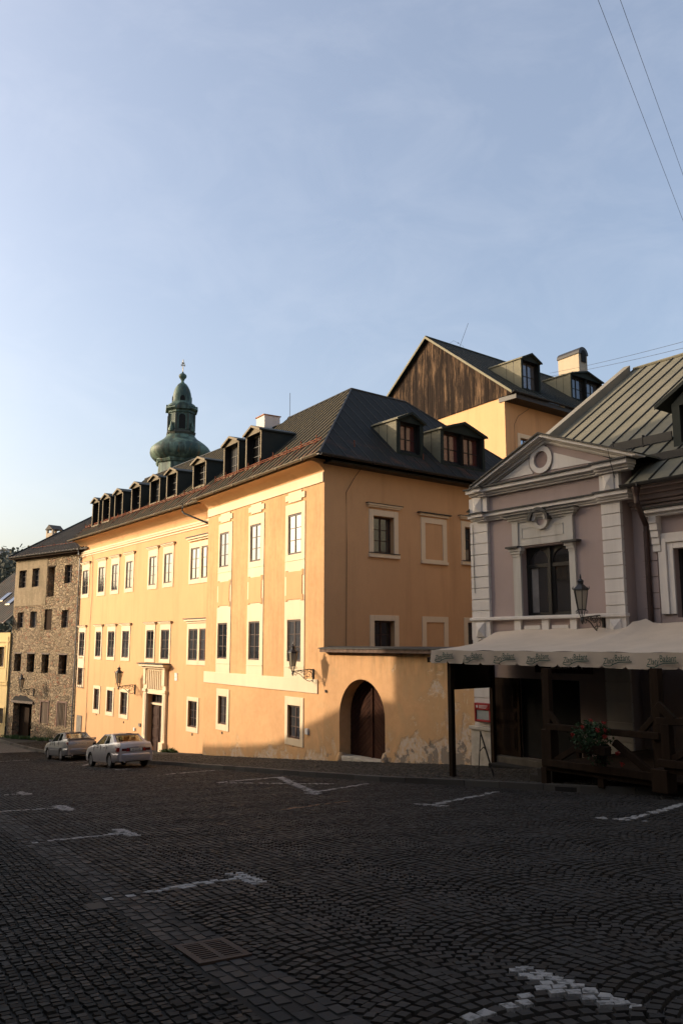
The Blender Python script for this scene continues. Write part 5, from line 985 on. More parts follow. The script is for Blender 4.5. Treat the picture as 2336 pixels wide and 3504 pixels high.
# rainwater pipe
mb = MB(); x_ = Z10(1312, 500)[0]; o0 = .38; sP = E_.s(x_, 1935, RB + .09); mb.lathe([(.05, -.2), (.11, 0), (.12, .06)], [(math.cos(k * .785), math.sin(k * .785)) for k in range(8)], E_.p(E_.s(*ZR(1222, 1240), .38), zg - .2, .38)); s_0 = E_.s(*ZR(1222, 1240), .38)
mb.tube([E_.p(s_0, zg - .12, .38), E_.p(s_0, zg - .5, .38), E_.p(sP, zg - 1.0, RB + .1), E_.p(sP, zg - 1.2, RB + .1), E_.p(sP, -3, RB + .1)], .07, 10); mb.build('downpipe', m_pipe, mh, True)
mb = MB(); mb.tube([E_.p(.12, zc2b - .05, .12), E_.p(.14, zsl + .8, .12)], .009, 4); mb.build('cable', m_iron, mh); mb = MB(); mb.tube([E_.p(*E_.sz(*ZR(1025, 930), .5), .55), E_.p(*E_.sz(*ZR(1035, 1020), .5), .5), E_.p(*E_.sz(*ZR(1070, 1140), .4), .4)], .009, 4); mb.build('cable', m_iron, mh)

# ================================================================== CANOPY
FN = 3.7; AZ, AZb = -.20, ezz(1860, 2152, .05); sb0, sf0 = es(1690, 2157, .05), es(1476, 2228, FN); SR = 13.
aw = thing('awning', E_.p(5, -1, 2), 'long cream canvas awning with scalloped printed valance over the restaurant terrace', 'awning')
mb = MB(); NS, NN = 60, 10; vs = []; pk = es(2190, 2126, .05)
def apt(i, j):
    f = j / NN; t = i / NS; s = (sb0 + (sf0 - sb0) * f) + (SR - (sb0 + (sf0 - sb0) * f)) * (t ** 1.0); n_ = .05 + (FN - .05) * f
    z = AZb + (AZ - AZb) * f ** .85 ; z -= .09 * math.sin(math.pi * f) + .02 * math.sin(s * 2.1) * math.sin(math.pi * f) + .012 * math.sin(s * 5.3 + f * 3)
    z += .16 * math.exp(-((s - pk) / .25) ** 2) * (1 - f) + (.10 * (1 - f) if s > pk else 0); z += .12 * math.exp(-((s - sb0) / .5) ** 2) * 0
    z += -.10 * math.exp(-((s - (sb0 + (sf0 - sb0) * f)) / .5)) * (1 - f)
    return E_.p(s, z, n_)
vs = [apt(i, j) for i in range(NS + 1) for j in range(NN + 1)]; fs_ = [(i * (NN + 1) + j, i * (NN + 1) + j + 1, (i + 1) * (NN + 1) + j + 1, (i + 1) * (NN + 1) + j) for i in range(NS) for j in range(NN)]
mb.add(vs, fs_); cn = mb.build('canopy', m_canvas, aw, True)
mb = MB(); SC = .575; HV = .33; vs = []; s = sf0; cols = []
def vp(s, h): w_ = .018 * math.sin(s * 4.1) + .012 * math.sin(s * 9.7 + 1); return E_.p(s, AZ - h + .006 * math.sin(s * 3), FN + .01 + (w_ + .03 * math.exp(-((s - sf0) / .35) ** 2)) * (h / HV))
st = SC / 8; k = 0; prev = None
while s < SR:
    ph = (s - sf0) / SC % 1; d_ = min(ph, 1 - ph); hb = HV - .055 * max(0, 1 - d_ / .09); col = [vp(s, hb * q) for q in (0, .33, .66, 1)]
    if prev:
        b = len(mb.v); mb.add(prev + col, [(0, 1, 5, 4), (1, 2, 6, 5), (2, 3, 7, 6)])
    prev = col; s += st / 2
# left side valance
prev = None
for i in range(21):
    f = 1 - i / 20; p0 = np.array(apt(0, 0)) * (1 - f) + np.array(apt(0, NN)) * f; p0[2] = apt(0, int(round(f * NN)))[2]; col = [tuple(p0 - [0, 0, h]) for h in (0, .15, .30)]
    if prev: mb.add(prev + col, [(0, 1, 4, 3), (1, 2, 5, 4)])
    prev = col
va = mb.build('valance', m_canvas, aw, True)
for cx_ in (1523, 1621, 1728, 1843, 1971.6, 2112.6, 2266.6):
    s = E_.s(cx_, 2252, FN); rot = R(4.5)
    for dx, dz, off, mt in ((0, 0, .052, m_green),):
        a = text_mesh('lettering', 'Zlatý', .175, mt, wmat(E_, s - .20 + dx, AZ - .235 + dz, FN + off, rot), va, .35, .001, .74); b = text_mesh('lettering', 'Bažant', .19, mt, wmat(E_, s + .13 + dx, AZ - .175 + dz, FN + off, rot * .5), va, .1, .001, .72)
    mb = MB(); pts = [(s - .34, AZ - .26), (s - .27, AZ - .285), (s - .16, AZ - .285), (s - .07, AZ - .24), (s + .04, AZ - .205), (s + .35, AZ - .19)]
    for p, q in zip(pts, pts[1:]): mb.prism([E_.p(p[0], p[1] + .009, FN + .053), E_.p(p[0], p[1] - .009, FN + .053), E_.p(q[0], q[1] - .009, FN + .053), E_.p(q[0], q[1] + .009, FN + .053)], [E_.p(p[0], p[1] + .009, FN + .05), E_.p(p[0], p[1] - .009, FN + .05), E_.p(q[0], q[1] - .009, FN + .05), E_.p(q[0], q[1] + .009, FN + .05)])
    mb.build('lettering_flourish', m_green, va)
# posts of the canopy
def post(px, y0, n_, w_=.15, zb=None, name='post', par=None):
    s, _ = E_.sz(px, 2400, n_); z0 = gz(*E_.p(s, 0, n_)[:2]) + .1 if zb is None else zb; mb = MB(); mb.wbox(E_, s - w_ / 2, s + w_ / 2, z0, AZ - .03, n_ - w_ / 2, n_ + w_ / 2); return mb.build(name, m_timber, par or aw, bev=.008)
post(1543, 0, FN - .15, .13); post(1684, 0, .35, .13); post(1869, 0, FN - .12); post(2242, 0, FN - .12, .16)
mb = MB(); mb.wbox(E_, sf0 + .15, SR, AZ - .16, AZ - .04, FN - .2, FN - .1)
for s in (1.1, 3.6, 6.2, 8.9, 11.5): mb.beam(E_.p(s, AZb - .32, .1), E_.p(s + .6, AZ - .26, FN - .15), .08, .12)
mb.wbox(E_, sb0 + .1, SR, AZb - .34, AZb - .22, .12, .22); mb.build('frame', m_timber, aw)
# dark side panel with a yellow edge
a, b = np.array(E_.p(E_.s(1546, 2300, FN - .2), 0, FN - .2)), np.array(E_.p(E_.s(1680, 2300, .3), 0, .3)); zt_, zl1, zl2 = AZ - .05, E_.sz(1546, 2360, FN - .2)[1], E_.sz(1680, 2352, .3)[1]
t_ = (b - a) / np.linalg.norm(b - a); nn_ = np.array([-t_[1], t_[0], 0]) * .02; mb = MB(); c4 = [a + [0, 0, zl1], b + [0, 0, zl2], b + [0, 0, zt_ + .25], a + [0, 0, zt_]]
mb.prism([tuple(p + nn_) for p in c4], [tuple(p - nn_) for p in c4]); sp = mb.build('side_screen', plain('dark_board', (.012, .008, .006), .7), None); tag(sp, 'dark board hung under the left end of the awning', 'screen board')
e_ = np.array([-.07, -.01, 0]); MB().hexa([tuple(a + e_ + [0, 0, zl1 - .02] + k) for k in (nn_ * 1.5, -nn_ * 1.5)] + [tuple(a - t_ * .02 + [0, 0, zl1 - .02] + k) for k in (-nn_ * 1.5, nn_ * 1.5)] + [tuple(a + e_ + [0, 0, zt_] + k) for k in (nn_ * 1.5, -nn_ * 1.5)] + [tuple(a - t_ * .02 + [0, 0, zt_] + k) for k in (-nn_ * 1.5, nn_ * 1.5)]).build('edge_strip', plain('yellow_strip', (.55, .42, .03), .6), sp)

# ================================================================== TERRACE
TN = 4.15; tt = thing('terrace', E_.p(7, -2.8, 3), 'raised dark timber restaurant terrace with braced railing under the awning', 'terrace')
def tb(p0, p1, th, n_=TN, dep=.09): 
    a_ = E_.p(*E_.sz(*ZT(*p0), n_), n_); b_ = E_.p(*E_.sz(*ZT(*p1), n_), n_); return MB().beam(a_, b_, dep, th, (0, 0, 1)) if abs(a_[2] - b_[2]) < np.linalg.norm(np.array(a_[:2]) - np.array(b_[:2])) * 4 else MB().beam(a_, b_, dep, th, tuple(E_.n))
sc_m = 17.5 / F_ / 1.77
items = [('rail', (740, 683), (1425, 743), .13, TN + .05), ('lower_beam', (718, 897), (1422, 992), .15, TN + .06), ('lower_beam', (722, 925), (1422, 1026), .14, TN - .02), ('brace', (757, 600), (815, 678), .11, TN), ('brace', (795, 892), (965, 785), .12, TN), ('brace', (1150, 778), (1378, 968), .14, TN), ('brace', (1388, 632), (1312, 718), .11, TN),
         ('rail', (1405, 650), (1720, 664), .13, TN + .3), ('brace', (1410, 545), (1510, 645), .13, TN + .3), ('lower_beam', (1420, 903), (1720, 935), .14, TN + .35), ('lower_beam', (1460, 945), (1720, 970), .12, TN + .3), ('brace', (1480, 892), (1640, 810), .12, TN + .3)]
for nm, p0, p1, th, n_ in items: tb(p0, p1, th, n_).build(nm, m_timber, tt, bev=.008)
def tp(x, y0, y1, w_, n_): s, z1 = E_.sz(*ZT(x, y0), n_); z0 = E_.sz(*ZT(x, y1), n_)[1]; MB().wbox(E_, s - w_ / 2, s + w_ / 2, z0, z1, n_ - w_ / 2, n_ + w_ / 2).build('post', m_timber, tt, bev=.008)
for q in ((745, 330, 690, .14, TN - .05), (758, 700, 885, .26, TN - .03), (736, 930, 1040, .15, TN - .03), (1069, 800, 1052, .14, TN - .05), (1401, 330, 1075, .17, TN - .05), (1468, 668, 892, .17, TN + .28), (1448, 940, 1080, .32, TN + .26), (930, 690, 880, .1, TN - 2.2), (985, 780, 870, .16, TN - 2.2)): tp(*q)
s0, zd = E_.sz(*ZT(722, 905), TN); mb = MB(); s = s0
while s < SR:
    mb.wbox(E_, s, s + .135, zd - .05, zd, .3, TN - .1); s += .142
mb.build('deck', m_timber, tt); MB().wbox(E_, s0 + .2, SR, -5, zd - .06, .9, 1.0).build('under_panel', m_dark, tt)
for k in range(3): sK, zK = s0 - .3 - .32 * k, zd - .17 * (k + 1); MB().wbox(E_, sK - .1, s0 - .0 + .02, -5, zK, TN - 1.9 , TN - .25 + .0 - .12 * k).build('stair_step', plain('old_step_wood', (.035, .028, .02), .85) if k == 0 else bpy.data.materials['old_step_wood'], tt, bev=.01)

# flower basket on the railing
fx, fzv = E_.sz(*ZT(1015, 740), TN + .25); fb = thing('flower_box', E_.p(fx, fzv - .25, TN + .25), 'green geranium planter with red blossoms on the terrace rail', 'planter')
MB().wbox(E_, fx - .35, fx + .35, fzv - .35, fzv - .18, TN + .12, TN + .34).build('trough', m_timber, fb, bev=.01)
def leaves(name, cen, rad, n, size, mat, par=None, kind=None, flat=.0):
    mb = MB()
    for _ in range(n):
        u_ = rng.normal(0, 1, 3); u_ /= np.linalg.norm(u_); r_ = rng.random() ** .45; p = np.array(cen) + u_ * np.array(rad) * r_; a = rng.normal(0, 1, 3); a /= np.linalg.norm(a); b = np.cross(a, rng.normal(0, 1, 3)); b /= np.linalg.norm(b); s_ = size * rng.uniform(.6, 1.3)
        mb.add([p - a * s_, p + b * s_ * .6, p + a * s_, p - b * s_ * .6], [(0, 1, 2, 3)])
    return mb.build(name, mat, par)
c_ = E_.p(fx, fzv, TN + .28); leaves('foliage', c_, (.45, .3, .32), 900, .035, m_leafdk, fb); leaves('foliage', (c_[0] + .15, c_[1], c_[2] - .35), (.28, .2, .25), 260, .03, m_leafdk, fb)
for dx, dz in ((-.08, .32), (.18, .28), (.2, .14), (.18, .02), (-.45, .04), (.42, -.3), (.5, -.5), (.05, .15), (-.25, .2)): leaves('blossom', (c_[0] + dx, c_[1] - .28, c_[2] + dz), (.045, .045, .045), 26, .022, m_flower, fb)
# menu box and A-board
mbx = thing('menu_box', E_.p(.3, -1.9, .1), 'red glazed menu box mounted on the white pilaster beside the door', 'menu case')
x0, x1 = es(1624, 2430, .2), es(1682, 2430, .2); z1 = ezz(1650, 2406, .2); z0 = ezz(1650, 2470, .2)
mb = MB(); mb.wbox(E_, x0, x0 + .07, z0, z1, .1, .24); mb.wbox(E_, x1 - .1, x1, z0, z1, .1, .24); mb.wbox(E_, x0 + .07, x1 - .1, z0, z0 + .07, .1, .24); mb.wbox(E_, x0 + .07, x1 - .1, z1 - .2, z1, .1, .24); mb.build('case', m_red, mbx, bev=.012)
MB().wbox(E_, x0 + .07, x1 - .1, z0 + .07, z1 - .2, .1, .14).build('notice', m_paper, mbx); MB().wbox(E_, x0 + .06, x1 - .09, z0 + .06, z1 - .19, .2, .206).build('glass_door', glassy('case_glass', .2, base=(.1, .1, .1)) if 0 else m_paper, mbx)
mb = MB(); cx0, cz0 = x0 + .12, z1 - .1; mb.wprism(E_, [(cx0 + .05 * r_ * math.cos(k * math.pi / 5 + .3), cz0 + .05 * r_ * math.sin(k * math.pi / 5 + .3)) for k, r_ in enumerate([1, .55] * 5)], .24, .246)
for k in range(3): mb.wbox(E_, x0 + .2, x1 - .14 - .03 * k, z1 - .075 - .035 * k, z1 - .06 - .035 * k, .24, .244)
mb.build('emblem', m_white2, mbx)
pa = ground(1662, 2652, .12); ab = thing('a_board', tuple(pa), 'thin black folding A-board standing edge on beside the canopy post', 'a-board'); vdir = np.array([pa[0], pa[1], 0]); vdir /= np.linalg.norm(vdir); rdir = np.array([vdir[1], -vdir[0], 0]); mpp = pa[1] / F_ * 1.02
H_ = (2650 - 2517) * mpp
for sx, x_ in ((-1, -24 * mpp), (1, 24 * mpp)):
    foot = pa + rdir * x_; top = pa + rdir * (-14 * mpp) + np.array([0, 0, H_]); mb = MB()
    for w_ in (-.26, .26): mb.beam(tuple(foot + vdir * (w_ + .08 * (w_ > 0))), tuple(top + vdir * w_ * .7), .022, .03, tuple(vdir))
    mb.beam(tuple(top - vdir * .19), tuple(top + vdir * .19), .03, .03); f2 = foot + (top - foot) * .15; mb.beam(tuple(f2 - vdir * .26), tuple(f2 + vdir * .26), .02, .03); mb.build('leg_frame', m_iron, ab)
mb = MB(); q = pa + rdir * (-6 * mpp) + np.array([0, 0, H_ * .66]); mb.beam(tuple(pa + rdir * (-19 * mpp) + [0, 0, H_ * .55]), tuple(q), .012, .02); mb.beam(tuple(q), tuple(pa + rdir * (4 * mpp) + [0, 0, H_ * .56]), .012, .02); mb.build('stay', m_iron, ab)

# ================================================================== WALL LANTERNS
m_lglass = NT('lantern_glass'); _t = m_lglass.n('ShaderNodeBsdfTransparent'); _t.inputs[0].default_value = (.75, .72, .65, 1); _g = m_lglass.n('ShaderNodeBsdfPrincipled'); _g.inputs['Base Color'].default_value = (.42, .38, .30, 1); _g.inputs['Roughness'].default_value = .25
_m = m_lglass.n('ShaderNodeMixShader'); _m.inputs[0].default_value = .62; m_lglass.l(_t.outputs[0], _m.inputs[1]); m_lglass.l(_g.outputs[0], _m.inputs[2]); m_lglass.l(_m.outputs[0], m_lglass.t.nodes['Material Output'].inputs[0]); m_lglass = m_lglass.m
def make_lantern(loc, rz, label):
    """local: x along the wall, -y out from the wall, origin where the arm meets the wall"""
    t = thing('wall_lantern', loc, label, 'street lamp', 'cast iron wall lanterns', rz, local=True); A_ = .92
    hexs = [(math.cos(k * math.pi / 3 + .26), math.sin(k * math.pi / 3 + .26)) for k in range(6)]; c = (0, -A_, 0)
    mb = MB(); 
    def scroll(cy, cz, r0, r1, a0, a1, n=22, th=.011): mb.tube([(0, cy + (r0 + (r1 - r0) * k / n) * math.cos(a0 + (a1 - a0) * k / n), cz + (r0 + (r1 - r0) * k / n) * math.sin(a0 + (a1 - a0) * k / n)) for k in range(n + 1)], th, 5)
    mb.box(-.03, .03, -.05, .0, -.30, .20); mb.tube([(0, -.03, .14), (0, -.08, .17), (0, -.2, .19), (0, -.45, .165), (0, -A_, .12)], .02, 6)
    mb.tube([(0, -.05, -.22), (0, -.15, -.26), (0, -.28, -.24), (0, -.42, -.15), (0, -.58, -.0), (0, -.76, .08), (0, -A_, .10)], .014, 5)
    scroll(-.22, -.02, .16, .03, -.6, 7.6); scroll(-.42, .04, .09, .02, 2.6, -4.2); scroll(-.56, .09, .055, .015, -1, 5.5); scroll(-.12, .10, .06, .015, 1, 7); scroll(-.33, -.14, .07, .02, 3.5, -3); scroll(-.68, .11, .03, .01, 0, 6); scroll(-.8, .02, .07, .02, 1.9, -4); scroll(-.30, .12, .05, .012, 0, 6)
    mb.build('bracket', m_iron, t)
    mb = MB(); mb.lathe([(.012, -.05), (.035, 0), (.05, .05), (.03, .10), (.045, .13)], hexs, c)
    for k in range(6):
        x, y = hexs[k]; p = lambda r, z: (x * r, -A_ + y * r, z)
        mb.tube([p(.03, .10), p(.07, .22), p(.095, .30)], .009, 5); mb.tube([p(.115, .32), p(.165, .27), p(.15, .22), p(.12, .25)], .007, 4)
        mb.tube([p(.105, .32), p(.185, .82)], .012, 5); x2, y2 = hexs[(k + 1) % 6]; mb.tube([(x * .105, -A_ + y * .105, .32), (x2 * .105, -A_ + y2 * .105, .32)], .012, 4); mb.tube([(x * .185, -A_ + y * .185, .82), (x2 * .185, -A_ + y2 * .185, .82)], .014, 4)
        mb.tube([p(.2, .83), p(.225, .86), p(.222, .92)], [.013, .012, .004], 4)
    mb.build('cage', m_iron, t)
    mb = MB(); mb.lathe([(.21, .82), (.205, .85), (.10, .95), (.075, .97), (.075, 1.03), (.095, 1.05), (.05, 1.09), (.02, 1.12), (.028, 1.15), (.006, 1.24)], hexs, c); mb.build('cap', m_iron, t)
    mb = MB(); mb.lathe([(.1, .325), (.178, .815)], hexs, c, cap=False); mb.build('glass', m_lglass, t); return t
rzw = lambda w: math.atan2(w.d[1], w.d[0])
s_, z_ = B.sz(1072.8, 2307); l0 = make_lantern(B.p(s_, z_, 0), rzw(B), 'black wall lantern on a scrolled bracket by the corner above the gate')
def place_lantern(w, s, z, label, sc=1.):
    c = copy_tree(l0); c.location = w.p(s, z, 0); c.rotation_euler = (0, 0, rzw(w)); c['label'] = label; c.scale = (sc, sc, sc); return c
s_, z_ = A.sz(*Z1(1038, 1468)); place_lantern(A, s_, z_, 'black wall lantern left of the carved doorway of the long building', 1.12)
s_, z_ = Fw.sz(*Z1(262, 1492)); place_lantern(Fw, s_, z_, 'black wall lantern on the rubble stone house above its broken gate', 1.1)
s_, z_ = E_.sz(*Z10(992, 918)); place_lantern(E_, s_, z_, 'black wall lantern on the mauve house above the awning', 1.)

# ================================================================== CHURCH TOWER
TD = 95.; tx0 = ray(619, 1500); tx0 = tx0 * TD / tx0[1]; TX, TY = tx0[0], tx0[1]
def tz_(y): r_ = ray(619, 1200 + y / 5.227); return r_[2] * TD / r_[1]
k_ = TD / F_ * 1.0 / 5.227
ct = thing('church_tower', (TX, TY, tz_(2600)), 'green copper baroque church tower top with onion bulb and double cross', 'tower')
an0 = R(15) - R(90); oct_ = []
for f in range(4):
    a0 = an0 + f * math.pi / 2
    for da in (-.46, .46): oct_.append((math.cos(a0 + da), math.sin(a0 + da)))
rnd = []
for i in range(8):
    p, q = oct_[i], oct_[(i + 1) % 8]
    for j in range(3): f = j / 3; m_ = (p[0] + (q[0] - p[0]) * f, p[1] + (q[1] - p[1]) * f); sc = 1 + .10 * math.sin(math.pi * f); rnd.append((m_[0] * sc, m_[1] * sc))
def tower(name, prof, shape, mat, smooth=True): mb = MB(); mb.lathe([(r_ * k_, tz_(y) ) for y, r_ in prof], shape, (TX, TY, 0)); return mb.build(name, mat, ct, smooth)
cyl = [(math.cos(k * math.pi / 8), math.sin(k * math.pi / 8)) for k in range(16)]
tower('drum', [(2900, 470), (2300, 440), (2060, 425), (2050, 450), (2010, 475), (1990, 470)], oct_, m_copper, False)
tower('bulb', [(2000, 440), (1985, 465), (1950, 505), (1900, 542), (1850, 560), (1800, 555), (1760, 530), (1715, 480), (1670, 415), (1620, 335), (1570, 285), (1535, 262)], rnd, m_copper)
tower('lantern_base', [(1545, 255), (1530, 275), (1500, 290), (1480, 285), (1470, 262), (1440, 258)], oct_, m_copperdk, False)
mbt = MB(); ft = []
tower('lantern_storey', [(1460, 258), (1400, 255), (1160, 250), (1150, 268), (1140, 262), (1110, 262), (1100, 290), (1080, 318), (1060, 310), (1040, 285)], oct_, m_copper, False)
tower('dome', [(1045, 290), (1000, 262), (960, 200), (930, 182), (880, 178), (820, 172), (760, 160), (700, 140), (650, 112), (610, 82), (580, 40), (560, 28)], rnd, m_copper)
tower('finial', [(575, 34), (545, 24), (530, 32), (505, 45), (490, 62), (460, 74), (440, 70), (420, 50), (405, 22), (390, 16), (375, 10)], cyl, m_copper)
def face(f): a0 = an0 + f * math.pi / 2; return np.array([math.cos(a0), math.sin(a0), 0]), np.array([-math.sin(a0), math.cos(a0), 0])
for f in range(4):
    n_, t_ = face(f); apo = math.cos(.46) * 255 * k_; c = np.array([TX, TY, 0]) + n_ * (apo + .0)
    def arch(hw, y0, y1, o0, o1, nm, mt, hole=None):
        zt2, zb3 = tz_(y1), tz_(y0); zs = zt2 - hw; pts = [(-hw, zb3), (hw, zb3)] + [(hw * math.cos(math.pi * k / 10), zs + hw * math.sin(math.pi * k / 10)) for k in range(11)]
        mb = MB(); mb.prism([tuple(c + t_ * a + n_ * o1 + np.array([0, 0, z])) for a, z in pts], [tuple(c + t_ * a + n_ * o0 + np.array([0, 0, z])) for a, z in pts]); return mb.build(nm, mt, ct)
    arch(82 * k_, 1455, 1160, -.1, .07, 'arch_frame', m_copper); arch(60 * k_, 1448, 1185, -.05, .085, 'belfry_opening', m_dark)
    for s in (-1, 1):
        mb = MB(); q = c + t_ * s * 108 * k_; mb.hexa([tuple(q + t_ * a + n_ * b + np.array([0, 0, z])) for z in (tz_(1460), tz_(1165)) for a, b in ((-.11, -.05), (.11, -.05), (.11, .12), (-.11, .12))]); mb.build('pilaster', m_copperdk, ct)
    c = np.array([TX, TY, 0]) + n_ * (math.cos(.46) * 262 * k_); mb = MB(); pts = [(230 * k_ * math.cos(math.pi * k / 12) * .6, tz_(1100) + 230 * k_ * .5 * math.sin(math.pi * k / 12)) for k in range(13)]; mb.prism([tuple(c + t_ * a + n_ * .32 + np.array([0, 0, z])) for a, z in pts], [tuple(c + t_ * a - n_ * .3 + np.array([0, 0, z])) for a, z in pts]); mb.build('curved_hood', m_copper, ct)
    c = np.array([TX, TY, tz_(905)]) + n_ * (math.cos(.46) * 180 * k_); mb = MB(); a_, b_ = 46 * k_, 72 * k_; mb.prism([tuple(c + t_ * a_ * 1.25 * math.cos(k * .3927) + np.array([0, 0, b_ * 1.2 * math.sin(k * .3927)]) + n_ * .10) for k in range(16)], [tuple(c + t_ * a_ * 1.25 * math.cos(k * .3927) + np.array([0, 0, b_ * 1.2 * math.sin(k * .3927)]) - n_ * .4) for k in range(16)]); mb.build('oculus_frame', m_copper, ct)
    mb = MB(); mb.prism([tuple(c + t_ * a_ * math.cos(k * .3927) + np.array([0, 0, b_ * math.sin(k * .3927)]) + n_ * .12) for k in range(16)], [tuple(c + t_ * a_ * math.cos(k * .3927) + np.array([0, 0, b_ * math.sin(k * .3927)]) - n_ * .3) for k in range(16)]); mb.build('oculus', m_dark, ct)
    dn = np.array([math.cos(an0 + f * math.pi / 2 + math.pi / 4), math.sin(an0 + f * math.pi / 2 + math.pi / 4), 0]); q = np.array([TX, TY, 0]) + dn * 262 * k_
    mb = MB(); mb.lathe([(.12, 0), (.32, .08), (.36, .3), (.24, .6), (.12, .95), (.1, 1.2)], cyl, (q[0], q[1], tz_(1500))); mb.build('volute', m_copper, ct, True)
mb = MB(); cz = (TX, TY); mb.tube([(TX, TY, tz_(380)), (TX, TY, tz_(160))], .055, 6)
for y, l in ((225, 18), (262, 32)):
    z = tz_(y); td = np.array([.95, .3, 0]); mb.tube([tuple(np.array([TX, TY, z]) - td * l * k_), tuple(np.array([TX, TY, z]) + td * l * k_)], .05, 5)
    for sg in (-1, 1): e_ = np.array([TX, TY, z]) + td * l * k_ * sg; mb.tube([tuple(e_ + [0, 0, -.12]), tuple(e_ + [0, 0, .12])], .05, 5)
mb.build('double_cross', m_gilt, ct)
MB().box(TX - 3, TX + 3, TY - 3, TY + 3, -9, tz_(2880)).build('shaft', m_mauve, ct)

# ================================================================== CARS
def carpaint(name, c): s = NT(name); n = s.noise(3, detail=4); s.b.inputs['Coat Weight'].default_value = .6; s.b.inputs['Coat Roughness'].default_value = .08; return s.fin(s.mix(s.ramp(n, .35, .7), hs(c, .93), c), .38, .55, .5)
m_cw, m_cs = carpaint('silver_white_paint', (.42, .42, .45)), carpaint('silver_paint', (.20, .215, .235))
m_rub = plain('black_rubber', (.015, .015, .015), .8); m_rim = plain('alloy_rim', (.34, .34, .35), .35, metal=.6); m_tail = plain('red_lamp', (.20, .008, .008), .2, .1, spec=.6); m_taildk = plain('dark_red_lamp', (.06, .006, .006), .2, .1, spec=.6); m_seat = plain('dark_seat', (.03, .03, .035), .9)
_c = NT('car_glass'); _t = _c.n('ShaderNodeBsdfTransparent'); _t.inputs[0].default_value = (.42, .47, .42, 1); _g = _c.n('ShaderNodeBsdfGlossy', Roughness=.03); _m = _c.n('ShaderNodeMixShader'); _m.inputs[0].default_value = .3; _c.l(_t.outputs[0], _m.inputs[1]); _c.l(_g.outputs[0], _m.inputs[2]); _c.l(_m.outputs[0], _c.t.nodes['Material Output'].inputs[0]); m_cglass = _c.m
def make_car(loc, head, label, paint, kind):
    t = thing('parked_car', loc, label, 'car', 'cars parked along the kerb', local=True)
    f = Vector((-math.sin(head), math.cos(head), 0)); nrm = Vector((-.035, .0881, 1)).normalized(); r_ = f.cross(nrm).normalized(); f2 = nrm.cross(r_); t.rotation_euler = Matrix((r_, f2, nrm)).transposed().to_euler()
    RA, FA, AR = -1.25, 1.25, .345
    S = kind == 'silver'
    ztp = [(-2.22, .80), (-2.2, .93), (-2.12, 1.0 if not S else 1.03), (-1.5, 1.03 if not S else 1.04), (-.9, .97), (.7, .93), (1.0, .91), (1.75, .80), (2.02, .68), (2.1, .52)]
    def lin(tab, x):
        for (a, b), (c, d) in zip(tab, tab[1:]):
            if x <= c: return b + (d - b) * max(0, (x - a)) / (c - a)
        return tab[-1][1]
    def zb(y):
        for ax_ in (RA, FA):
            if abs(y - ax_) < AR: return .29 + math.sqrt(AR ** 2 - (y - ax_) ** 2)
        return .23 if abs(y) < 1.9 else .28
    def hw(y, z):
        w_ = .845 - .05 * max(0, (.45 - z) / .3) ** 2 - .075 * max(0, (z - .55) / .45) ** 1.6; e = max(0, abs(y) - 1.45) / .75; return w_ * (1 - .13 * e ** 2.2)
    ys = sorted({*np.linspace(-2.22, 2.1, 45).round(3), *[round(a_ + AR * math.cos(k * math.pi / 8), 3) for a_ in (RA, FA) for k in range(9)], *[a_ + s * (AR + .004) for a_ in (RA, FA) for s in (-1, 1)], -2.2, -2.16, -2.12, 2.06})
    mb = MB(); NZ = 7; ring = []
    for y in ys:
        z0, z1 = zb(y), lin(ztp, y); sec = []
        for k in range(NZ + 1): z = z0 + (z1 - z0) * k / NZ; sec.append((hw(y, z) - (.03 if k == NZ else 0), y, z))
        ring.append([(x, y_, z + .03 * (1 - (x / .9) ** 2) * (k == NZ)) for k, (x, y_, z) in enumerate(sec)])
    for a, b in zip(ring, ring[1:]):
        for sg in (1, -1):
            for k in range(NZ):
                q = [(sg * p[0], p[1], p[2]) for p in (a[k], b[k], b[k + 1], a[k + 1])]; mb.quad(*(q if sg > 0 else q[::-1]))
        ca, cb = a[NZ], b[NZ]; dk = 1 if -1.35 < (ca[1] + cb[1]) / 2 < .8 else 0
        for sg in (1, -1): q = [(0, ca[1], ca[2] + .025), (sg * ca[0] * 1, ca[1], ca[2]), (sg * cb[0], cb[1], cb[2]), (0, cb[1], cb[2] + .025)]; mb.quad(*(q[::-1] if sg > 0 else q), mi=dk)
        mb.quad((-a[0][0], a[0][1], a[0][2]), (a[0][0], a[0][1], a[0][2]), (b[0][0], b[0][1], b[0][2]), (-b[0][0], b[0][1], b[0][2]), mi=1)
    for rg, fl in ((ring[0], 1), (ring[-1], -1)): 
        for k in range(NZ): mb.quad(*[(-rg[k][0], rg[k][1], rg[k][2]), (rg[k][0], rg[k][1], rg[k][2]), (rg[k + 1][0], rg[k + 1][1], rg[k + 1][2]), (-rg[k + 1][0], rg[k + 1][1], rg[k + 1][2])][::fl])
    me_ = mb; body = me_.build('body', [paint, m_seat], t)
    # weld and smooth
    import bmesh
    bm = bmesh.new(); bm.from_mesh(body.data); bmesh.ops.remove_doubles(bm, verts=bm.verts, dist=.0015); bmesh.ops.recalc_face_normals(bm, faces=bm.faces); bm.to_mesh(body.data); bm.free(); body.data.polygons.foreach_set('use_smooth', [True] * len(body.data.polygons)); body.data.set_sharp_from_angle(angle=R(32))
    # greenhouse
    yb0, yr0, yr1, yf = (-1.52, -.92, .10, .98) if not S else (-1.60, -.95, .10, 1.0); zB_, zR_ = (1.0, 1.37) if not S else (1.0, 1.38)
    bw, rw = .745, .575
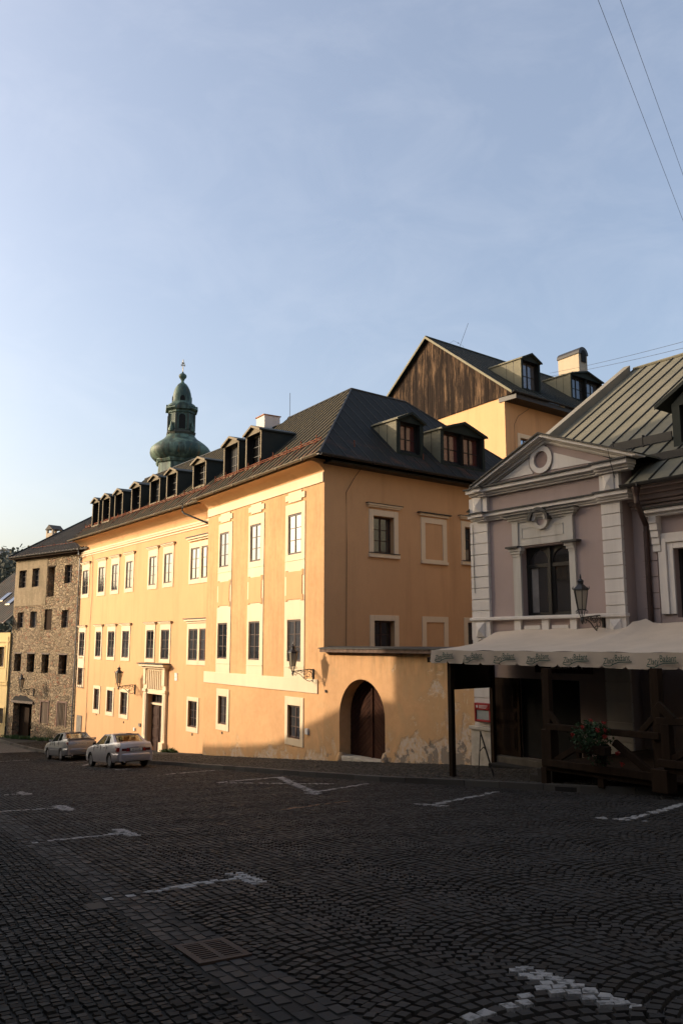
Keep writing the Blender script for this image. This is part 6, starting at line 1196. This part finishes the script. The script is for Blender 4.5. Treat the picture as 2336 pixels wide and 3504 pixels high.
    Bc = {'rl': (-bw + .04, yb0, zB_ + .03), 'rr': (bw - .04, yb0, zB_ + .03), 'fl': (-bw + .02, yf, zB_ - .08), 'fr': (bw - .02, yf, zB_ - .08)}; Rc = {'rl': (-rw, yr0, zR_ - .02), 'rr': (rw, yr0, zR_ - .02), 'fl': (-rw, yr1, zR_ - .015), 'fr': (rw, yr1, zR_ - .015)}
    g = MB(); g.quad(Bc['rl'], Bc['rr'], Rc['rr'], Rc['rl']); g.quad(Bc['fr'], Bc['fl'], Rc['fl'], Rc['fr']); g.quad(Bc['rr'], Bc['fr'], Rc['fr'], Rc['rr']); g.quad(Bc['fl'], Bc['rl'], Rc['rl'], Rc['fl']); g.build('glass', m_cglass, t)
    rf_ = MB(); n = 7; rows = []
    for i in range(n + 1):
        fy = i / n; y = yr0 - .04 + (yr1 - yr0 + .08) * fy; rows.append([(rw * 1.03 * (2 * j / 6 - 1), y, zR_ + .035 * (1 - (2 * j / 6 - 1) ** 2) * 1. + .02 * math.sin(math.pi * fy) - .018) for j in range(7)])
    vs = [p for r in rows for p in r]; rf_.add(vs, [(i * 7 + j, i * 7 + j + 1, (i + 1) * 7 + j + 1, (i + 1) * 7 + j) for i in range(n) for j in range(6)]); rf_.add([(x, y, z - .04) for x, y, z in vs], [(i * 7 + j, (i + 1) * 7 + j, (i + 1) * 7 + j + 1, i * 7 + j + 1) for i in range(n) for j in range(6)]); rf_.build('roof', paint, t, True)
    p = MB()
    def strip_(a0, a1, b0, b1):      # quad strip pillar with thickness
        a0, a1, b0, b1 = map(Vector, (a0, a1, b0, b1)); nn = (a1 - a0).cross(b0 - a0).normalized() * .012; p.hexa([a0 - nn, a1 - nn, b1 - nn, b0 - nn, a0 + nn, a1 + nn, b1 + nn, b0 + nn])
    L_ = lambda a, b, f_: tuple(np.array(a) + (np.array(b) - np.array(a)) * f_)
    for sd, sg in (('l', -1), ('r', 1)):
        B0, B1, R0, R1 = Bc['r' + sd], Bc['f' + sd], Rc['r' + sd], Rc['f' + sd]
        strip_(B0, L_(B0, B1, .235), R0, L_(R0, R1, .10)); strip_(L_(B0, B1, .47), L_(B0, B1, .495), L_(R0, R1, .46), L_(R0, R1, .52)); strip_(L_(B0, B1, .965), B1, L_(R0, R1, .94), R1); strip_(R0, R1, L_(R0, B0, .1), L_(R1, B1, .08))
        ot = 'r' if sd == 'l' else 'l'; strip_(B0, L_(B0, Bc['r' + ot], .07), R0, L_(R0, Rc['r' + ot], .06)); strip_(B1, L_(B1, Bc['f' + ot], .05), R1, L_(R1, Rc['f' + ot], .05))
    strip_(Rc['rl'], Rc['rr'], L_(Rc['rl'], Bc['rl'], .12), L_(Rc['rr'], Bc['rr'], .12)); strip_(Rc['fl'], Rc['fr'], L_(Rc['fl'], Bc['fl'], .08), L_(Rc['fr'], Bc['fr'], .08)); p.build('pillar', paint, t)
    # bumpers
    def bumper(sg, z0, z1, out, mat2):
        b = MB(); n = 12; vs = []
        for k in range(n + 1):
            a = -1 + 2 * k / n; x = .855 * (1 if abs(a) > .84 else a / .84) if 0 else None
        pts = [(-.86, 1.62), (-.855, 1.95), (-.78, 2.16), (-.55, 2.235 + out), (0, 2.26 + out), (.55, 2.235 + out), (.78, 2.16), (.855, 1.95), (.86, 1.62)]; inn_ = [(x * .93, y - .09) for x, y in pts]; sh_ = .0 if sg < 0 else -.13
        pr = lambda L, z, d=0: [(x * (1 - d * .02), sg * (y + sh_ - d * .03), z) for x, y in L]
        lv = [(inn_, z0, 1), (pts, z0 + .02, 1), (pts, z0 + .12, 0), (pts, z1 - .04, 0), (pts, z1, 1), (inn_, z1 + .01, 1)]; V_ = [pr(L, z, d) for L, z, d in lv]; m_ = len(pts); b.add([q for r in V_ for q in r], [(i * m_ + j, i * m_ + j + 1, (i + 1) * m_ + j + 1, (i + 1) * m_ + j) for i in range(5) for j in range(m_ - 1)]); return b.build('bumper', mat2, t, True)
    bumper(-1, .28, .58, .02, paint); bumper(1, .26, .54, 0, paint)
    yr_ = -2.232
    if not S:
        for sg in (-1, 1):
            o = MB().hexa([(sg * .30, yr_, .66), (sg * .74, yr_ + .035, .66), (sg * .74, yr_ + .2, .66), (sg * .30, yr_ + .2, .66), (sg * .30, yr_, .80), (sg * .73, yr_ + .045, .82), (sg * .73, yr_ + .2, .82), (sg * .30, yr_ + .2, .80)]); o.hexa([(sg * .74, yr_ + .035, .67), (sg * .80, yr_ + .12, .67), (sg * .80, yr_ + .3, .67), (sg * .74, yr_ + .2, .67), (sg * .73, yr_ + .045, .82), (sg * .785, yr_ + .13, .82), (sg * .785, yr_ + .3, .82), (sg * .73, yr_ + .2, .82)]); lt = o.build('taillight', m_tail, t)
            MB().box(sg * .52 - .11, sg * .52 + .11, yr_ - .004 + .012, yr_ + .06, .68, .79).build('lamp_lens', m_taildk, lt)
        MB().box(-.30, .30, yr_ + .006, yr_ + .1, .655, .80).build('plate_recess', m_rub, t); pz = .735
    else:
        MB().hexa([(-.76, yr_ + .05, .74), (.76, yr_ + .05, .74), (.76, yr_ + .2, .74), (-.76, yr_ + .2, .74), (-.74, yr_ + .075, .90), (.74, yr_ + .075, .90), (.74, yr_ + .2, .90), (-.74, yr_ + .2, .90)]).build('taillight', m_taildk, t); pz = .82
        for sg in (-1, 1): MB().hexa([(sg * .50, yr_ + .035, .83), (sg * .785, yr_ + .07, .83), (sg * .785, yr_ + .2, .83), (sg * .50, yr_ + .2, .83), (sg * .50, yr_ + .05, .905), (sg * .77, yr_ + .09, .905), (sg * .77, yr_ + .2, .905), (sg * .5, yr_ + .2, .905)]).build('taillight', m_tail, t)
        sp_ = MB(); sp_.hexa([(-.74, -2.2, 1.075), (.74, -2.2, 1.075), (.74, -2.03, 1.085), (-.74, -2.03, 1.085), (-.74, -2.22, 1.10), (.74, -2.22, 1.10), (.74, -2.05, 1.105), (-.74, -2.05, 1.105)]); sp_.box(-.74, -.69, -2.18, -2.05, .98, 1.08); sp_.box(.69, .74, -2.18, -2.05, .98, 1.08); sp_.build('spoiler', paint, t)
    pl_ = MB().box(-.26, .26, yr_ - .006 + (.03 if S else 0), yr_ + .05, pz - .055, pz + .055).build('number_plate', plain('plate_white', (.55, .55, .52), .4, .05), t)
    text_mesh('lettering', 'BS·227AB' if not S else 'BS·548AH', .105, m_iron, Matrix.Translation((0, yr_ - .012 + (.03 if S else 0), pz - .037)) @ Matrix.Rotation(R(90), 4, 'X'), pl_, 0, .002, .86)
    for sg in (-1, 1):
        MB().box(sg * .60 - .16, sg * .60 + .16, 2.0, 2.06, .56, .68).build('headlight', m_pane, t); m_ = MB(); m_.box(sg * .80, sg * .93, .60, .68, .93, 1.04); m_.box(sg * .76, sg * .82, .62, .67, .93, .96); m_.build('mirror', m_rub if not S else paint, t, bev=.02)
        for y in (-.55, .32): MB().box(sg * .815 - .02, sg * .815 + .02, y - .09, y + .09, .80, .83).build('door_handle', m_rub, t)
        tr = MB(); 
        for y0, y1 in ((-.85, .78),): tr.box(sg * .835 - .012, sg * .835 + .012, y0, y1, .50, .55)
        tr.build('side_trim', paint if not S else m_rim, t)
        sm_ = MB()
        for y in (-.83, -.08, .80): sm_.box(sg * .826 - .012, sg * .826 + .012, y - .004, y + .004, .30, .93)
        sm_.build('door_gap', m_rub, t)
        for y in (RA, FA):
            x = sg * .735; n = 24; w_ = MB(); prof = [(.20, -.085), (.285, -.085), (.30, -.06), (.30, .06), (.285, .085), (.20, .085)]
            vs = [(x + o_, y + r_ * math.cos(k * 2 * math.pi / n), .29 + r_ * math.sin(k * 2 * math.pi / n)) for r_, o_ in prof for k in range(n)]; w_.add(vs, [(i * n + k, i * n + (k + 1) % n, (i + 1) * n + (k + 1) % n, (i + 1) * n + k) for i in range(5) for k in range(n)]); wh = w_.build('wheel', m_rub, t, True)
            c_ = MB(); o_ = sg * .072; c_.add([(x + o_, y + .205 * math.cos(k * 2 * math.pi / n), .29 + .205 * math.sin(k * 2 * math.pi / n)) for k in range(n)], [tuple(range(n))])
            for k in range(7): a = k * 2 * math.pi / 7; c_.hexa([(x + o_ * q, y + .12 * math.cos(a) * 1 + dy * math.sin(a) * .02 + rr * math.cos(a), .29 + .12 * math.sin(a) - dy * math.cos(a) * .02 + rr * math.sin(a)) for q in (1., 1.12) for dy, rr in ((-1, -.07), (1, -.07), (1, .07), (-1, .07))])
            c_.build('rim', m_rim, wh)
    st_ = MB()
    for x in (-.36, .36): st_.box(x - .22, x + .22, -.1, .05, .6, 1.10); st_.box(x - .12, x + .12, -.08, .0, 1.10, 1.24)
    st_.box(-.60, .60, -.98, -.86, .6, 1.08); st_.build('seats', m_seat, t, bev=.03)
    for x in (-.36, .36): MB().box(x - .12, x + .12, -.96, -.89, 1.07, 1.2).build('headrest', m_seat, t, bev=.03)
    MB().tube([(-.5, -2.1, .25), (-.5, -2.28, .25)], .03, 8).build('exhaust', m_rim, t); return t
def car_at(rl, head, k=1.):
    f = np.array([-math.sin(head), math.cos(head)]); r_ = np.array([math.cos(head), math.sin(head)]); c = np.array(rl) + (r_ * .80 + f * 1.25) * k; return (c[0], c[1], gz(*c) + .004)
make_car(car_at((-9.25, 33.85), R(34), .94), R(34), 'silver white sedan parked nearest, with wide red tail lamps', m_cw, 'white').scale = (.93, .95, .95)
make_car(car_at((-14.15, 42.7), R(34)), R(34), 'darker silver sedan with boot spoiler, parked ahead of the white one', m_cs, 'silver').scale = (.95, .97, .97)

# ================================================================== HILL, WOOD
hx = np.arange(-700, 900, 20.); hy = np.arange(90, 900, 20.)
def hz(x, y):
    base = gz(0, 80) - 2; k = max(0, min(1, (y - 150) / 190)); k = k * k * (3 - 2 * k); left = 1 / (1 + math.exp((x + 20) / 60)); und = 2.2 * math.sin(x * .021 + 1) + 1.6 * math.sin(x * .05 + y * .02); return base + k * left * (46.5 + und) + k * (1 - left) * (8 + und)
vs = [(x, y, hz(x, y)) for y in hy for x in hx]; n = len(hx); mb = MB(); mb.add(vs, [(j * n + i, j * n + i + 1, (j + 1) * n + i + 1, (j + 1) * n + i) for j in range(len(hy) - 1) for i in range(n - 1)]); struct(mb.build('hill', plain('hillside_grass', (.05, .06, .03), .95, .4, .05), None, True))
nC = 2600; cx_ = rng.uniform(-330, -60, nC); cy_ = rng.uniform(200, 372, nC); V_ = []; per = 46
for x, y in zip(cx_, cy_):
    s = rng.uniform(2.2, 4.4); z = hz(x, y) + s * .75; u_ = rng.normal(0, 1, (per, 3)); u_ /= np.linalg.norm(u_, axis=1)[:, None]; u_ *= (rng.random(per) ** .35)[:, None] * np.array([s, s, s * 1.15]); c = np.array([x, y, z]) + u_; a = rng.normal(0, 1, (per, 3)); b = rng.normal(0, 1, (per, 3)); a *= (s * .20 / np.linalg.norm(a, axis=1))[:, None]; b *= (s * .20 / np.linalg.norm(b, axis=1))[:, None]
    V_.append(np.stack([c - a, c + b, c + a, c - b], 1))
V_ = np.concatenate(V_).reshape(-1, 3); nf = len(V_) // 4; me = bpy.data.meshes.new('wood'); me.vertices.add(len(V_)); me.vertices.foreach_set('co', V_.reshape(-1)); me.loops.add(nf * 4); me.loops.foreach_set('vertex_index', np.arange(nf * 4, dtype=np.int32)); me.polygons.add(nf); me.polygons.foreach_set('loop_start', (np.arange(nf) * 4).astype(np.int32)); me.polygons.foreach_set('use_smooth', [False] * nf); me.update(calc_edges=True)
_w = NT('hazed_woodland_leaf'); _c = _w.mix(_w.ramp(_w.noise(.09, detail=5), .35, .65), (.085, .09, .07), (.14, .135, .105)); me.materials.append(_w.fin(_w.mix(_w.math('MULTIPLY', _w.geo.outputs['Random Per Island'], .5), _c, (.09, .085, .045)), .9)); o = bpy.data.objects.new('wooded_hillside', me); COL.objects.link(o); struct(o, 'stuff'); o['label'] = 'dark wooded hillside behind the houses'; o['category'] = 'wood'  # leaf colours paled towards grey to stand in for distant haze
for px, py in ((24, 1900), (12, 1888)):
    p = ray(px, py); p = p * 318 / p[1]; hh_ = thing('hillside_house', tuple(p), 'tiny white house among the trees on the far hill, ' + ('lower of the two' if py == 1900 else 'upper of the two'), 'house'); MB().box(p[0] - 1.6, p[0] + 1.6, p[1], p[1] + 3, p[2] - 1, p[2] + .5).build('wall', m_white, hh_); MB().prism([(p[0] - 1.8, p[1] - .3, p[2] + .5), (p[0] + 1.8, p[1] - .3, p[2] + .5), (p[0], p[1] - .3, p[2] + 1.4)], [(p[0] - 1.8, p[1] + 3.3, p[2] + .5), (p[0] + 1.8, p[1] + 3.3, p[2] + .5), (p[0], p[1] + 3.3, p[2] + 1.4)]).build('roof', m_chim, hh_)

# ================================================================== OVERHEAD WIRES
def rp_(x, y, Y): r_ = ray(x, y); return r_ * Y / r_[1]
def wire(a, b, r_, sag, label):
    a, b = np.array(a), np.array(b); mb = MB(); N = 24; mb.tube([tuple(a + (b - a) * k / N - np.array([0, 0, sag * 4 * (k / N) * (1 - k / N)])) for k in range(N + 1)], r_, 5); o = mb.build('overhead_wire', m_gutter_dk); tag(o, label, 'wire', 'overhead wires')
wire(rp_(1960, -220, 9), rp_(2520, 1240, 22), .0034, -.02, 'thin wire running down the sky at right, the left one of the steep pair'); wire(rp_(2042, -220, 9), rp_(2520, 1115, 22), .0034, -.0, 'thin wire running down the sky at right, the right one of the steep pair')
wire(rp_(1880, 1277, 52), rp_(2600, 1096, 26), .009, .12, 'thin wire between the back chimney and the right roof, upper of the shallow pair'); wire(rp_(1884, 1287, 52), rp_(2600, 1124, 26), .009, .12, 'thin wire between the back chimney and the right roof, lower of the shallow pair')

# ================================================================== WEEDS
def grass(c, rad, n, h, mat):
    mb = MB()
    for _ in range(n):
        a = rng.random() * 6.283; r_ = rad * math.sqrt(rng.random()); x, y = c[0] + r_ * math.cos(a), c[1] + r_ * math.sin(a); z = gz(x, y) + .1; dx, dy = rng.normal(0, .35, 2) * h; w_ = .012 + .02 * rng.random(); hh = h * rng.uniform(.4, 1); q = rng.random() * 3.14; ex, ey = math.cos(q) * w_, math.sin(q) * w_; mb.add([(x - ex, y - ey, z), (x + ex, y + ey, z), (x + dx * .6 + ex, y + dy * .6 + ey, z + hh * .7), (x + dx, y + dy, z + hh)], [(0, 1, 2, 3)])
    return mb
for s, rad, h, lb in ((A.s(*Z1(1288, 1975)), .2, .22, 'green weed tuft at the wall foot beside the carved doorway, leftmost of three'), (A.s(*Z1(1330, 1978)), .16, .3, 'green weed tuft at the wall foot right of the doorway, middle of three'), (A.s(*Z1(1360, 1980)), .14, .16, 'small weed tuft at the wall foot right of the doorway, rightmost of three')):
    q = A.p(s, 0, .18); o = grass(q, rad, 120, h, m_leaf).build('weed_tuft', m_leaf); tag(o, lb, 'weed')
mb = MB()
for _ in range(46): s = rng.uniform(FL + .2, -.4); q = Fw.p(s, 0, .12 + .25 * rng.random()); g_ = grass(q, .3, 26, .28, None); mb.add(g_.v, g_.f)
o = mb.build('grass', m_leaf); struct(o, 'stuff'); o['label'] = 'grass and weeds along the foot of the stone house'; o['category'] = 'grass'

# ================================================================== HOUSES ON THE OTHER SIDE OF THE STREET (out of the picture on the left), then unseen houses added to block sky light
def far_house(t0, t1, prof, dep, mat, label, rows, n0=20., W_=None):
    c = B.P + B.n * n0 - B.d * ((t0 + t1) / 2); c = c if W_ is None else np.array(W_.p((t0 + t1) / 2, 0)); h = thing('street_house', (c[0], c[1], gz(c[0], c[1])), label, 'house')
    Wn = Wall((B.P + B.n * n0)[:2], -32.6); Wn.n = -B.n; Wn.d = -B.d; Wn = W_ or Wn          # s = t, faces the ochre building
    mb = MB(); top = [(t, z) for t, z in prof]; poly_ = [(t0, -14)] + [(t1, -14)] + top[::-1]
    mb.prism([Wn.p(s, z, 0) for s, z in poly_], [Wn.p(s, z, -dep) for s, z in poly_]); mb.build('wall', mat, h)
    mb = MB(); 
    for (a, za), (b, zb2) in zip(top, top[1:]):
        if abs(a - b) > .05: mb.prism([Wn.p(a, za, 0), Wn.p(b, zb2, 0), Wn.p(b, zb2, -dep), Wn.p(a, za, -dep)], [Wn.p(a, za - .02, 0), Wn.p(b, zb2 - .02, 0), Wn.p(b, zb2 - .02, -dep), Wn.p(a, za - .02, -dep)])
    mb.build('roof', m_roofE, h)
    zt2 = min(z for _, z in top)
    for z0 in rows:
        s = t0 + 1.6
        while s < t1 - 2.2:
            if z0 + 1.7 < zt2: f_ = MB(); bars(f_, Wn, s, s + 1.1, z0, z0 + 1.6, .0, .05); w_ = f_.build('window', m_black, h); MB().wbox(Wn, s, s + 1.1, z0, z0 + 1.6, .005, .02).build('pane', m_pane_dim, w_)
            s += 2.6
m_fa, m_fb, m_fc = plaster('grey_plaster', (.30, .27, .23)), plaster('faded_green_plaster', (.26, .27, .21)), plaster('brown_plaster', (.27, .21, .16))
far_house(30.5, 58, [(30.5, 2.3), (58, 1.6)], 9, m_fb, 'grey green row house across the street, farthest down the slope', (-5.5, -2.4))
far_house(20.6, 30.5, [(20.6, 4.55), (21.3, 4.42), (24, 4.07), (27.6, 3.7), (29.1, 3.6), (30.3, 3.06), (30.5, 3.0)], 9, m_fa, 'grey house across the street with a gently falling roof', (-4.6, -1.6))
far_house(13.5, 20.6, [(13.5, 6.73), (14, 6.72), (16.2, 6.24), (17.3, 5.74), (18.15, 5.49), (20.1, 4.74), (20.6, 4.6)], 9, m_fc, 'brown house across the street beside the tall gabled one', (-4.0, -.8, 2.2))
far_house(-4, 13.5, [(-4, 14.), (1, 17.), (5, 20.4), (8.9, 17.3), (9.9, 16.3), (13.5, 12.4)], 11, m_fa, 'tall grey gabled house across the street, highest of the row', (-3.5, 0, 3.5, 7))
far_house(-30, -4, [(-30, 9.), (-4, 10.5)], 10, m_fb, 'long grey green house across the street nearest the viewer', (-1.5, 2, 5.5))

Wb = Wall((0, -11), -33); Wb.n = np.array([0, 1., 0]); Wb.d = np.array([-1., 0, 0])  # unseen back row, added and heightened to keep sky light off the square
far_house(-27, -6, [(-27, 19), (-6, 20)], 10, m_fc, 'unseen brown house behind the viewer on the right, added to block sky light', (1.5, 5), W_=Wb)
far_house(-6, 14, [(-6, 21), (4, 25), (14, 21)], 10, m_fa, 'unseen grey gabled house behind the viewer, added to block sky light', (1.5, 5, 8.5), W_=Wb)
Wr = Wall(E_.p(0, 0, -.3), -36.9)  # unseen neighbour up the street, added and raised to cut ambient light
far_house(16.05, 34, [(16.05, 15), (34, 17)], 10, m_fb, 'unseen grey green house up the street beyond the mauve one, added to block sky light', (-1, 3), W_=Wr)

Wq = Wall((19.5, 43), 20); Wq.d = np.array([.33, -.944, 0]); Wq.d /= np.linalg.norm(Wq.d); Wq.n = np.array([Wq.d[1], -Wq.d[0], 0])  # unseen tall block, put here to screen the end wall from the sky
far_house(0, 30, [(0, 23), (15, 28), (30, 24)], 10, m_fc, 'unseen tall brown house on the slope behind the mauve one, added to block sky light', (2, 6, 10, 14), W_=Wq)
for o in list(C0.objects):
    if o.type == 'EMPTY' and o.name.startswith('street_house'): o['group'] = 'houses around the square'
